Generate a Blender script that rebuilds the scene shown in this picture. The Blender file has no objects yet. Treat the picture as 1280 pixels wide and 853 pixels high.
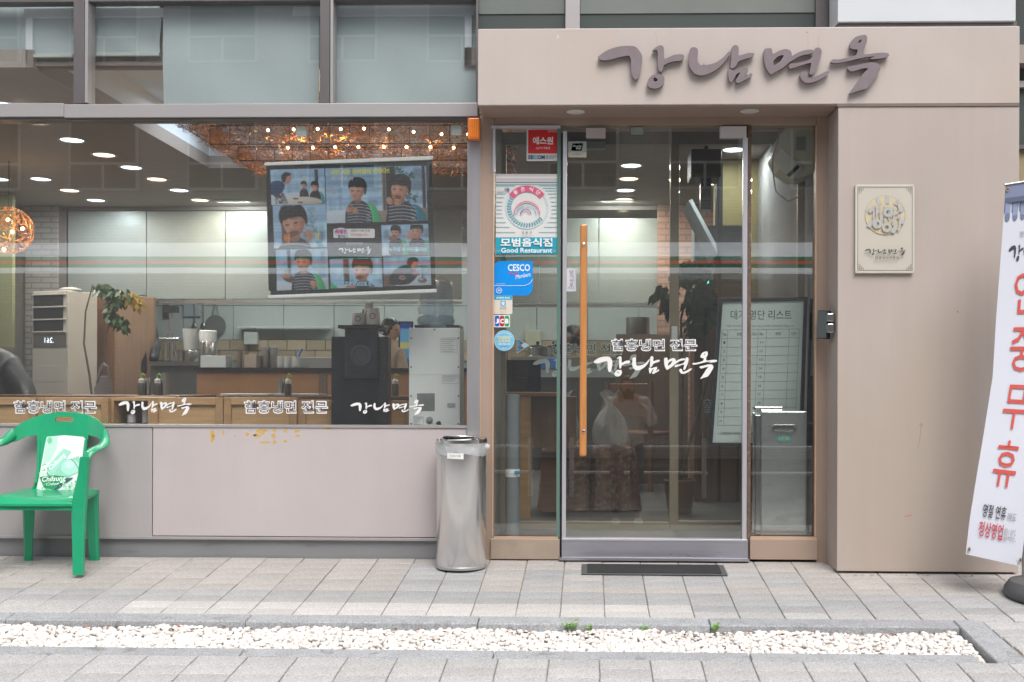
import bpy, bmesh, math, random
import numpy as np
from mathutils import Vector, Matrix
from mathutils.geometry import tessellate_polygon
random.seed(7); rng = np.random.default_rng(7)
SC = bpy.context.scene
COL = SC.collection
R = math.radians

# ------------------------------------------------------------------ camera
FOC, CX, CY = 1340.0, 703.0, 480.0          # focal length and principal point, in 1280-wide pixels
CAMPOS = Vector((0, -5.826, 0.957))
ROT = Matrix.Rotation(0.025, 3, 'Z') @ Matrix.Rotation(R(90), 3, 'X') @ Matrix.Rotation(0.0029, 3, 'Z')
cd = bpy.data.cameras.new('camera'); cam = bpy.data.objects.new('camera', cd); COL.objects.link(cam)
cam.location = CAMPOS; cam.rotation_euler = ROT.to_euler()
cd.sensor_width = 36; cd.lens = 36 * FOC / 1280
cd.shift_x = -(CX - 640) / 1280; cd.shift_y = (CY - 426.5) / 1280
cd.clip_start = 0.05; cd.clip_end = 500
SC.camera = cam

# ------------------------------------------------------------------ world, sun, exposure
SUN_EL, SUN_AZ = R(58), R(200)
w = bpy.data.worlds.new('World'); SC.world = w; w.use_nodes = True
nt = w.node_tree; nt.nodes.clear()
sky = nt.nodes.new('ShaderNodeTexSky'); sky.sky_type = 'NISHITA'; sky.sun_disc = False
sky.sun_elevation = SUN_EL; sky.sun_rotation = SUN_AZ; sky.air_density = 1.0; sky.dust_density = 3.0; sky.ozone_density = 1.0
hs = nt.nodes.new('ShaderNodeHueSaturation'); hs.inputs['Saturation'].default_value = 0.35; hs.inputs['Value'].default_value = 1.0
bg = nt.nodes.new('ShaderNodeBackground'); bg.inputs['Strength'].default_value = 0.15
wo = nt.nodes.new('ShaderNodeOutputWorld')
nt.links.new(sky.outputs[0], hs.inputs['Color']); nt.links.new(hs.outputs[0], bg.inputs[0]); nt.links.new(bg.outputs[0], wo.inputs[0])
sl = bpy.data.lights.new('sun', 'SUN'); sl.energy = 1.2; sl.angle = R(35); sl.color = (1.0, 0.95, 0.9)
so = bpy.data.objects.new('sun', sl); COL.objects.link(so)
sdir = Vector((0.25, -0.75, 1.15)).normalized()      # towards the sun: behind the photographer, high
so.rotation_euler = sdir.to_track_quat('Z', 'Y').to_euler()
sky.sun_elevation = math.asin(sdir.z); sky.sun_rotation = math.atan2(sdir.x, sdir.y)
SC.view_settings.view_transform = 'Standard'; SC.view_settings.look = 'None'
SC.view_settings.gamma = 1; SC.view_settings.exposure = 0.75
SC.cycles.use_denoising = True
try: SC.cycles.denoiser = 'OPENIMAGEDENOISE'
except Exception: pass
SC.cycles.max_bounces = 8; SC.cycles.transparent_max_bounces = 24; SC.cycles.glossy_bounces = 4
SC.cycles.diffuse_bounces = 3; SC.cycles.caustics_reflective = False; SC.cycles.caustics_refractive = False
SC.cycles.sample_clamp_indirect = 4

# ------------------------------------------------------------------ calibrated measuring: photo pixel + distance plane -> world
def W(px, py, Y):
    d = ROT @ Vector(((px - CX) / FOC, -(py - CY) / FOC, -1))
    t = (Y - CAMPOS.y) / d.y
    return CAMPOS + d * t
def XX(px, Y): return W(px, 480, Y).x
def ZZ(py, Y, px=640): return W(px, py, Y).z
SLOPE = 0.1
def gz(y): return SLOPE * y if y > -6.5 else -0.65
# ------------------------------------------------------------------ materials
def newmat(name):
    m = bpy.data.materials.new(name); m.use_nodes = True
    return m, m.node_tree, m.node_tree.nodes['Principled BSDF']
def pbr(name, col, rough=0.5, metal=0.0, var=0.08, vscale=3.0, bump=0.0, bscale=60.0, stretch=(1, 1, 1), spec=0.5,
        emit=None, estr=0.0, objrand=0.0, speck=0.0, sscale=400.0, island=0.0, alpha=1.0, trans=0.0, coat=0.0, dirt=None, rvar=0.0, streak=0.0):
    m, t, b = newmat(name); N = t.nodes; L = t.links
    tc = N.new('ShaderNodeTexCoord'); mp = N.new('ShaderNodeMapping'); mp.inputs['Scale'].default_value = stretch
    L.new(tc.outputs['Object'], mp.inputs[0])
    nz = N.new('ShaderNodeTexNoise'); nz.inputs['Scale'].default_value = vscale; nz.inputs['Detail'].default_value = 6; nz.inputs['Roughness'].default_value = 0.6
    L.new(mp.outputs[0], nz.inputs['Vector'])
    mr = N.new('ShaderNodeMapRange'); mr.inputs['From Min'].default_value = .3; mr.inputs['From Max'].default_value = .7
    mr.inputs['To Min'].default_value = 1 - var; mr.inputs['To Max'].default_value = 1 + var
    L.new(nz.outputs['Fac'], mr.inputs['Value'])
    fac = mr.outputs[0]
    def mul(a, bb):
        q = N.new('ShaderNodeMath'); q.operation = 'MULTIPLY'; L.new(a, q.inputs[0]); L.new(bb, q.inputs[1]); return q.outputs[0]
    def rng_(src, amt):
        q = N.new('ShaderNodeMapRange'); q.inputs['To Min'].default_value = 1 - amt; q.inputs['To Max'].default_value = 1 + amt
        L.new(src, q.inputs['Value']); return q.outputs[0]
    if streak:
        ms = N.new('ShaderNodeMapping'); ms.inputs['Scale'].default_value = (9, 1, .35); L.new(tc.outputs['Object'], ms.inputs[0]); ns = N.new('ShaderNodeTexNoise'); ns.inputs['Scale'].default_value = 2.2; ns.inputs['Detail'].default_value = 5
        L.new(ms.outputs[0], ns.inputs['Vector']); qs = N.new('ShaderNodeMapRange'); qs.inputs['From Min'].default_value = .35; qs.inputs['From Max'].default_value = .7; qs.inputs['To Min'].default_value = 1 + streak*.5; qs.inputs['To Max'].default_value = 1 - streak
        L.new(ns.outputs['Fac'], qs.inputs['Value']); fac = mul(fac, qs.outputs[0])
    if objrand:
        oi = N.new('ShaderNodeObjectInfo'); fac = mul(fac, rng_(oi.outputs['Random'], objrand))
    if island:
        g = N.new('ShaderNodeNewGeometry'); fac = mul(fac, rng_(g.outputs['Random Per Island'], island))
    if speck:
        n2 = N.new('ShaderNodeTexNoise'); n2.inputs['Scale'].default_value = sscale; n2.inputs['Detail'].default_value = 2
        L.new(mp.outputs[0], n2.inputs['Vector'])
        q = N.new('ShaderNodeMapRange'); q.inputs['From Min'].default_value = .3; q.inputs['From Max'].default_value = .7
        q.inputs['To Min'].default_value = 1 - speck; q.inputs['To Max'].default_value = 1 + speck
        L.new(n2.outputs['Fac'], q.inputs['Value']); fac = mul(fac, q.outputs[0])
    vm = N.new('ShaderNodeVectorMath'); vm.operation = 'SCALE'; vm.inputs[0].default_value = col[:3]
    L.new(fac, vm.inputs['Scale'])
    src = vm.outputs[0]
    if dirt:                                  # dirt = (colour, noise scale, threshold, strength)
        n3 = N.new('ShaderNodeTexNoise'); n3.inputs['Scale'].default_value = dirt[1]; n3.inputs['Detail'].default_value = 8
        L.new(mp.outputs[0], n3.inputs['Vector'])
        q = N.new('ShaderNodeMapRange'); q.inputs['From Min'].default_value = dirt[2]; q.inputs['From Max'].default_value = dirt[2] + .12
        q.inputs['To Max'].default_value = dirt[3]; L.new(n3.outputs['Fac'], q.inputs['Value'])
        mx = N.new('ShaderNodeMix'); mx.data_type = 'RGBA'; L.new(q.outputs[0], mx.inputs['Factor'])
        L.new(src, mx.inputs[6]); mx.inputs[7].default_value = (*dirt[0], 1); src = mx.outputs[2]
    L.new(src, b.inputs['Base Color'])
    b.inputs['Roughness'].default_value = rough; b.inputs['Metallic'].default_value = metal
    if rvar:
        q = N.new('ShaderNodeMapRange'); q.inputs['To Min'].default_value = max(0.02, rough - rvar); q.inputs['To Max'].default_value = rough + rvar
        L.new(nz.outputs['Fac'], q.inputs['Value']); L.new(q.outputs[0], b.inputs['Roughness'])
    b.inputs['Specular IOR Level'].default_value = spec
    if coat: b.inputs['Coat Weight'].default_value = coat; b.inputs['Coat Roughness'].default_value = 0.1
    if trans: b.inputs['Transmission Weight'].default_value = trans
    if alpha < 1: b.inputs['Alpha'].default_value = alpha
    if emit: b.inputs['Emission Color'].default_value = (*emit, 1); b.inputs['Emission Strength'].default_value = estr
    if bump:
        n4 = N.new('ShaderNodeTexNoise'); n4.inputs['Scale'].default_value = bscale; n4.inputs['Detail'].default_value = 4
        L.new(mp.outputs[0], n4.inputs['Vector'])
        bp = N.new('ShaderNodeBump'); bp.inputs['Strength'].default_value = bump; bp.inputs['Distance'].default_value = 0.01
        L.new(n4.outputs['Fac'], bp.inputs['Height']); L.new(bp.outputs[0], b.inputs['Normal'])
    return m
def glass(name, tint=(0.9, 0.96, 0.93), boost=1.0, rough=0.0, wav=0.0, haze=0.0):
    m = bpy.data.materials.new(name); m.use_nodes = True; t = m.node_tree; N = t.nodes; L = t.links; N.clear()
    o = N.new('ShaderNodeOutputMaterial'); mx = N.new('ShaderNodeMixShader'); tr = N.new('ShaderNodeBsdfTransparent'); gl = N.new('ShaderNodeBsdfGlossy')
    gl.inputs['Roughness'].default_value = rough; tr.inputs[0].default_value = (*tint, 1)
    lw = N.new('ShaderNodeLayerWeight'); lw.inputs['Blend'].default_value = 0.5
    pw = N.new('ShaderNodeMath'); pw.operation = 'POWER'; pw.inputs[1].default_value = 5; L.new(lw.outputs['Facing'], pw.inputs[0])
    mr = N.new('ShaderNodeMapRange'); mr.inputs['To Min'].default_value = 0.043 * boost; mr.inputs['To Max'].default_value = 1
    L.new(pw.outputs[0], mr.inputs['Value']); L.new(mr.outputs[0], mx.inputs[0])
    L.new(tr.outputs[0], mx.inputs[1]); L.new(gl.outputs[0], mx.inputs[2]); L.new(mx.outputs[0], o.inputs[0])
    if haze:            # pale diffuse layer that paints a milky haze over the glass
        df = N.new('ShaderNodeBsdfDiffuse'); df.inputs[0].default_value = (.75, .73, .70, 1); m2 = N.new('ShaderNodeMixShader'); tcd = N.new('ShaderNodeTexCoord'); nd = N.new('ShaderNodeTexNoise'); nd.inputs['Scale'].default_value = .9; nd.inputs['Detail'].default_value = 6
        L.new(tcd.outputs['Object'], nd.inputs['Vector']); qd = N.new('ShaderNodeMapRange'); qd.inputs['From Min'].default_value = .3; qd.inputs['From Max'].default_value = .7; qd.inputs['To Min'].default_value = haze*.5; qd.inputs['To Max'].default_value = haze*1.5
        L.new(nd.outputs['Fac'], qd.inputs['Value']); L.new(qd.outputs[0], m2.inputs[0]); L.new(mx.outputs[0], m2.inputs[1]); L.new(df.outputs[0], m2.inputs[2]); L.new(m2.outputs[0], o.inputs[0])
    if wav:
        tc = N.new('ShaderNodeTexCoord'); nz = N.new('ShaderNodeTexNoise'); nz.inputs['Scale'].default_value = 1.3; nz.inputs['Detail'].default_value = 1
        L.new(tc.outputs['Object'], nz.inputs['Vector']); bp = N.new('ShaderNodeBump'); bp.inputs['Strength'].default_value = wav; bp.inputs['Distance'].default_value = 0.02
        L.new(nz.outputs['Fac'], bp.inputs['Height']); L.new(bp.outputs[0], gl.inputs['Normal'])
    return m
def emis(name, col, s):
    m = bpy.data.materials.new(name); m.use_nodes = True; N = m.node_tree.nodes; N.clear()
    o = N.new('ShaderNodeOutputMaterial'); e = N.new('ShaderNodeEmission'); e.inputs[0].default_value = (*col, 1); e.inputs[1].default_value = s
    m.node_tree.links.new(e.outputs[0], o.inputs[0]); return m
_flat = {}
def flat(col, rough=0.5):
    k = (tuple(round(c, 3) for c in col), rough)
    if k not in _flat: _flat[k] = pbr('print_ink', col, rough=rough, var=0.03, vscale=8)
    return _flat[k]
def srgb(r, g, b): return tuple(((c / 255) / 12.92 if c / 255 <= .04045 else ((c / 255 + .055) / 1.055) ** 2.4) for c in (r, g, b))

# ------------------------------------------------------------------ mesh builder
ORG = {}
class MB:
    def __init__(s): s.v = []; s.f = []; s.m = []; s.mats = []; s.cur = 0
    def use(s, m):
        if m not in s.mats: s.mats.append(m)
        s.cur = s.mats.index(m); return s
    def add(s, vs, fs):
        n = len(s.v); s.v += [tuple(v) for v in vs]
        for f in fs: s.f.append([i + n for i in f]); s.m.append(s.cur)
        return s
    def box(s, x0, x1, y0, y1, z0, z1, T=None):
        x0, x1 = min(x0, x1), max(x0, x1); y0, y1 = min(y0, y1), max(y0, y1); z0, z1 = min(z0, z1), max(z0, z1)
        vs = [Vector(p) for p in ((x0,y0,z0),(x1,y0,z0),(x1,y1,z0),(x0,y1,z0),(x0,y0,z1),(x1,y0,z1),(x1,y1,z1),(x0,y1,z1))]
        if T: vs = [T @ v for v in vs]
        return s.add(vs, [(3,2,1,0),(4,5,6,7),(0,1,5,4),(1,2,6,5),(2,3,7,6),(3,0,4,7)])
    def pbox(s, px0, py0, px1, py1, Y, depth):       # a box whose front face was measured in the photo at distance plane Y
        mx, my = (px0 + px1) / 2, (py0 + py1) / 2
        return s.box(W(px0, my, Y).x, W(px1, my, Y).x, Y, Y + depth, W(mx, py1, Y).z, W(mx, py0, Y).z)
    def tube(s, pts, r, seg=8, closed=False, cap=True, r2=None, up=Vector((0, 0, 1))):
        pts = [Vector(p) for p in pts]; n = len(pts); rr = r if isinstance(r, (list, tuple)) else [r] * n
        qq = (r2 if isinstance(r2, (list, tuple)) else [r2] * n) if r2 else rr
        vs = []; fs = []
        for i, p in enumerate(pts):
            a = pts[i - 1] if (i > 0 or closed) else p; b = pts[(i + 1) % n] if (i < n - 1 or closed) else p
            d = (b - a)
            if d.length < 1e-9: d = Vector((0, 0, 1))
            d.normalize()
            u = up if abs(d.dot(up)) < .95 else Vector((0, 1, 0))
            x = d.cross(u).normalized(); y = x.cross(d).normalized()
            for k in range(seg):
                t = 2 * math.pi * k / seg; vs.append(p + x * math.cos(t) * rr[i] + y * math.sin(t) * qq[i])
        for i in range(n if closed else n - 1):
            j = (i + 1) % n
            for k in range(seg):
                l = (k + 1) % seg; fs.append((i*seg+k, i*seg+l, j*seg+l, j*seg+k))
        if cap and not closed: fs.append(tuple(range(seg))[::-1]); fs.append(tuple((n-1)*seg + k for k in range(seg)))
        return s.add(vs, fs)
    def lathe(s, prof, c=(0, 0, 0), seg=24, axis='Z', cap=True):
        c = Vector(c); vs = []; fs = []
        for r, h in prof:
            for k in range(seg):
                t = 2 * math.pi * k / seg; a, b = r * math.cos(t), r * math.sin(t)
                vs.append(c + (Vector((a, b, h)) if axis == 'Z' else Vector((a, h, b)) if axis == 'Y' else Vector((h, a, b))))
        for i in range(len(prof) - 1):
            for k in range(seg):
                l = (k + 1) % seg; f = (i*seg+k, i*seg+l, (i+1)*seg+l, (i+1)*seg+k); fs.append(f if axis != 'Y' else f[::-1])
        if cap: fs.append(tuple(range(seg))[::-1]); fs.append(tuple((len(prof)-1)*seg + k for k in range(seg)))
        return s.add(vs, fs)
    def ball(s, c, r, seg=12, rings=8):
        rx, ry, rz = r if isinstance(r, (list, tuple)) else (r, r, r)
        c = Vector(c); vs = [c + Vector((0, 0, -rz))]
        for i in range(1, rings):
            p = math.pi * i / rings - math.pi / 2
            for k in range(seg):
                t = 2 * math.pi * k / seg; vs.append(c + Vector((rx*math.cos(p)*math.cos(t), ry*math.cos(p)*math.sin(t), rz*math.sin(p))))
        vs.append(c + Vector((0, 0, rz))); fs = [(0, 1+(k+1) % seg, 1+k) for k in range(seg)]
        for i in range(rings - 2):
            for k in range(seg):
                a = 1 + i*seg; l = (k+1) % seg; fs.append((a+k, a+l, a+seg+l, a+seg+k))
        e = len(vs) - 1; a = 1 + (rings-2)*seg
        fs += [(a+k, a+(k+1) % seg, e) for k in range(seg)]
        return s.add(vs, fs)
    def prism(s, loops, y0, y1=None, tr=None):
        """Polygon loops in the x-z plane (first the outline, then holes); front at y0, back at y1 (None: a flat sheet)."""
        loops = [[Vector((p[0], 0, p[1])) for p in l] for l in loops]
        tris = tessellate_polygon(loops); allp = [p for l in loops for p in l]; n = len(allp)
        front = [Vector((p.x, y0, p.z)) for p in allp]; fs = []
        for t in tris:
            a, b, c = (allp[i] for i in t)
            cr = (b - a).cross(c - a).y
            fs.append(tuple(t) if cr < 0 else tuple(t)[::-1])
        vs = list(front)
        if y1 is not None:
            vs += [Vector((p.x, y1, p.z)) for p in allp]; fs += [tuple(i + n for i in f)[::-1] for f in fs]
            o = 0
            for l in loops:
                k = len(l)
                for i in range(k): j = (i+1) % k; fs.append((o+i, o+j, o+j+n, o+i+n))
                o += k
        if tr: vs = [tr(v) for v in vs]
        return s.add(vs, fs)
    def build(s, name, mat=None, parent=None, smooth=False, local=False, bevel=0.0, origin=None, recalc=True):
        me = bpy.data.meshes.new(name)
        V = np.array([tuple(v) for v in s.v], dtype=float).reshape(-1, 3)
        if origin is not None: o0 = Vector(origin)
        elif parent is not None: o0 = ORG.get(parent.name, Vector())
        else: o0 = Vector(((V[:, 0].min()+V[:, 0].max())/2, (V[:, 1].min()+V[:, 1].max())/2, V[:, 2].min())) if len(V) else Vector()
        if not local: V = V - np.array(o0)
        me.from_pydata(V.tolist(), [], s.f)
        for m in (s.mats or ([mat] if mat else [])): me.materials.append(m)
        if s.mats: me.polygons.foreach_set('material_index', s.m)
        if recalc:
            bm = bmesh.new(); bm.from_mesh(me); bmesh.ops.recalc_face_normals(bm, faces=bm.faces); bm.to_mesh(me); bm.free()
        if smooth:
            me.polygons.foreach_set('use_smooth', [True] * len(me.polygons))
            if smooth != 2:
                try: me.set_sharp_from_angle(angle=R(40))
                except Exception: pass
        me.update()
        o = bpy.data.objects.new(name, me); COL.objects.link(o)
        if parent is not None: o.parent = parent
        elif not local: o.location = o0
        ORG[o.name] = o0.copy()
        if bevel:
            b = o.modifiers.new('bevel', 'BEVEL'); b.width = bevel; b.segments = 2; b.limit_method = 'ANGLE'; b.angle_limit = R(40)
        return o
def tag(o, label=None, cat=None, group=None, kind=None):
    if label: o['label'] = label
    if cat: o['category'] = cat
    if group: o['group'] = group
    if kind: o['kind'] = kind
    return o
def thing(name, label, cat, loc=(0, 0, 0), rz=0.0, group=None):
    o = bpy.data.objects.new(name, None); o.empty_display_size = 0.1; COL.objects.link(o)
    o.location = loc; o.rotation_euler = (0, 0, rz); ORG[o.name] = Vector(loc)
    return tag(o, label, cat, group)
def struct(o): o['kind'] = 'structure'; return o
def copy_tree(o, parent=None):
    c = o.copy(); COL.objects.link(c)
    if parent is not None: c.parent = parent
    ORG[c.name] = ORG.get(o.name, Vector()).copy()
    for ch in list(o.children): copy_tree(ch, c)
    return c
def chaikin(l, n=1):
    for _ in range(n):
        q = []
        for i in range(len(l)):
            a, b = l[i], l[(i+1) % len(l)]
            q += [(a[0]*.8+b[0]*.2, a[1]*.8+b[1]*.2), (a[0]*.2+b[0]*.8, a[1]*.2+b[1]*.8)]
        l = q
    return l
# ------------------------------------------------------------------ lettering
_txt = {}
def glyphs(body, bold=0.0, res=2, spacing=1.0, shear=0.0):
    k = (body, bold, res, spacing, shear)
    if k in _txt: return _txt[k]
    cu = bpy.data.curves.new('lettering', 'FONT'); cu.body = body; cu.size = 1; cu.offset = bold; cu.resolution_u = res
    cu.space_character = spacing; cu.shear = shear; cu.fill_mode = 'FRONT'
    ob = bpy.data.objects.new('lettering', cu); COL.objects.link(ob)
    dg = bpy.context.evaluated_depsgraph_get(); dg.update()
    me = bpy.data.meshes.new_from_object(ob.evaluated_get(dg), depsgraph=dg)
    vs = [(v.co.x, v.co.y) for v in me.vertices]; fs = [tuple(p.vertices) for p in me.polygons]
    bpy.data.objects.remove(ob); bpy.data.curves.remove(cu); bpy.data.meshes.remove(me)
    _txt[k] = (vs, fs); return _txt[k]
class Print:
    """Flat printed matter: shapes given in the pixels of a measured close-up (origin, scale), laid on plane Y in thin layers."""
    def __init__(s, ox, oy, sc, Y, step=0.0004, mapf=None): s.ox, s.oy, s.sc, s.Y, s.st = ox, oy, sc, Y, step; s.mb = MB(); s.layer = 0; s.mapf = mapf; s.clip = None
    def w(s, x, y):
        if s.clip: x = min(max(x, s.clip[0]), s.clip[2]); y = min(max(y, s.clip[1]), s.clip[3] - 8*(x-s.clip[0])/300)
        if s.mapf: return s.mapf(x, y, s.layer * s.st)
        p = W(s.ox + x / s.sc, s.oy + y / s.sc, s.Y); return Vector((p.x, s.Y - s.layer * s.st, p.z))
    def poly(s, pts, col, holes=(), lift=1, smooth=0):
        s.layer += lift
        if smooth: pts = chaikin(pts, smooth); holes = [chaikin(h, smooth) for h in holes]
        s.mb.use(flat(col) if isinstance(col, tuple) else col)
        loops = [[Vector((p[0], p[1], 0)) for p in l] for l in [pts, *holes]]
        tris = tessellate_polygon(loops); allp = [p for l in loops for p in l]
        s.mb.add([s.w(p.x, p.y) for p in allp], [tuple(t) for t in tris]); return s
    def rect(s, x0, y0, x1, y1, col, r=0, lift=1):
        if r:
            pts = []
            for cx, cy, a in ((x1-r, y0+r, -90), (x1-r, y1-r, 0), (x0+r, y1-r, 90), (x0+r, y0+r, 180)):
                for k in range(5): t = R(a + k*22.5); pts.append((cx + r*math.cos(t), cy + r*math.sin(t)))
            return s.poly(pts, col, lift=lift)
        return s.poly([(x0, y0), (x1, y0), (x1, y1), (x0, y1)], col, lift=lift)
    def ell(s, cx, cy, rx, ry, col, n=24, lift=1, rot=0):
        c, q = math.cos(rot), math.sin(rot)
        return s.poly([(cx + rx*math.cos(2*math.pi*k/n)*c - ry*math.sin(2*math.pi*k/n)*q, cy + rx*math.cos(2*math.pi*k/n)*q + ry*math.sin(2*math.pi*k/n)*c) for k in range(n)], col, lift=lift)
    def arc(s, cx, cy, r0, r1, a0, a1, col, n=24, lift=1, sy=1.0):
        pts = [(cx + r1*math.cos(R(a0+(a1-a0)*k/n)), cy - sy*r1*math.sin(R(a0+(a1-a0)*k/n))) for k in range(n+1)]
        pts += [(cx + r0*math.cos(R(a1+(a0-a1)*k/n)), cy - sy*r0*math.sin(R(a1+(a0-a1)*k/n))) for k in range(n+1)]
        return s.poly(pts, col, lift=lift)
    def line(s, pts, wd, col, lift=1):
        for (x0, y0), (x1, y1) in zip(pts, pts[1:]):
            d = math.hypot(x1-x0, y1-y0) or 1; nx, ny = -(y1-y0)/d*wd/2, (x1-x0)/d*wd/2
            s.poly([(x0+nx, y0+ny), (x1+nx, y1+ny), (x1-nx, y1-ny), (x0-nx, y0-ny)], col, lift=lift); lift = 0
        return s
    def text(s, body, x0, y0, x1, y1, col, bold=0.0, lift=1, rot=0.0, spacing=1.0, shear=0.0, res=2):
        """fit the lettering to the measured box"""
        s.layer += lift; vs, fs = glyphs(body, bold, res, spacing, shear)
        if not vs: return s
        xs = [v[0] for v in vs]; ys = [v[1] for v in vs]; ax, bx, ay, by = min(xs), max(xs), min(ys), max(ys)
        cx, cy = (x0+x1)/2, (y0+y1)/2; c, q = math.cos(rot), math.sin(rot); out = []
        for u, v in vs:
            X = (u-ax)/max(bx-ax, 1e-6)*(x1-x0)+x0-cx; Yy = y1-(v-ay)/max(by-ay, 1e-6)*(y1-y0)-cy
            out.append(s.w(cx + X*c - Yy*q, cy + X*q + Yy*c))
        s.mb.use(flat(col) if isinstance(col, tuple) else col); s.mb.add(out, fs); return s
    def logo(s, x0, y0, x1, y1, col, fat=0, lift=1):
        s.layer += lift; s.mb.use(flat(col) if isinstance(col, tuple) else col)
        for loops in LOGO:
            q = [[(x0 + (p[0]-LB[0])/(LB[2]-LB[0])*(x1-x0), y0 + (p[1]-LB[1])/(LB[3]-LB[1])*(y1-y0)) for p in l] for l in loops]
            ls = [[Vector((p[0], p[1], 0)) for p in l] for l in q]; tris = tessellate_polygon(ls); allp = [p for l in ls for p in l]
            s.mb.add([s.w(p.x, p.y) for p in allp], [tuple(t) for t in tris])
        return s
    def build(s, name, parent=None, **k): return s.mb.build(name, None, parent, recalc=False, **k)
# brush-written shop name: outlines measured in photo pixels (origin 740,30)
_k = 6.737
_raw = [
 (0, 0, [[(45,285),(75,258),(130,222),(200,198),(270,187),(345,188),(372,197),(402,232),(422,265),(424,310),(415,370),(400,430),(395,455),(365,472),(345,455),(335,430),(330,370),(328,300),(318,270),(285,270),(215,285),(140,307),(100,310),(65,302)]]),
 (0, 0, [[(505,232),(520,210),(550,190),(578,181),(600,192),(606,215),(606,293),(618,298),(680,265),(735,257),(765,260),(780,275),(765,300),(745,312),(720,312),(660,322),(603,348),(598,385),(580,410),(562,395),(553,350),(553,222),(535,222)]]),
 (0, 0, [[(463,500),(475,465),(505,435),(535,424),(590,432),(608,445),(612,480),(600,510),(570,538),(535,546),(495,543),(470,525)],[(514,465),(525,450),(550,465),(553,478),(535,490),(518,482)]]),
 (1, 0, [[(813,310),(818,270),(822,220),(835,203),(855,197),(880,203),(893,220),(890,270),(887,310),(905,345),(925,352),(980,347),(1040,330),(1100,290),(1150,235),(1165,232),(1160,255),(1120,320),(1060,380),(1000,415),(950,432),(900,436),(860,420),(830,380),(815,345)]]),
 (1, 0, [[(1172,300),(1172,210),(1185,188),(1208,178),(1232,190),(1236,215),(1230,272),(1280,258),(1320,245),(1365,248),(1368,260),(1340,285),(1280,298),(1225,322),(1222,345),(1185,380),(1163,372)]]),
 (1, 0, [[(1143,380),(1165,385),(1205,395),(1250,380),(1310,370),(1315,400),(1290,435),(1285,450),(1340,415),(1352,428),(1345,445),(1285,475),(1235,502),(1210,495),(1215,465),(1232,440),(1250,405),(1212,428),(1206,445),(1172,502),(1150,470)]]),
 (2, 1280, [[(168,230),(172,210),(235,205),(238,260),(290,230),(345,212),(385,222),(403,250),(400,275),(440,250),(500,225),(560,218),(583,222),(583,245),(545,258),(500,262),(445,285),(380,325),(330,370),(265,405),(228,430),(205,410),(180,360),(168,300)],[(250,355),(245,315),(285,275),(330,262),(332,275),(310,310),(290,330)]]),
 (2, 1280, [[(375,370),(385,335),(450,332),(520,318),(570,290),(588,235),(600,203),(630,200),(652,220),(655,240),(640,310),(610,375),(595,410),(560,433),(548,415),(560,365),(570,325),(500,345),(420,372),(385,380)]]),
 (2, 1280, [[(470,425),(480,408),(505,405),(525,420),(535,455),(560,458),(620,440),(680,405),(715,398),(722,410),(690,440),(620,480),(560,498),(520,500),(490,480),(473,450)]]),
 (3, 1280, [[(890,200),(890,175),(910,135),(950,105),(1020,92),(1037,110),(1035,150),(1025,180),(1005,195),(1003,262),(1080,252),(1160,243),(1210,248),(1225,265),(1210,280),(1160,292),(1060,300),(1068,288),(1112,272),(1070,278),(1000,285),(900,310),(800,332),(735,332),(727,318),(745,300),(800,302),(900,280),(945,265),(960,215),(930,218),(905,210)],[(960,160),(970,140),(988,132),(988,145),(972,162)]]),
 (3, 1280, [[(868,375),(880,360),(950,350),(1040,328),(1100,325),(1135,340),(1150,375),(1140,400),(1110,450),(1060,520),(1030,550),(980,560),(940,572),(890,592),(885,585),(920,540),(970,470),(1010,410),(1050,375),(1000,375),(910,405),(885,395)]])]
LOGO = []; LOGO_SYL = []
for syl, dx, loops in _raw:
    LOGO.append([chaikin([(740 + (p[0]+dx)/_k, 30 + p[1]/_k) for p in l], 2 if len(l) > 8 else 1) for l in loops]); LOGO_SYL.append(syl)
_a = [p for ls in LOGO for l in ls for p in l]
LB = (min(p[0] for p in _a), min(p[1] for p in _a), max(p[0] for p in _a), max(p[1] for p in _a))
LAMP_E, WASH_E, KITCH_E = 5.5, 5, 14
# ------------------------------------------------------------------ palette
M = {}
M['facade'] = pbr('painted_metal_facade', (0.495, 0.436, 0.402), rough=0.42, var=0.05, vscale=1.6, streak=.015, bump=0.04, bscale=9, dirt=((0.46, 0.37, 0.27), 1.1, 0.58, 0.35))
M['column'] = pbr('painted_metal_column', (0.455, 0.393, 0.355), rough=0.42, var=0.07, vscale=1.4, streak=.025, bump=0.05, bscale=7, stretch=(1, 1, .5), dirt=((0.40, 0.32, 0.25), 0.9, 0.52, 0.5))
M['tan'] = pbr('tan_door_frame_paint', (0.36, 0.27, 0.215), rough=0.4, var=0.06, vscale=3, bump=0.03)
M['tan_worn'] = pbr('worn_tan_paint', (0.33, 0.265, 0.21), rough=0.5, var=0.1, vscale=8, dirt=((0.09, 0.07, 0.055), 26, 0.66, 0.8))
M['soffit'] = pbr('soffit_paint', (0.36, 0.27, 0.22), rough=0.5, var=0.05)
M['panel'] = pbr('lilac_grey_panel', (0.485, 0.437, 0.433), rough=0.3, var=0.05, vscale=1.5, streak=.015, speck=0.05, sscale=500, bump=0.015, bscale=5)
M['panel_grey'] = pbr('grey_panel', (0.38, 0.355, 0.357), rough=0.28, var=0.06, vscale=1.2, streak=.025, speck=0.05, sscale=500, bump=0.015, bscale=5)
M['plinth'] = pbr('grey_plinth', (0.27, 0.275, 0.285), rough=0.38, metal=0.3, var=0.08, vscale=4, stretch=(.4, 1, 2), dirt=((0.17, 0.165, 0.16), 9, 0.62, 0.6))
M['rail'] = pbr('grey_aluminium_rail', (0.42, 0.40, 0.40), rough=0.36, metal=0.35, var=0.05, vscale=2, stretch=(.3, 1, 3))
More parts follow.
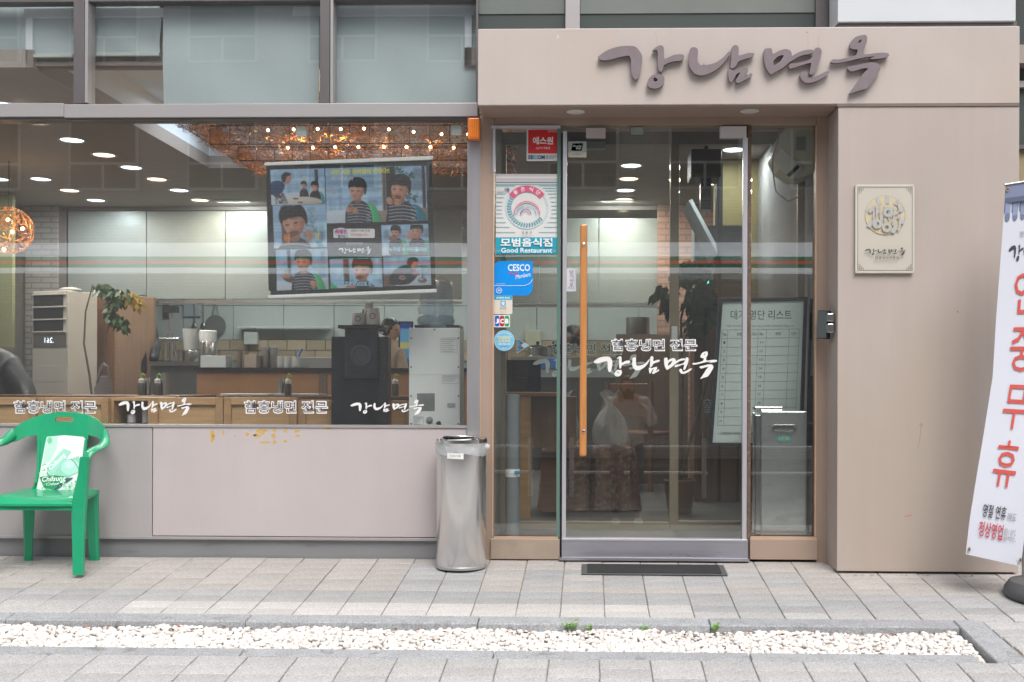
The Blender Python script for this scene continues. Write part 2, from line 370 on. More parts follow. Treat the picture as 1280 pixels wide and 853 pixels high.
M['rail_dark'] = pbr('dark_bronze_mullion', (0.18, 0.165, 0.165), rough=0.35, metal=0.5, var=0.12, vscale=3, stretch=(2, 1, .4))
M['silver'] = pbr('anodised_aluminium', (0.62, 0.62, 0.66), rough=0.3, metal=0.55, var=0.04, vscale=5, stretch=(1, 1, .2))
M['brushed'] = pbr('brushed_stainless', (0.74, 0.73, 0.72), rough=0.24, metal=1, var=0.03, vscale=14, stretch=(1, 1, .02), rvar=.03)
M['door_rail'] = pbr('brushed_door_rail', (0.47, 0.47, 0.52), rough=0.3, metal=0.8, var=0.07, vscale=5, stretch=(1, 1, 8), rvar=.08, dirt=((.3, .28, .28), 14, .66, .5))
M['chrome'] = pbr('polished_steel', (0.68, 0.67, 0.66), rough=0.09, metal=1, var=0.02)
M['steel'] = pbr('kitchen_steel', (0.5, 0.5, 0.49), rough=0.28, metal=1, var=0.06)
M['whitepanel'] = pbr('white_wall_panel', (0.60, 0.63, 0.66), rough=0.45, var=0.03)
M['sign_letter'] = pbr('mauve_brown_letters', (0.205, 0.165, 0.178), rough=0.45, var=0.08, vscale=20, dirt=((.28, .23, .22), 30, .64, .4))
M['glass'] = glass('window_glass', (0.972, 0.985, 0.98), boost=2.6, wav=0.02, haze=.011)
M['glass_up'] = glass('upper_window_glass', (0.975, 0.985, 0.98), boost=2.2, wav=.02, haze=.015)
M['glass_door'] = glass('door_glass', (0.955, 0.97, 0.96), boost=2.4, wav=0.012, haze=.006)
M['glass_in'] = glass('inner_glass', (0.975, 0.985, 0.98), boost=0.8)
M['glass_edge'] = pbr('green_glass_edge', (0.12, 0.2, 0.17), rough=0.15, var=0.05)
M['frosted'] = pbr('tinted_dark_pane', (0.085, 0.10, 0.098), rough=0.12, var=0.08, vscale=1)
M['blind'] = pbr('pale_blue_fabric_blind', (0.46, 0.54, 0.56), rough=0.85, var=0.06, vscale=1.6, speck=0.03, sscale=300)
M['white'] = pbr('white_plastic', (0.75, 0.76, 0.74), rough=0.4, var=0.02)
M['offwhite'] = pbr('cream_plastic', (0.50, 0.46, 0.40), rough=0.45, var=0.03)
M['black'] = pbr('black_plastic', (0.018, 0.019, 0.022), rough=0.35, var=0.1)
M['rubber'] = pbr('grey_rubber', (0.075, 0.077, 0.08), rough=0.75, var=0.1, bump=.1, bscale=200)
M['wood'] = pbr('light_oak', (0.52, 0.31, 0.15), rough=0.42, var=0.16, vscale=9, stretch=(1, 1, 7), bump=.03, bscale=60)
M['wood_h'] = pbr('light_oak_horizontal', (0.62, 0.385, 0.19), rough=0.4, var=0.14, vscale=4, stretch=(1, 6, 9))
M['wood_v'] = pbr('walnut_veneer', (0.20, 0.105, 0.06), rough=0.4, var=0.15, vscale=7, stretch=(7, 7, .5))
M['wood_v2'] = pbr('walnut_veneer_light', (0.25, 0.16, 0.105), rough=0.4, var=0.12, vscale=7, stretch=(7, 7, .5))
M['wood_dark'] = pbr('dark_brown_wood', (0.17, 0.085, 0.045), rough=0.4, var=0.15, vscale=7, stretch=(.5, 7, 7))
M['handle'] = pbr('varnished_orange_wood', (0.52, 0.225, 0.075), rough=0.3, var=0.14, vscale=9, stretch=(5, 5, .6), coat=.3)
M['paver'] = [pbr('warm_grey_paver', (0.385, 0.361, 0.34), rough=0.85, var=0.1, vscale=6, objrand=0.07, speck=0.22, sscale=150, bump=.3, bscale=170, dirt=((.2, .18, .16), 5, .6, .4)),
              pbr('blue_grey_paver', (0.34, 0.34, 0.34), rough=0.85, var=0.1, vscale=6, objrand=0.08, speck=0.22, sscale=150, bump=.3, bscale=170, dirt=((.2, .19, .18), 5, .62, .4)),
              pbr('pale_grey_paver', (0.50, 0.485, 0.465), rough=0.85, var=0.08, vscale=6, objrand=0.08, speck=0.22, sscale=150, bump=.3, bscale=170, dirt=((.3, .27, .25), 5, .62, .4)),
              pbr('street_paver_grey', (0.42, 0.415, 0.41), rough=0.85, var=0.08, vscale=5, objrand=0.08, speck=0.26, sscale=140, bump=.35, bscale=150, dirt=((.24, .22, .2), 4, .6, .35))]
M['joint'] = pbr('sandy_joint', (0.32, 0.275, 0.225), rough=0.95, var=0.25, vscale=30, bump=.5, bscale=120)
M['granite'] = pbr('grey_granite_kerb', (0.34, 0.35, 0.365), rough=0.75, var=0.1, vscale=9, objrand=.07, speck=0.3, sscale=140, bump=.3, bscale=200, dirt=((.13, .125, .115), 12, .6, .6))
M['pebble'] = pbr('white_marble_pebble', (0.74, 0.70, 0.66), rough=0.6, var=0.05, vscale=30, island=0.26)
M['leaf'] = pbr('dark_green_leaf', (0.05, 0.10, 0.035), rough=0.45, var=0.3, vscale=9, island=.35)
M['weed'] = pbr('bright_green_weed', (0.16, 0.33, 0.06), rough=0.5, var=0.2, vscale=30, island=.3)
M['leaf_y'] = pbr('yellowing_leaf', (0.42, 0.28, 0.04), rough=0.5, var=0.3, vscale=20, island=.3)
M['deadleaf'] = pbr('fallen_brown_leaf', (0.28, 0.12, 0.06), rough=0.7, var=0.3, vscale=20, island=.5)
M['bark'] = pbr('pale_bark', (0.14, 0.11, 0.085), rough=0.8, var=0.3, vscale=30)
M['copper'] = pbr('woven_copper_wire', (0.62, 0.27, 0.075), rough=0.35, metal=0.55, var=0.35, vscale=6, island=.5)
M['amber'] = pbr('orange_beacon_lens', (0.80, 0.20, 0.02), rough=0.25, var=0.1, vscale=20, coat=.5)
M['skin'] = pbr('skin', (0.52, 0.32, 0.235), rough=0.5, var=0.05)
M['hair'] = pbr('black_hair', (0.012, 0.01, 0.01), rough=0.4, var=0.3, vscale=40, stretch=(6, 6, 1))
M['beige_coat'] = pbr('beige_wool_cardigan', (0.36, 0.265, 0.20), rough=0.9, var=0.12, vscale=25, bump=.2, bscale=80)
M['dark_coat'] = pbr('black_quilted_jacket', (0.016, 0.017, 0.021), rough=0.45, var=0.3, vscale=6, bump=.5, bscale=11, stretch=(.5, .5, 2))
M['white_coat'] = pbr('white_padded_jacket', (0.55, 0.52, 0.48), rough=0.8, var=0.06, bump=.3, bscale=12)
M['denim'] = pbr('blue_jeans', (0.05, 0.07, 0.11), rough=0.8, var=0.15)
M['tile'] = pbr('kitchen_wall_tile', (0.55, 0.58, 0.56), rough=0.3, var=0.03)
M['ceiling'] = pbr('ceiling_paint', (0.36, 0.315, 0.285), rough=0.8, var=0.03)
M['cove'] = pbr('white_ceiling_paint', (0.70, 0.76, 0.82), rough=0.7, var=0.03)  # cool daylight tint of the recess is put into this colour
M['inwall'] = pbr('greige_wallpaper', (0.30, 0.285, 0.27), rough=0.8, var=0.08, vscale=14, bump=.1, bscale=40)
M['olive'] = pbr('olive_yellow_wall', (0.22, 0.175, 0.06), rough=0.6, var=0.06)
M['beigeframe'] = pbr('champagne_inner_frame', (0.34, 0.285, 0.20), rough=0.4, metal=.2, var=0.06)
M['hood'] = pbr('pale_steel_hood', (0.27, 0.30, 0.285), rough=0.4, metal=0.2, var=0.03)
M['floor'] = pbr('dark_floor_tile', (0.115, 0.115, 0.112), rough=0.4, var=0.12, vscale=3)
def brickmat(name, c1, c2, mort, scale, w_, h_, rough=.8):
    m, t, b = newmat(name); N = t.nodes; L = t.links; tc = N.new('ShaderNodeTexCoord'); mp = N.new('ShaderNodeMapping'); mp.inputs['Rotation'].default_value = (R(90), 0, 0)
    br = N.new('ShaderNodeTexBrick'); br.inputs['Color1'].default_value = (*c1, 1); br.inputs['Color2'].default_value = (*c2, 1); br.inputs['Mortar'].default_value = (*mort, 1)
    br.inputs['Scale'].default_value = scale; br.inputs['Brick Width'].default_value = w_; br.inputs['Row Height'].default_value = h_; br.inputs['Mortar Size'].default_value = .008
    L.new(tc.outputs['Object'], mp.inputs[0]); L.new(mp.outputs[0], br.inputs[0]); L.new(br.outputs[0], b.inputs['Base Color']); b.inputs['Roughness'].default_value = rough
    return m
M['far_brick'] = brickmat('pale_far_brick', (.50, .465, .43), (.44, .41, .38), (.34, .32, .30), 1, .22, .075)
M['pink_brick'] = brickmat('pink_split_brick', (.42, .25, .19), (.34, .2, .155), (.22, .15, .12), 1, .2, .06)

# ------------------------------------------------------------------ ground
mb = MB()
xs = (-60, 60)
prof = [(60, -0.02), (0.3, -0.02), (0.0, -0.02), (-6.5, -0.67), (-60, -0.67)]
for (y0, z0), (y1, z1) in zip(prof, prof[1:]):
    mb.add([(-60, y0, z0 - .02), (60, y0, z0 - .02), (60, y1, z1 - .02), (-60, y1, z1 - .02)], [(0, 3, 2, 1)])
gm = pbr('asphalt_and_bedding', (0.085, 0.082, 0.078), rough=0.95, var=0.2, vscale=1.5, speck=.3, sscale=200)
# leave a trench where the pebble bed is: the sheet there lies lower
ground = struct(mb.build('ground', gm, origin=(0, 0, 0)))
# bedding sheet under the pavers (sandy joints), on both sides of the pebble bed
XR = W(1200, 781, -1.084).x      # inner right end of the pebble bed (back corner)
mb = MB()
def slab(x0, x1, y0, y1, dz, th=.02):
    z0, z1 = gz(y0) + dz, gz(y1) + dz
    mb.add([(x0,y0,z0-th),(x1,y0,z0-th),(x1,y1,z1-th),(x0,y1,z1-th),(x0,y0,z0),(x1,y0,z0),(x1,y1,z1),(x0,y1,z1)], [(3,2,1,0),(4,5,6,7),(0,1,5,4),(1,2,6,5),(2,3,7,6),(3,0,4,7)])
slab(-7, 7, -1.0, 0.12, -0.009); slab(-7, 7, -6.4, -1.5, -0.009); slab(XR + .12, 7, -1.51, -0.99, -0.009)
pavement = struct(mb.build('pavement', M['joint'], origin=(0, 0, 0)))
# one paver mesh for each size; tilt with the slope
def paver_mesh(w_, d_, h=.03, b=.003):
    me = bpy.data.meshes.new('paver'); q = []
    for z, i in ((-h, 0), (-b, 0), (0, b)):
        for sx, sy in ((-1, -1), (1, -1), (1, 1), (-1, 1)):
            x = sx * (w_/2 - i); y = sy * (d_/2 - i); q.append((x, y, z + SLOPE * y))
    f = [(8, 9, 10, 11)]
    for a in (0, 4):
        for k in range(4): l = (k+1) % 4; f.append((a+k, a+l, a+4+l, a+4+k))
    me.from_pydata(q, [], f); me.materials.append(M['paver'][0]); return me
G = 0.0032
pm_ = paver_mesh(.2035 - G*1.1, .0985 - G*.35)
JX0 = W(706, 703, 0).x          # a long joint measured at the door's left edge
rowd = [0.0985 * (i + .5) for i in range(10)]
kinds_ = [0, 0, 0, 0, 0, 0, 1, 1, 2, 2]
stuffp = {0: MB(), 1: MB(), 2: MB(), 3: MB()}; npav = 0
def put_paver(x, y, k, vis):
    global npav
    dz = random.uniform(-.0016, .0012); rz = random.uniform(-.006, .006)
    if vis:
        o = bpy.data.objects.new('paver', pm_); COL.objects.link(o); o.parent = pavement
        o.location = (x + random.uniform(-.001, .001), y, gz(y) + dz); o.rotation_euler = (random.uniform(-.004, .004), random.uniform(-.006, .006), rz)
        o.material_slots[0].link = 'OBJECT'; o.material_slots[0].material = M['paver'][k]; npav += 1
    else:
        vs = [Vector(v.co) + Vector((x, y, gz(y) + dz)) for v in pm_.vertices]; stuffp[k].add(vs, [tuple(p.vertices) for p in pm_.polygons])
for j, d in enumerate(rowd):
    y = -d; xl = W(-8, 740, y).x; xr = W(1288, 740, y).x
    for i in range(-34, 34):
        x = JX0 + .2035 * (i + .5)
        k = kinds_[j]
        dark = (j in (1, 2, 3, 4, 5) and W(505, 700, 0).x < x < W(590, 700, 0).x)     # a darker repaired patch
        if dark: k = 1
        if k == 2 and x > W(875, 770, y).x: k = 3 if j % 2 else 1
        if k == 2 and x < W(136, 770, y).x: k = 3
        if k == 0 and x > W(640, 740, y).x and x < W(1010, 740, y).x and j in (2, 3, 4) and random.random() < .5: k = 1
        vis = xl - .1 < x < xr + .1 and not (x > W(1056, 700, -.24).x and y > -.28)
        put_paver(x, y, k, vis and npav < 262)
for j in range(48):
    y = -1.512 - .0985 * (j + .5); z = gz(y)
    for i in range(-34, 34):
        x = JX0 - .03 + .2035 * (i + .5)
        vis = j < 3 and W(-8, 840, y).x - .1 < x < W(1288, 840, y).x + .1
        if j > 14 and abs(x) > 4: continue
        put_paver(x, y, 3, vis)
for j in range(5):
    y = -.99 - .1045 * (j + .5)
    for i in range(14):
        x = XR + .13 + .2035 * (i + .5) + max(0, -(y + 1.08)) * 0.05
        if x - .1 > XR + .125: put_paver(x, y, 3, x < W(1290, 800, y).x + .15)
for k, s in stuffp.items():
    if s.f:
        o = s.build('distant_pavers', M['paver'][k], pavement, recalc=False); o['kind'] = 'stuff'
# kerb stones round the pebble bed
bed = struct(thing('kerb', None, None, (0, 0, 0)))
def kstone(corners, h=.10, top=.002, mat=None):
    m_ = MB(); vs = []
    for z in (-h, -.006, 0):
        for i, (x, y) in enumerate(corners):
            c = (sum(p[0] for p in corners)/4, sum(p[1] for p in corners)/4); ins = .004 if z == 0 else 0
            dx, dy = c[0]-x, c[1]-y; vs.append((x + (ins if dx > 0 else -ins), y + (ins if dy > 0 else -ins), gz(y) + z + top))
    f = [(8, 9, 10, 11)]
    for a in (0, 4):
        for k in range(4): l = (k+1) % 4; f.append((a+k, a+l, a+4+l, a+4+k))
    m_.add(vs, f); return m_.build('kerb_stone', mat or M['granite'], bed)
xj = [-7, -5] + [W(p, 785, -1.084).x for p in (7, 307, 597, 888)] + [XR]
for a, b in zip(xj, xj[1:]): kstone([(a+.002, -1.084), (b-.002, -1.084), (b-.002, -.987), (a+.002, -.987)], top=.004)
xj = [-7, -4.6] + [W(p, 820, -1.47).x for p in (-60, 303, 617, 938)] + [W(1223, 823, -1.47).x]
for a, b in zip(xj, xj[1:]): kstone([(a+.002, -1.51), (b-.002, -1.51), (b-.002, -1.428), (a+.002, -1.428)], top=.003)
XE = XR
kstone([(XE+.002, -1.512), (XE+.125, -1.512), (XE+.125, -.987), (XE+.002, -.987)], top=.005)
# pebbles: thousands, one mesh
mb = MB(); mb.add([(-7, -1.43, gz(-1.43)-.075), (XE, -1.43, gz(-1.43)-.075), (XE, -1.08, gz(-1.08)-.075), (-7, -1.08, gz(-1.08)-.075)], [(0, 1, 2, 3)])
struct(mb.build('soil', M['joint']))
bm = bmesh.new(); bmesh.ops.create_icosphere(bm, subdivisions=2, radius=1); bv = np.array([v.co[:] for v in bm.verts]); bf = np.array([[v.index for v in f.verts] for f in bm.faces]); bm.free()
P_ = []
for lay, (sp, dz) in enumerate(((.0165, -.044), (.0165, -.029))):
    nx = int((XE + 3.6) / sp); ny = int(.335 / sp)
    for i in range(nx):
        for j in range(ny):
            x = -3.6 + (i + .5 + random.uniform(-.42, .42)) * sp; y = -1.092 - (j + .5 + random.uniform(-.42, .42)) * sp
            if x > XE - .012: continue
            if y < -1.425 or y > -1.09: continue
            lump = .008 * math.sin(x * 3.1 + 1) * math.sin(y * 17) + .006 * math.sin(x * 9.3)
            if lay and random.random() < .05: continue
            P_.append((x, y, gz(y) + dz + lump + random.uniform(-.005, .007)))
P_ = np.array(P_); n = len(P_)
s = rng.uniform(.0075, .0135, (n, 1)) * np.stack([rng.uniform(.85, 1.35, n), rng.uniform(.8, 1.15, n), rng.uniform(.6, .9, n)], 1)
an = rng.uniform(0, 2*np.pi, n); ca, sa = np.cos(an), np.sin(an); tl = rng.normal(0, .35, n)
V = bv[None] * s[:, None]
V = V * (1 + .10*np.sin(bv[None]*3 + rng.uniform(0, 6, (n, 1, 3))))
X = V[..., 0]*ca[:, None] - V[..., 1]*sa[:, None]; Y = V[..., 0]*sa[:, None] + V[..., 1]*ca[:, None]; Z = V[..., 2]
Y, Z = Y*np.cos(tl)[:, None] - Z*np.sin(tl)[:, None], Y*np.sin(tl)[:, None] + Z*np.cos(tl)[:, None]
V = np.stack([X, Y, Z], -1) + P_[:, None]
F = (bf[None] + (np.arange(n)*len(bv))[:, None, None]).reshape(-1)
me = bpy.data.meshes.new('pebbles'); me.vertices.add(V.shape[0]*V.shape[1]); me.vertices.foreach_set('co', V.reshape(-1))
nf = len(F)//3; me.loops.add(nf*3); me.loops.foreach_set('vertex_index', F); me.polygons.add(nf)
me.polygons.foreach_set('loop_start', np.arange(0, nf*3, 3)); me.polygons.foreach_set('loop_total', np.full(nf, 3)); me.polygons.foreach_set('use_smooth', [True]*nf)
me.update(calc_edges=True); me.materials.append(M['pebble'])
o = bpy.data.objects.new('pebbles', me); COL.objects.link(o); o['kind'] = 'stuff'
# fallen leaves among the pebbles: stuff
mb = MB()
spots = [(28, 782), (55, 806), (125, 784), (145, 783), (280, 785), (240, 788), (395, 788), (480, 792), (560, 790), (640, 790), (690, 788), (768, 815), (520, 800), (875, 790), (1040, 787), (1075, 789), (1110, 786), (1150, 785), (1180, 788), (375, 787), (383, 785), (420, 790)]
spots += [(random.uniform(0, 1190), random.uniform(785, 791)) for _ in range(80)]
for px, py in spots:
    for _ in range(2 if py < 800 else 1):
        yy = -1.092 - max(0, (py - 783)) / 32 * .3; p = Vector((W(px, py, yy).x, yy, gz(yy) - .020 + random.uniform(0, .008))); a = random.uniform(0, 6.28); l = random.uniform(.006, .016)
        u = Vector((math.cos(a), math.sin(a)*.6, random.uniform(-.3, .6))) * l; v = Vector((-math.sin(a), math.cos(a), .2)) * l * .4
        mb.add([p - u, p + v, p + u, p - v + Vector((0, 0, .003))], [(0, 1, 2), (0, 2, 3)])
for px in (1070, 1085, 1100, 1130, 1160, 1200, 1215, 1038, 1035):          # litter along the foot of the wall
    yy = -.26 if px > 1046 else -.03
    for _ in range(3):
        p = Vector((W(px, 716, yy).x + random.uniform(-.03, .03), yy - random.uniform(0, .02), gz(yy) + .004)); a = random.uniform(0, 6.28); l = random.uniform(.006, .014)
        u = Vector((math.cos(a), math.sin(a), .2)) * l; v = Vector((-math.sin(a), math.cos(a), .3)) * l * .4
        mb.add([p - u, p + v, p + u, p - v], [(0, 1, 2), (0, 2, 3)])
o = mb.build('fallen_leaves', M['deadleaf'], recalc=False); o['kind'] = 'stuff'
# weeds at the kerb
def weed(px, label, s, n, seedv):
    random.seed(seedv); base = Vector((W(px, 792, -1.105).x, -1.105, gz(-1.1) - .02)); mb = MB()
    for i in range(n):
        a = random.uniform(0, 6.28); tilt = random.uniform(.25, 1.1); ln = s * random.uniform(.5, 1); d = Vector((math.cos(a)*math.sin(tilt), math.sin(a)*math.sin(tilt)*.6, math.cos(tilt)))
        tip = base + d * ln; sd = d.cross(Vector((0, 0, 1))).normalized() * .0008
        mb.add([base - sd, base + sd, tip + sd, tip - sd], [(0, 1, 2, 3)])
        for q in range(4):
            c = base + d * ln * (.45 + .18*q); b = a + (-1)**q * 1.1 + random.uniform(-.3, .3); u = Vector((math.cos(b), math.sin(b)*.7, random.uniform(.1, .7))).normalized() * s * .38; v = u.cross(Vector((.2, -.4, 1))).normalized() * s * .12
            mb.add([c, c + u*.5 + v, c + u, c + u*.5 - v], [(0, 1, 2, 3)])
    tag(mb.build('weed', M['weed'], recalc=False), label, 'weed', 'weeds growing at the kerb of the pebble bed')
weed(713, 'largest green weed tuft in the white pebbles, below the left end of the doormat', .05, 8, 1)
weed(735, 'low green weed with brownish tips, just right of the largest weed tuft', .034, 6, 2)
weed(805, 'small flat green weed at the kerb below the middle of the doormat', .032, 6, 3)
weed(893, 'small green weed at the kerb below the right end of the doormat', .042, 7, 4)
random.seed(11)
# doormat
mat_ = thing('doormat', 'dark grey ribbed rubber doormat lying on the pavers before the glass door', 'doormat', (W(816, 712, -.25).x, -.2, gz(-.2)))
x0, x1 = W(727, 712, -.2).x, W(907, 712, -.2).x
ya, yb = -.115, -.30
def gslab(m_, x0, x1, ya, yb, dz, h):
    a, b = gz(ya)+dz, gz(yb)+dz
    m_.add([(x0,yb,b),(x1,yb,b),(x1,ya,a),(x0,ya,a),(x0,yb,b+h),(x1,yb,b+h),(x1,ya,a+h),(x0,ya,a+h)], [(3,2,1,0),(4,5,6,7),(0,1,5,4),(1,2,6,5),(2,3,7,6),(3,0,4,7)])
mb = MB(); gslab(mb, x0, x1, ya, yb, .002, .008); mb.build('rubber_border', M['rubber'], mat_, bevel=.004)
mb = MB()
for i in range(9): y = ya - .014 - i * .0185; gslab(mb, x0+.03, x1-.03, y, y-.011, .0102, .0045)
mb.build('ribbed_surface', pbr('black_rib', (.028, .029, .031), rough=.8, dirt=((.2, .19, .17), 40, .7, .5)), mat_)
# ------------------------------------------------------------------ the restaurant front
bld = thing('restaurant_building', 'beige and grey restaurant front with a long window and a recessed glass entrance', 'building', (0, 0, 0))
def part(name, mat, px0, py0, px1, py1, Y, depth, bevel=0.0, parent=None):
    m_ = MB(); m_.pbox(px0, py0, px1, py1, Y, depth); return m_.build(name, mat, parent or bld, bevel=bevel)
F = -0.24
# cladding below the window
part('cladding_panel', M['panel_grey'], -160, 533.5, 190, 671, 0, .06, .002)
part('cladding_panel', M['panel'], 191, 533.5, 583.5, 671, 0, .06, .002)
part('panel_ledge', M['rail'], -160, 671, 583.5, 674.5, -.012, .05, .0015)
part('plinth', M['plinth'], -160, 674.5, 583.5, 705, .012, .05)
part('window_sill', M['rail'], -160, 531, 583.5, 534, -.006, .1)
part('header_rail', M['rail'], -160, 129.5, 79.5, 146.5, -.015, .12, .003)
part('header_rail', M['rail'], 80, 129.5, 597, 146.5, -.015, .12, .003)
part('header_lip', M['rail_dark'], -160, 146.5, 583, 149.5, .0, .1)
part('mullion', M['rail_dark'], 92, -150, 105, 129.5, -.0135, .1, .002); part('mullion_bead', M['rail'], 106, -150, 110, 128.5, -.006, .09, .001)
part('mullion', M['rail_dark'], 400, -150, 412, 129.5, -.0135, .1, .002); part('mullion_bead', M['rail'], 413, -150, 416.5, 129, -.006, .09, .001)
part('end_mullion', M['rail_dark'], 595.2, -150, 598, 129.5, -.006, .09)
part('top_rail', M['rail_dark'], -160, -8, 595, 1.5, .0, .08)
part('steel_post', pbr('grey_steel_post', (.34, .335, .345), rough=.33, metal=.4, var=.1, vscale=3, stretch=(3, 1, .3)), 583.5, 147.5, 600.2, 712, -.012, .10, .003)
part('window_pane', M['glass'], -160, 148, 584, 532, .03, .006)
part('upper_pane', M['glass_up'], -160, 0, 93, 130, .035, .006); part('upper_pane', M['glass_up'], 109, 0, 400, 130, .035, .006); part('upper_pane', M['glass_up'], 416, 0, 596, 130, .035, .006)
# portal
part('portal_column', M['column'], 1047, 133.2, 1273.5, 715, F+.004, .30, .003)
part('portal_soffit', M['soffit'], 600, 131.5, 1047, 133, F+.006, .30) .hide_render = False
_zs = W(640, 132.0, F).z
m_ = MB(); m_.box(W(598, 140, F).x, W(1046.6, 140, F).x, F+.02, .0, _zs + .0015, _zs + .02); m_.build('soffit_panel', M['soffit'], bld)
m_ = MB(); m_.box(XX(600.4, 0), XX(617, 0), -.003, .08, -.02, _zs); m_.build('door_jamb', M['tan'], bld, bevel=.002)
m_ = MB(); m_.box(XX(1020, 0), XX(1035, 0), -.003, .08, -.02, _zs); m_.build('door_jamb', M['tan'], bld, bevel=.002)
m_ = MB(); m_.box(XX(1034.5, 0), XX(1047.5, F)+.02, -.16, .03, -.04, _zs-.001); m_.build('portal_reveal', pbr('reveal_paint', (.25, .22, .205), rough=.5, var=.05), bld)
m_ = MB(); m_.box(XX(617, 0)+.001, XX(1020, 0)-.001, -.0, .08, W(800, 156.5, 0).z, _zs); m_.build('door_header', M['tan'], bld, bevel=.002)
part('jamb_highlight', pbr('orange_edge', (.56, .36, .24), rough=.35), 615.6, 161, 617.2, 671, -.008, .02)  # orange strips colour in the highlight along the jamb edges
part('jamb_highlight', pbr('orange_edge', (.56, .36, .24), rough=.35), 1019, 157, 1020.6, 671, -.008, .02)
part('jamb_highlight', pbr('orange_edge', (.56, .36, .24), rough=.35), 599.8, 176, 601, 690, -.008, .008)
part('sidelight_sill', M['tan_worn'], 613, 674, 699.5, 699.5, -.02, .09, .003); part('sill_bead', pbr('orange_edge', (.5, .34, .23), rough=.35), 617, 671.5, 697.5, 674, -.014, .03)
part('sidelight_sill', M['tan'], 937.5, 674, 1022, 700, -.02, .09, .003); part('sill_bead', pbr('orange_edge', (.5, .34, .23), rough=.35), 938, 671.5, 1020, 674, -.014, .03)
part('sidelight_pane', M['glass_door'], 617, 160, 700, 672, .028, .008); part('sidelight_pane', M['glass_door'], 939, 157, 1020, 672, .028, .008)
part('pane_frame', M['silver'], 614, 157, 700.3, 160.5, -.014, .03); part('pane_frame', M['silver'], 616, 157, 619, 215, -.012, .02); 
part('glass_edge', M['glass_edge'], 696, 161, 700.2, 672, .0, .035); part('dark_gap', M['black'], 700.6, 166, 703, 697, .01, .05)
part('weather_strip', pbr('worn_brown_strip', (.13, .085, .06), rough=.8, var=.4, vscale=60, dirt=((.3, .22, .17), 50, .6, .8)), 934.4, 157, 938.6, 698, -.004, .05)
part('threshold', M['door_rail'], 699, 698.6, 937, 701.5, -.05, .15); part('threshold_gap', M['black'], 700, 697.2, 936, 699, -.005, .06)
# the pivoting glass door
door = part('glass_door', M['glass_door'], 707, 160, 930, 676, .0, .010)
part('edge_strip', M['silver'], 703, 164, 708, 674.8, -.012, .04, .002, door); part('edge_strip', M['silver'], 928.4, 172, 934, 674.8, -.012, .04, .002, door)
part('bottom_rail', M['door_rail'], 702, 675.6, 934.8, 697.6, -.022, .055, .002, door); part('rail_lip', M['silver'], 702.5, 673.8, 934, 676.4, -.026, .055, .001, door)
part('patch_fitting', pbr('beige_fitting', (.5, .44, .42), rough=.4), 732.5, 160, 757, 171.5, -.02, .05, .002, door)
pf = part('patch_fitting', pbr('pale_fitting', (.58, .56, .56), rough=.4), 900.5, 158, 933.2, 171.8, -.02, .05, .002, door)
part('overhead_catch', pbr('green_grey_clip', (.35, .42, .38), rough=.4), 789, 159, 804, 167, .02, .03, .001, door)
hd = part('door_handle', M['handle'], 724.6, 280, 733.6, 571, -.075, .035, .011, door)
m_ = MB()
for py in (305.5, 539.5):
    p = W(729.5, py, -.076); m_.lathe([(.0085, -.002), (.0085, .0), (.006, .0008)], p, 16, 'Y')
    m_.lathe([(.007, .036), (.007, .078)], (p.x, -.076, p.z), 12, 'Y')
for i, py in enumerate((305.5, 539.5)):
    p = W(729.5, py, -.077); b = MB(); b.lathe([(.008, .076), (.008, .0), (.0088, 0), (.0088, -.002), (.006, -.003)], p, 16, 'Y')
    o = b.build('handle_bolt', M['chrome'], door)
# fascia
m_ = MB(); a = W(597.3, 83, F); b = W(1274.5, 83, F); zt = W(935, 34.6, F).z
m_.box(a.x, b.x, F-.002, .02, _zs, zt); m_.build('fascia', M['facade'], bld, bevel=.004)
m_ = MB(); m_.box(W(1046.5, 132, F).x, b.x-.001, F-.0015, F+.05, _zs-.012, _zs-.0005); m_.build('shadow_gap', pbr('dark_gap_paint', (.2, .15, .13), rough=.6), bld)
# above the portal: dark ribbon window, grey frames, white panel
part('ribbon_window', M['frosted'], 598, -150, 1021, 36, .03, .01)
part('ribbon_shade', pbr('grey_green_shade', (.15, .17, .16), rough=.35), 599, -150, 706, 17.5, .024, .004); part('ribbon_shade', pbr('grey_green_shade', (.17, .19, .175), rough=.35), 725.5, -150, 1020, 16.5, .024, .004)
part('window_mullion', M['rail'], 707, -150, 725, 38, -.0, .06, .002); part('window_mullion', M['rail_dark'], 1020, -150, 1048, 38, -.0, .06, .002); part('mullion_bead', M['rail_dark'], 1036, -150, 1039, 38, -.004, .003)
part('upper_wall_panel', M['whitepanel'], 1047.5, -150, 1270, 27, F+.02, .2, .003); part('panel_trim', M['rail_dark'], 1047.5, 27.3, 1271, 36, F+.04, .2)
# upper storeys (out of the frame, they shade the front)
m_ = MB(); m_.box(-9, 9, -.02, 6, W(640, -150, 0).z, 9.5); m_.build('upper_wall', M['panel_grey'], bld)
# wall and window right of the portal
part('side_window', M['frosted'], 1268, -150, 1420, 181, .2, .02); part('side_window_rail', M['rail'], 1268, 101, 1420, 109, .17, .06); part('side_window_rail', M['rail_dark'], 1268, 181, 1420, 186, .17, .06)
part('side_wall', pbr('ochre_side_wall', (.32, .26, .16), rough=.6), 1262, 186, 1420, 722, .2, .05)
m_ = MB(); m_.box(-9, XX(-158, 0), 0, .1, -.1, 3.2); m_.build('side_wall', M['panel_grey'], bld)
m_ = MB(); m_.box(XX(1395, 0.2), 9, 0.24, .34, -.1, 3.2); m_.build('side_wall', M['panel_grey'], bld)
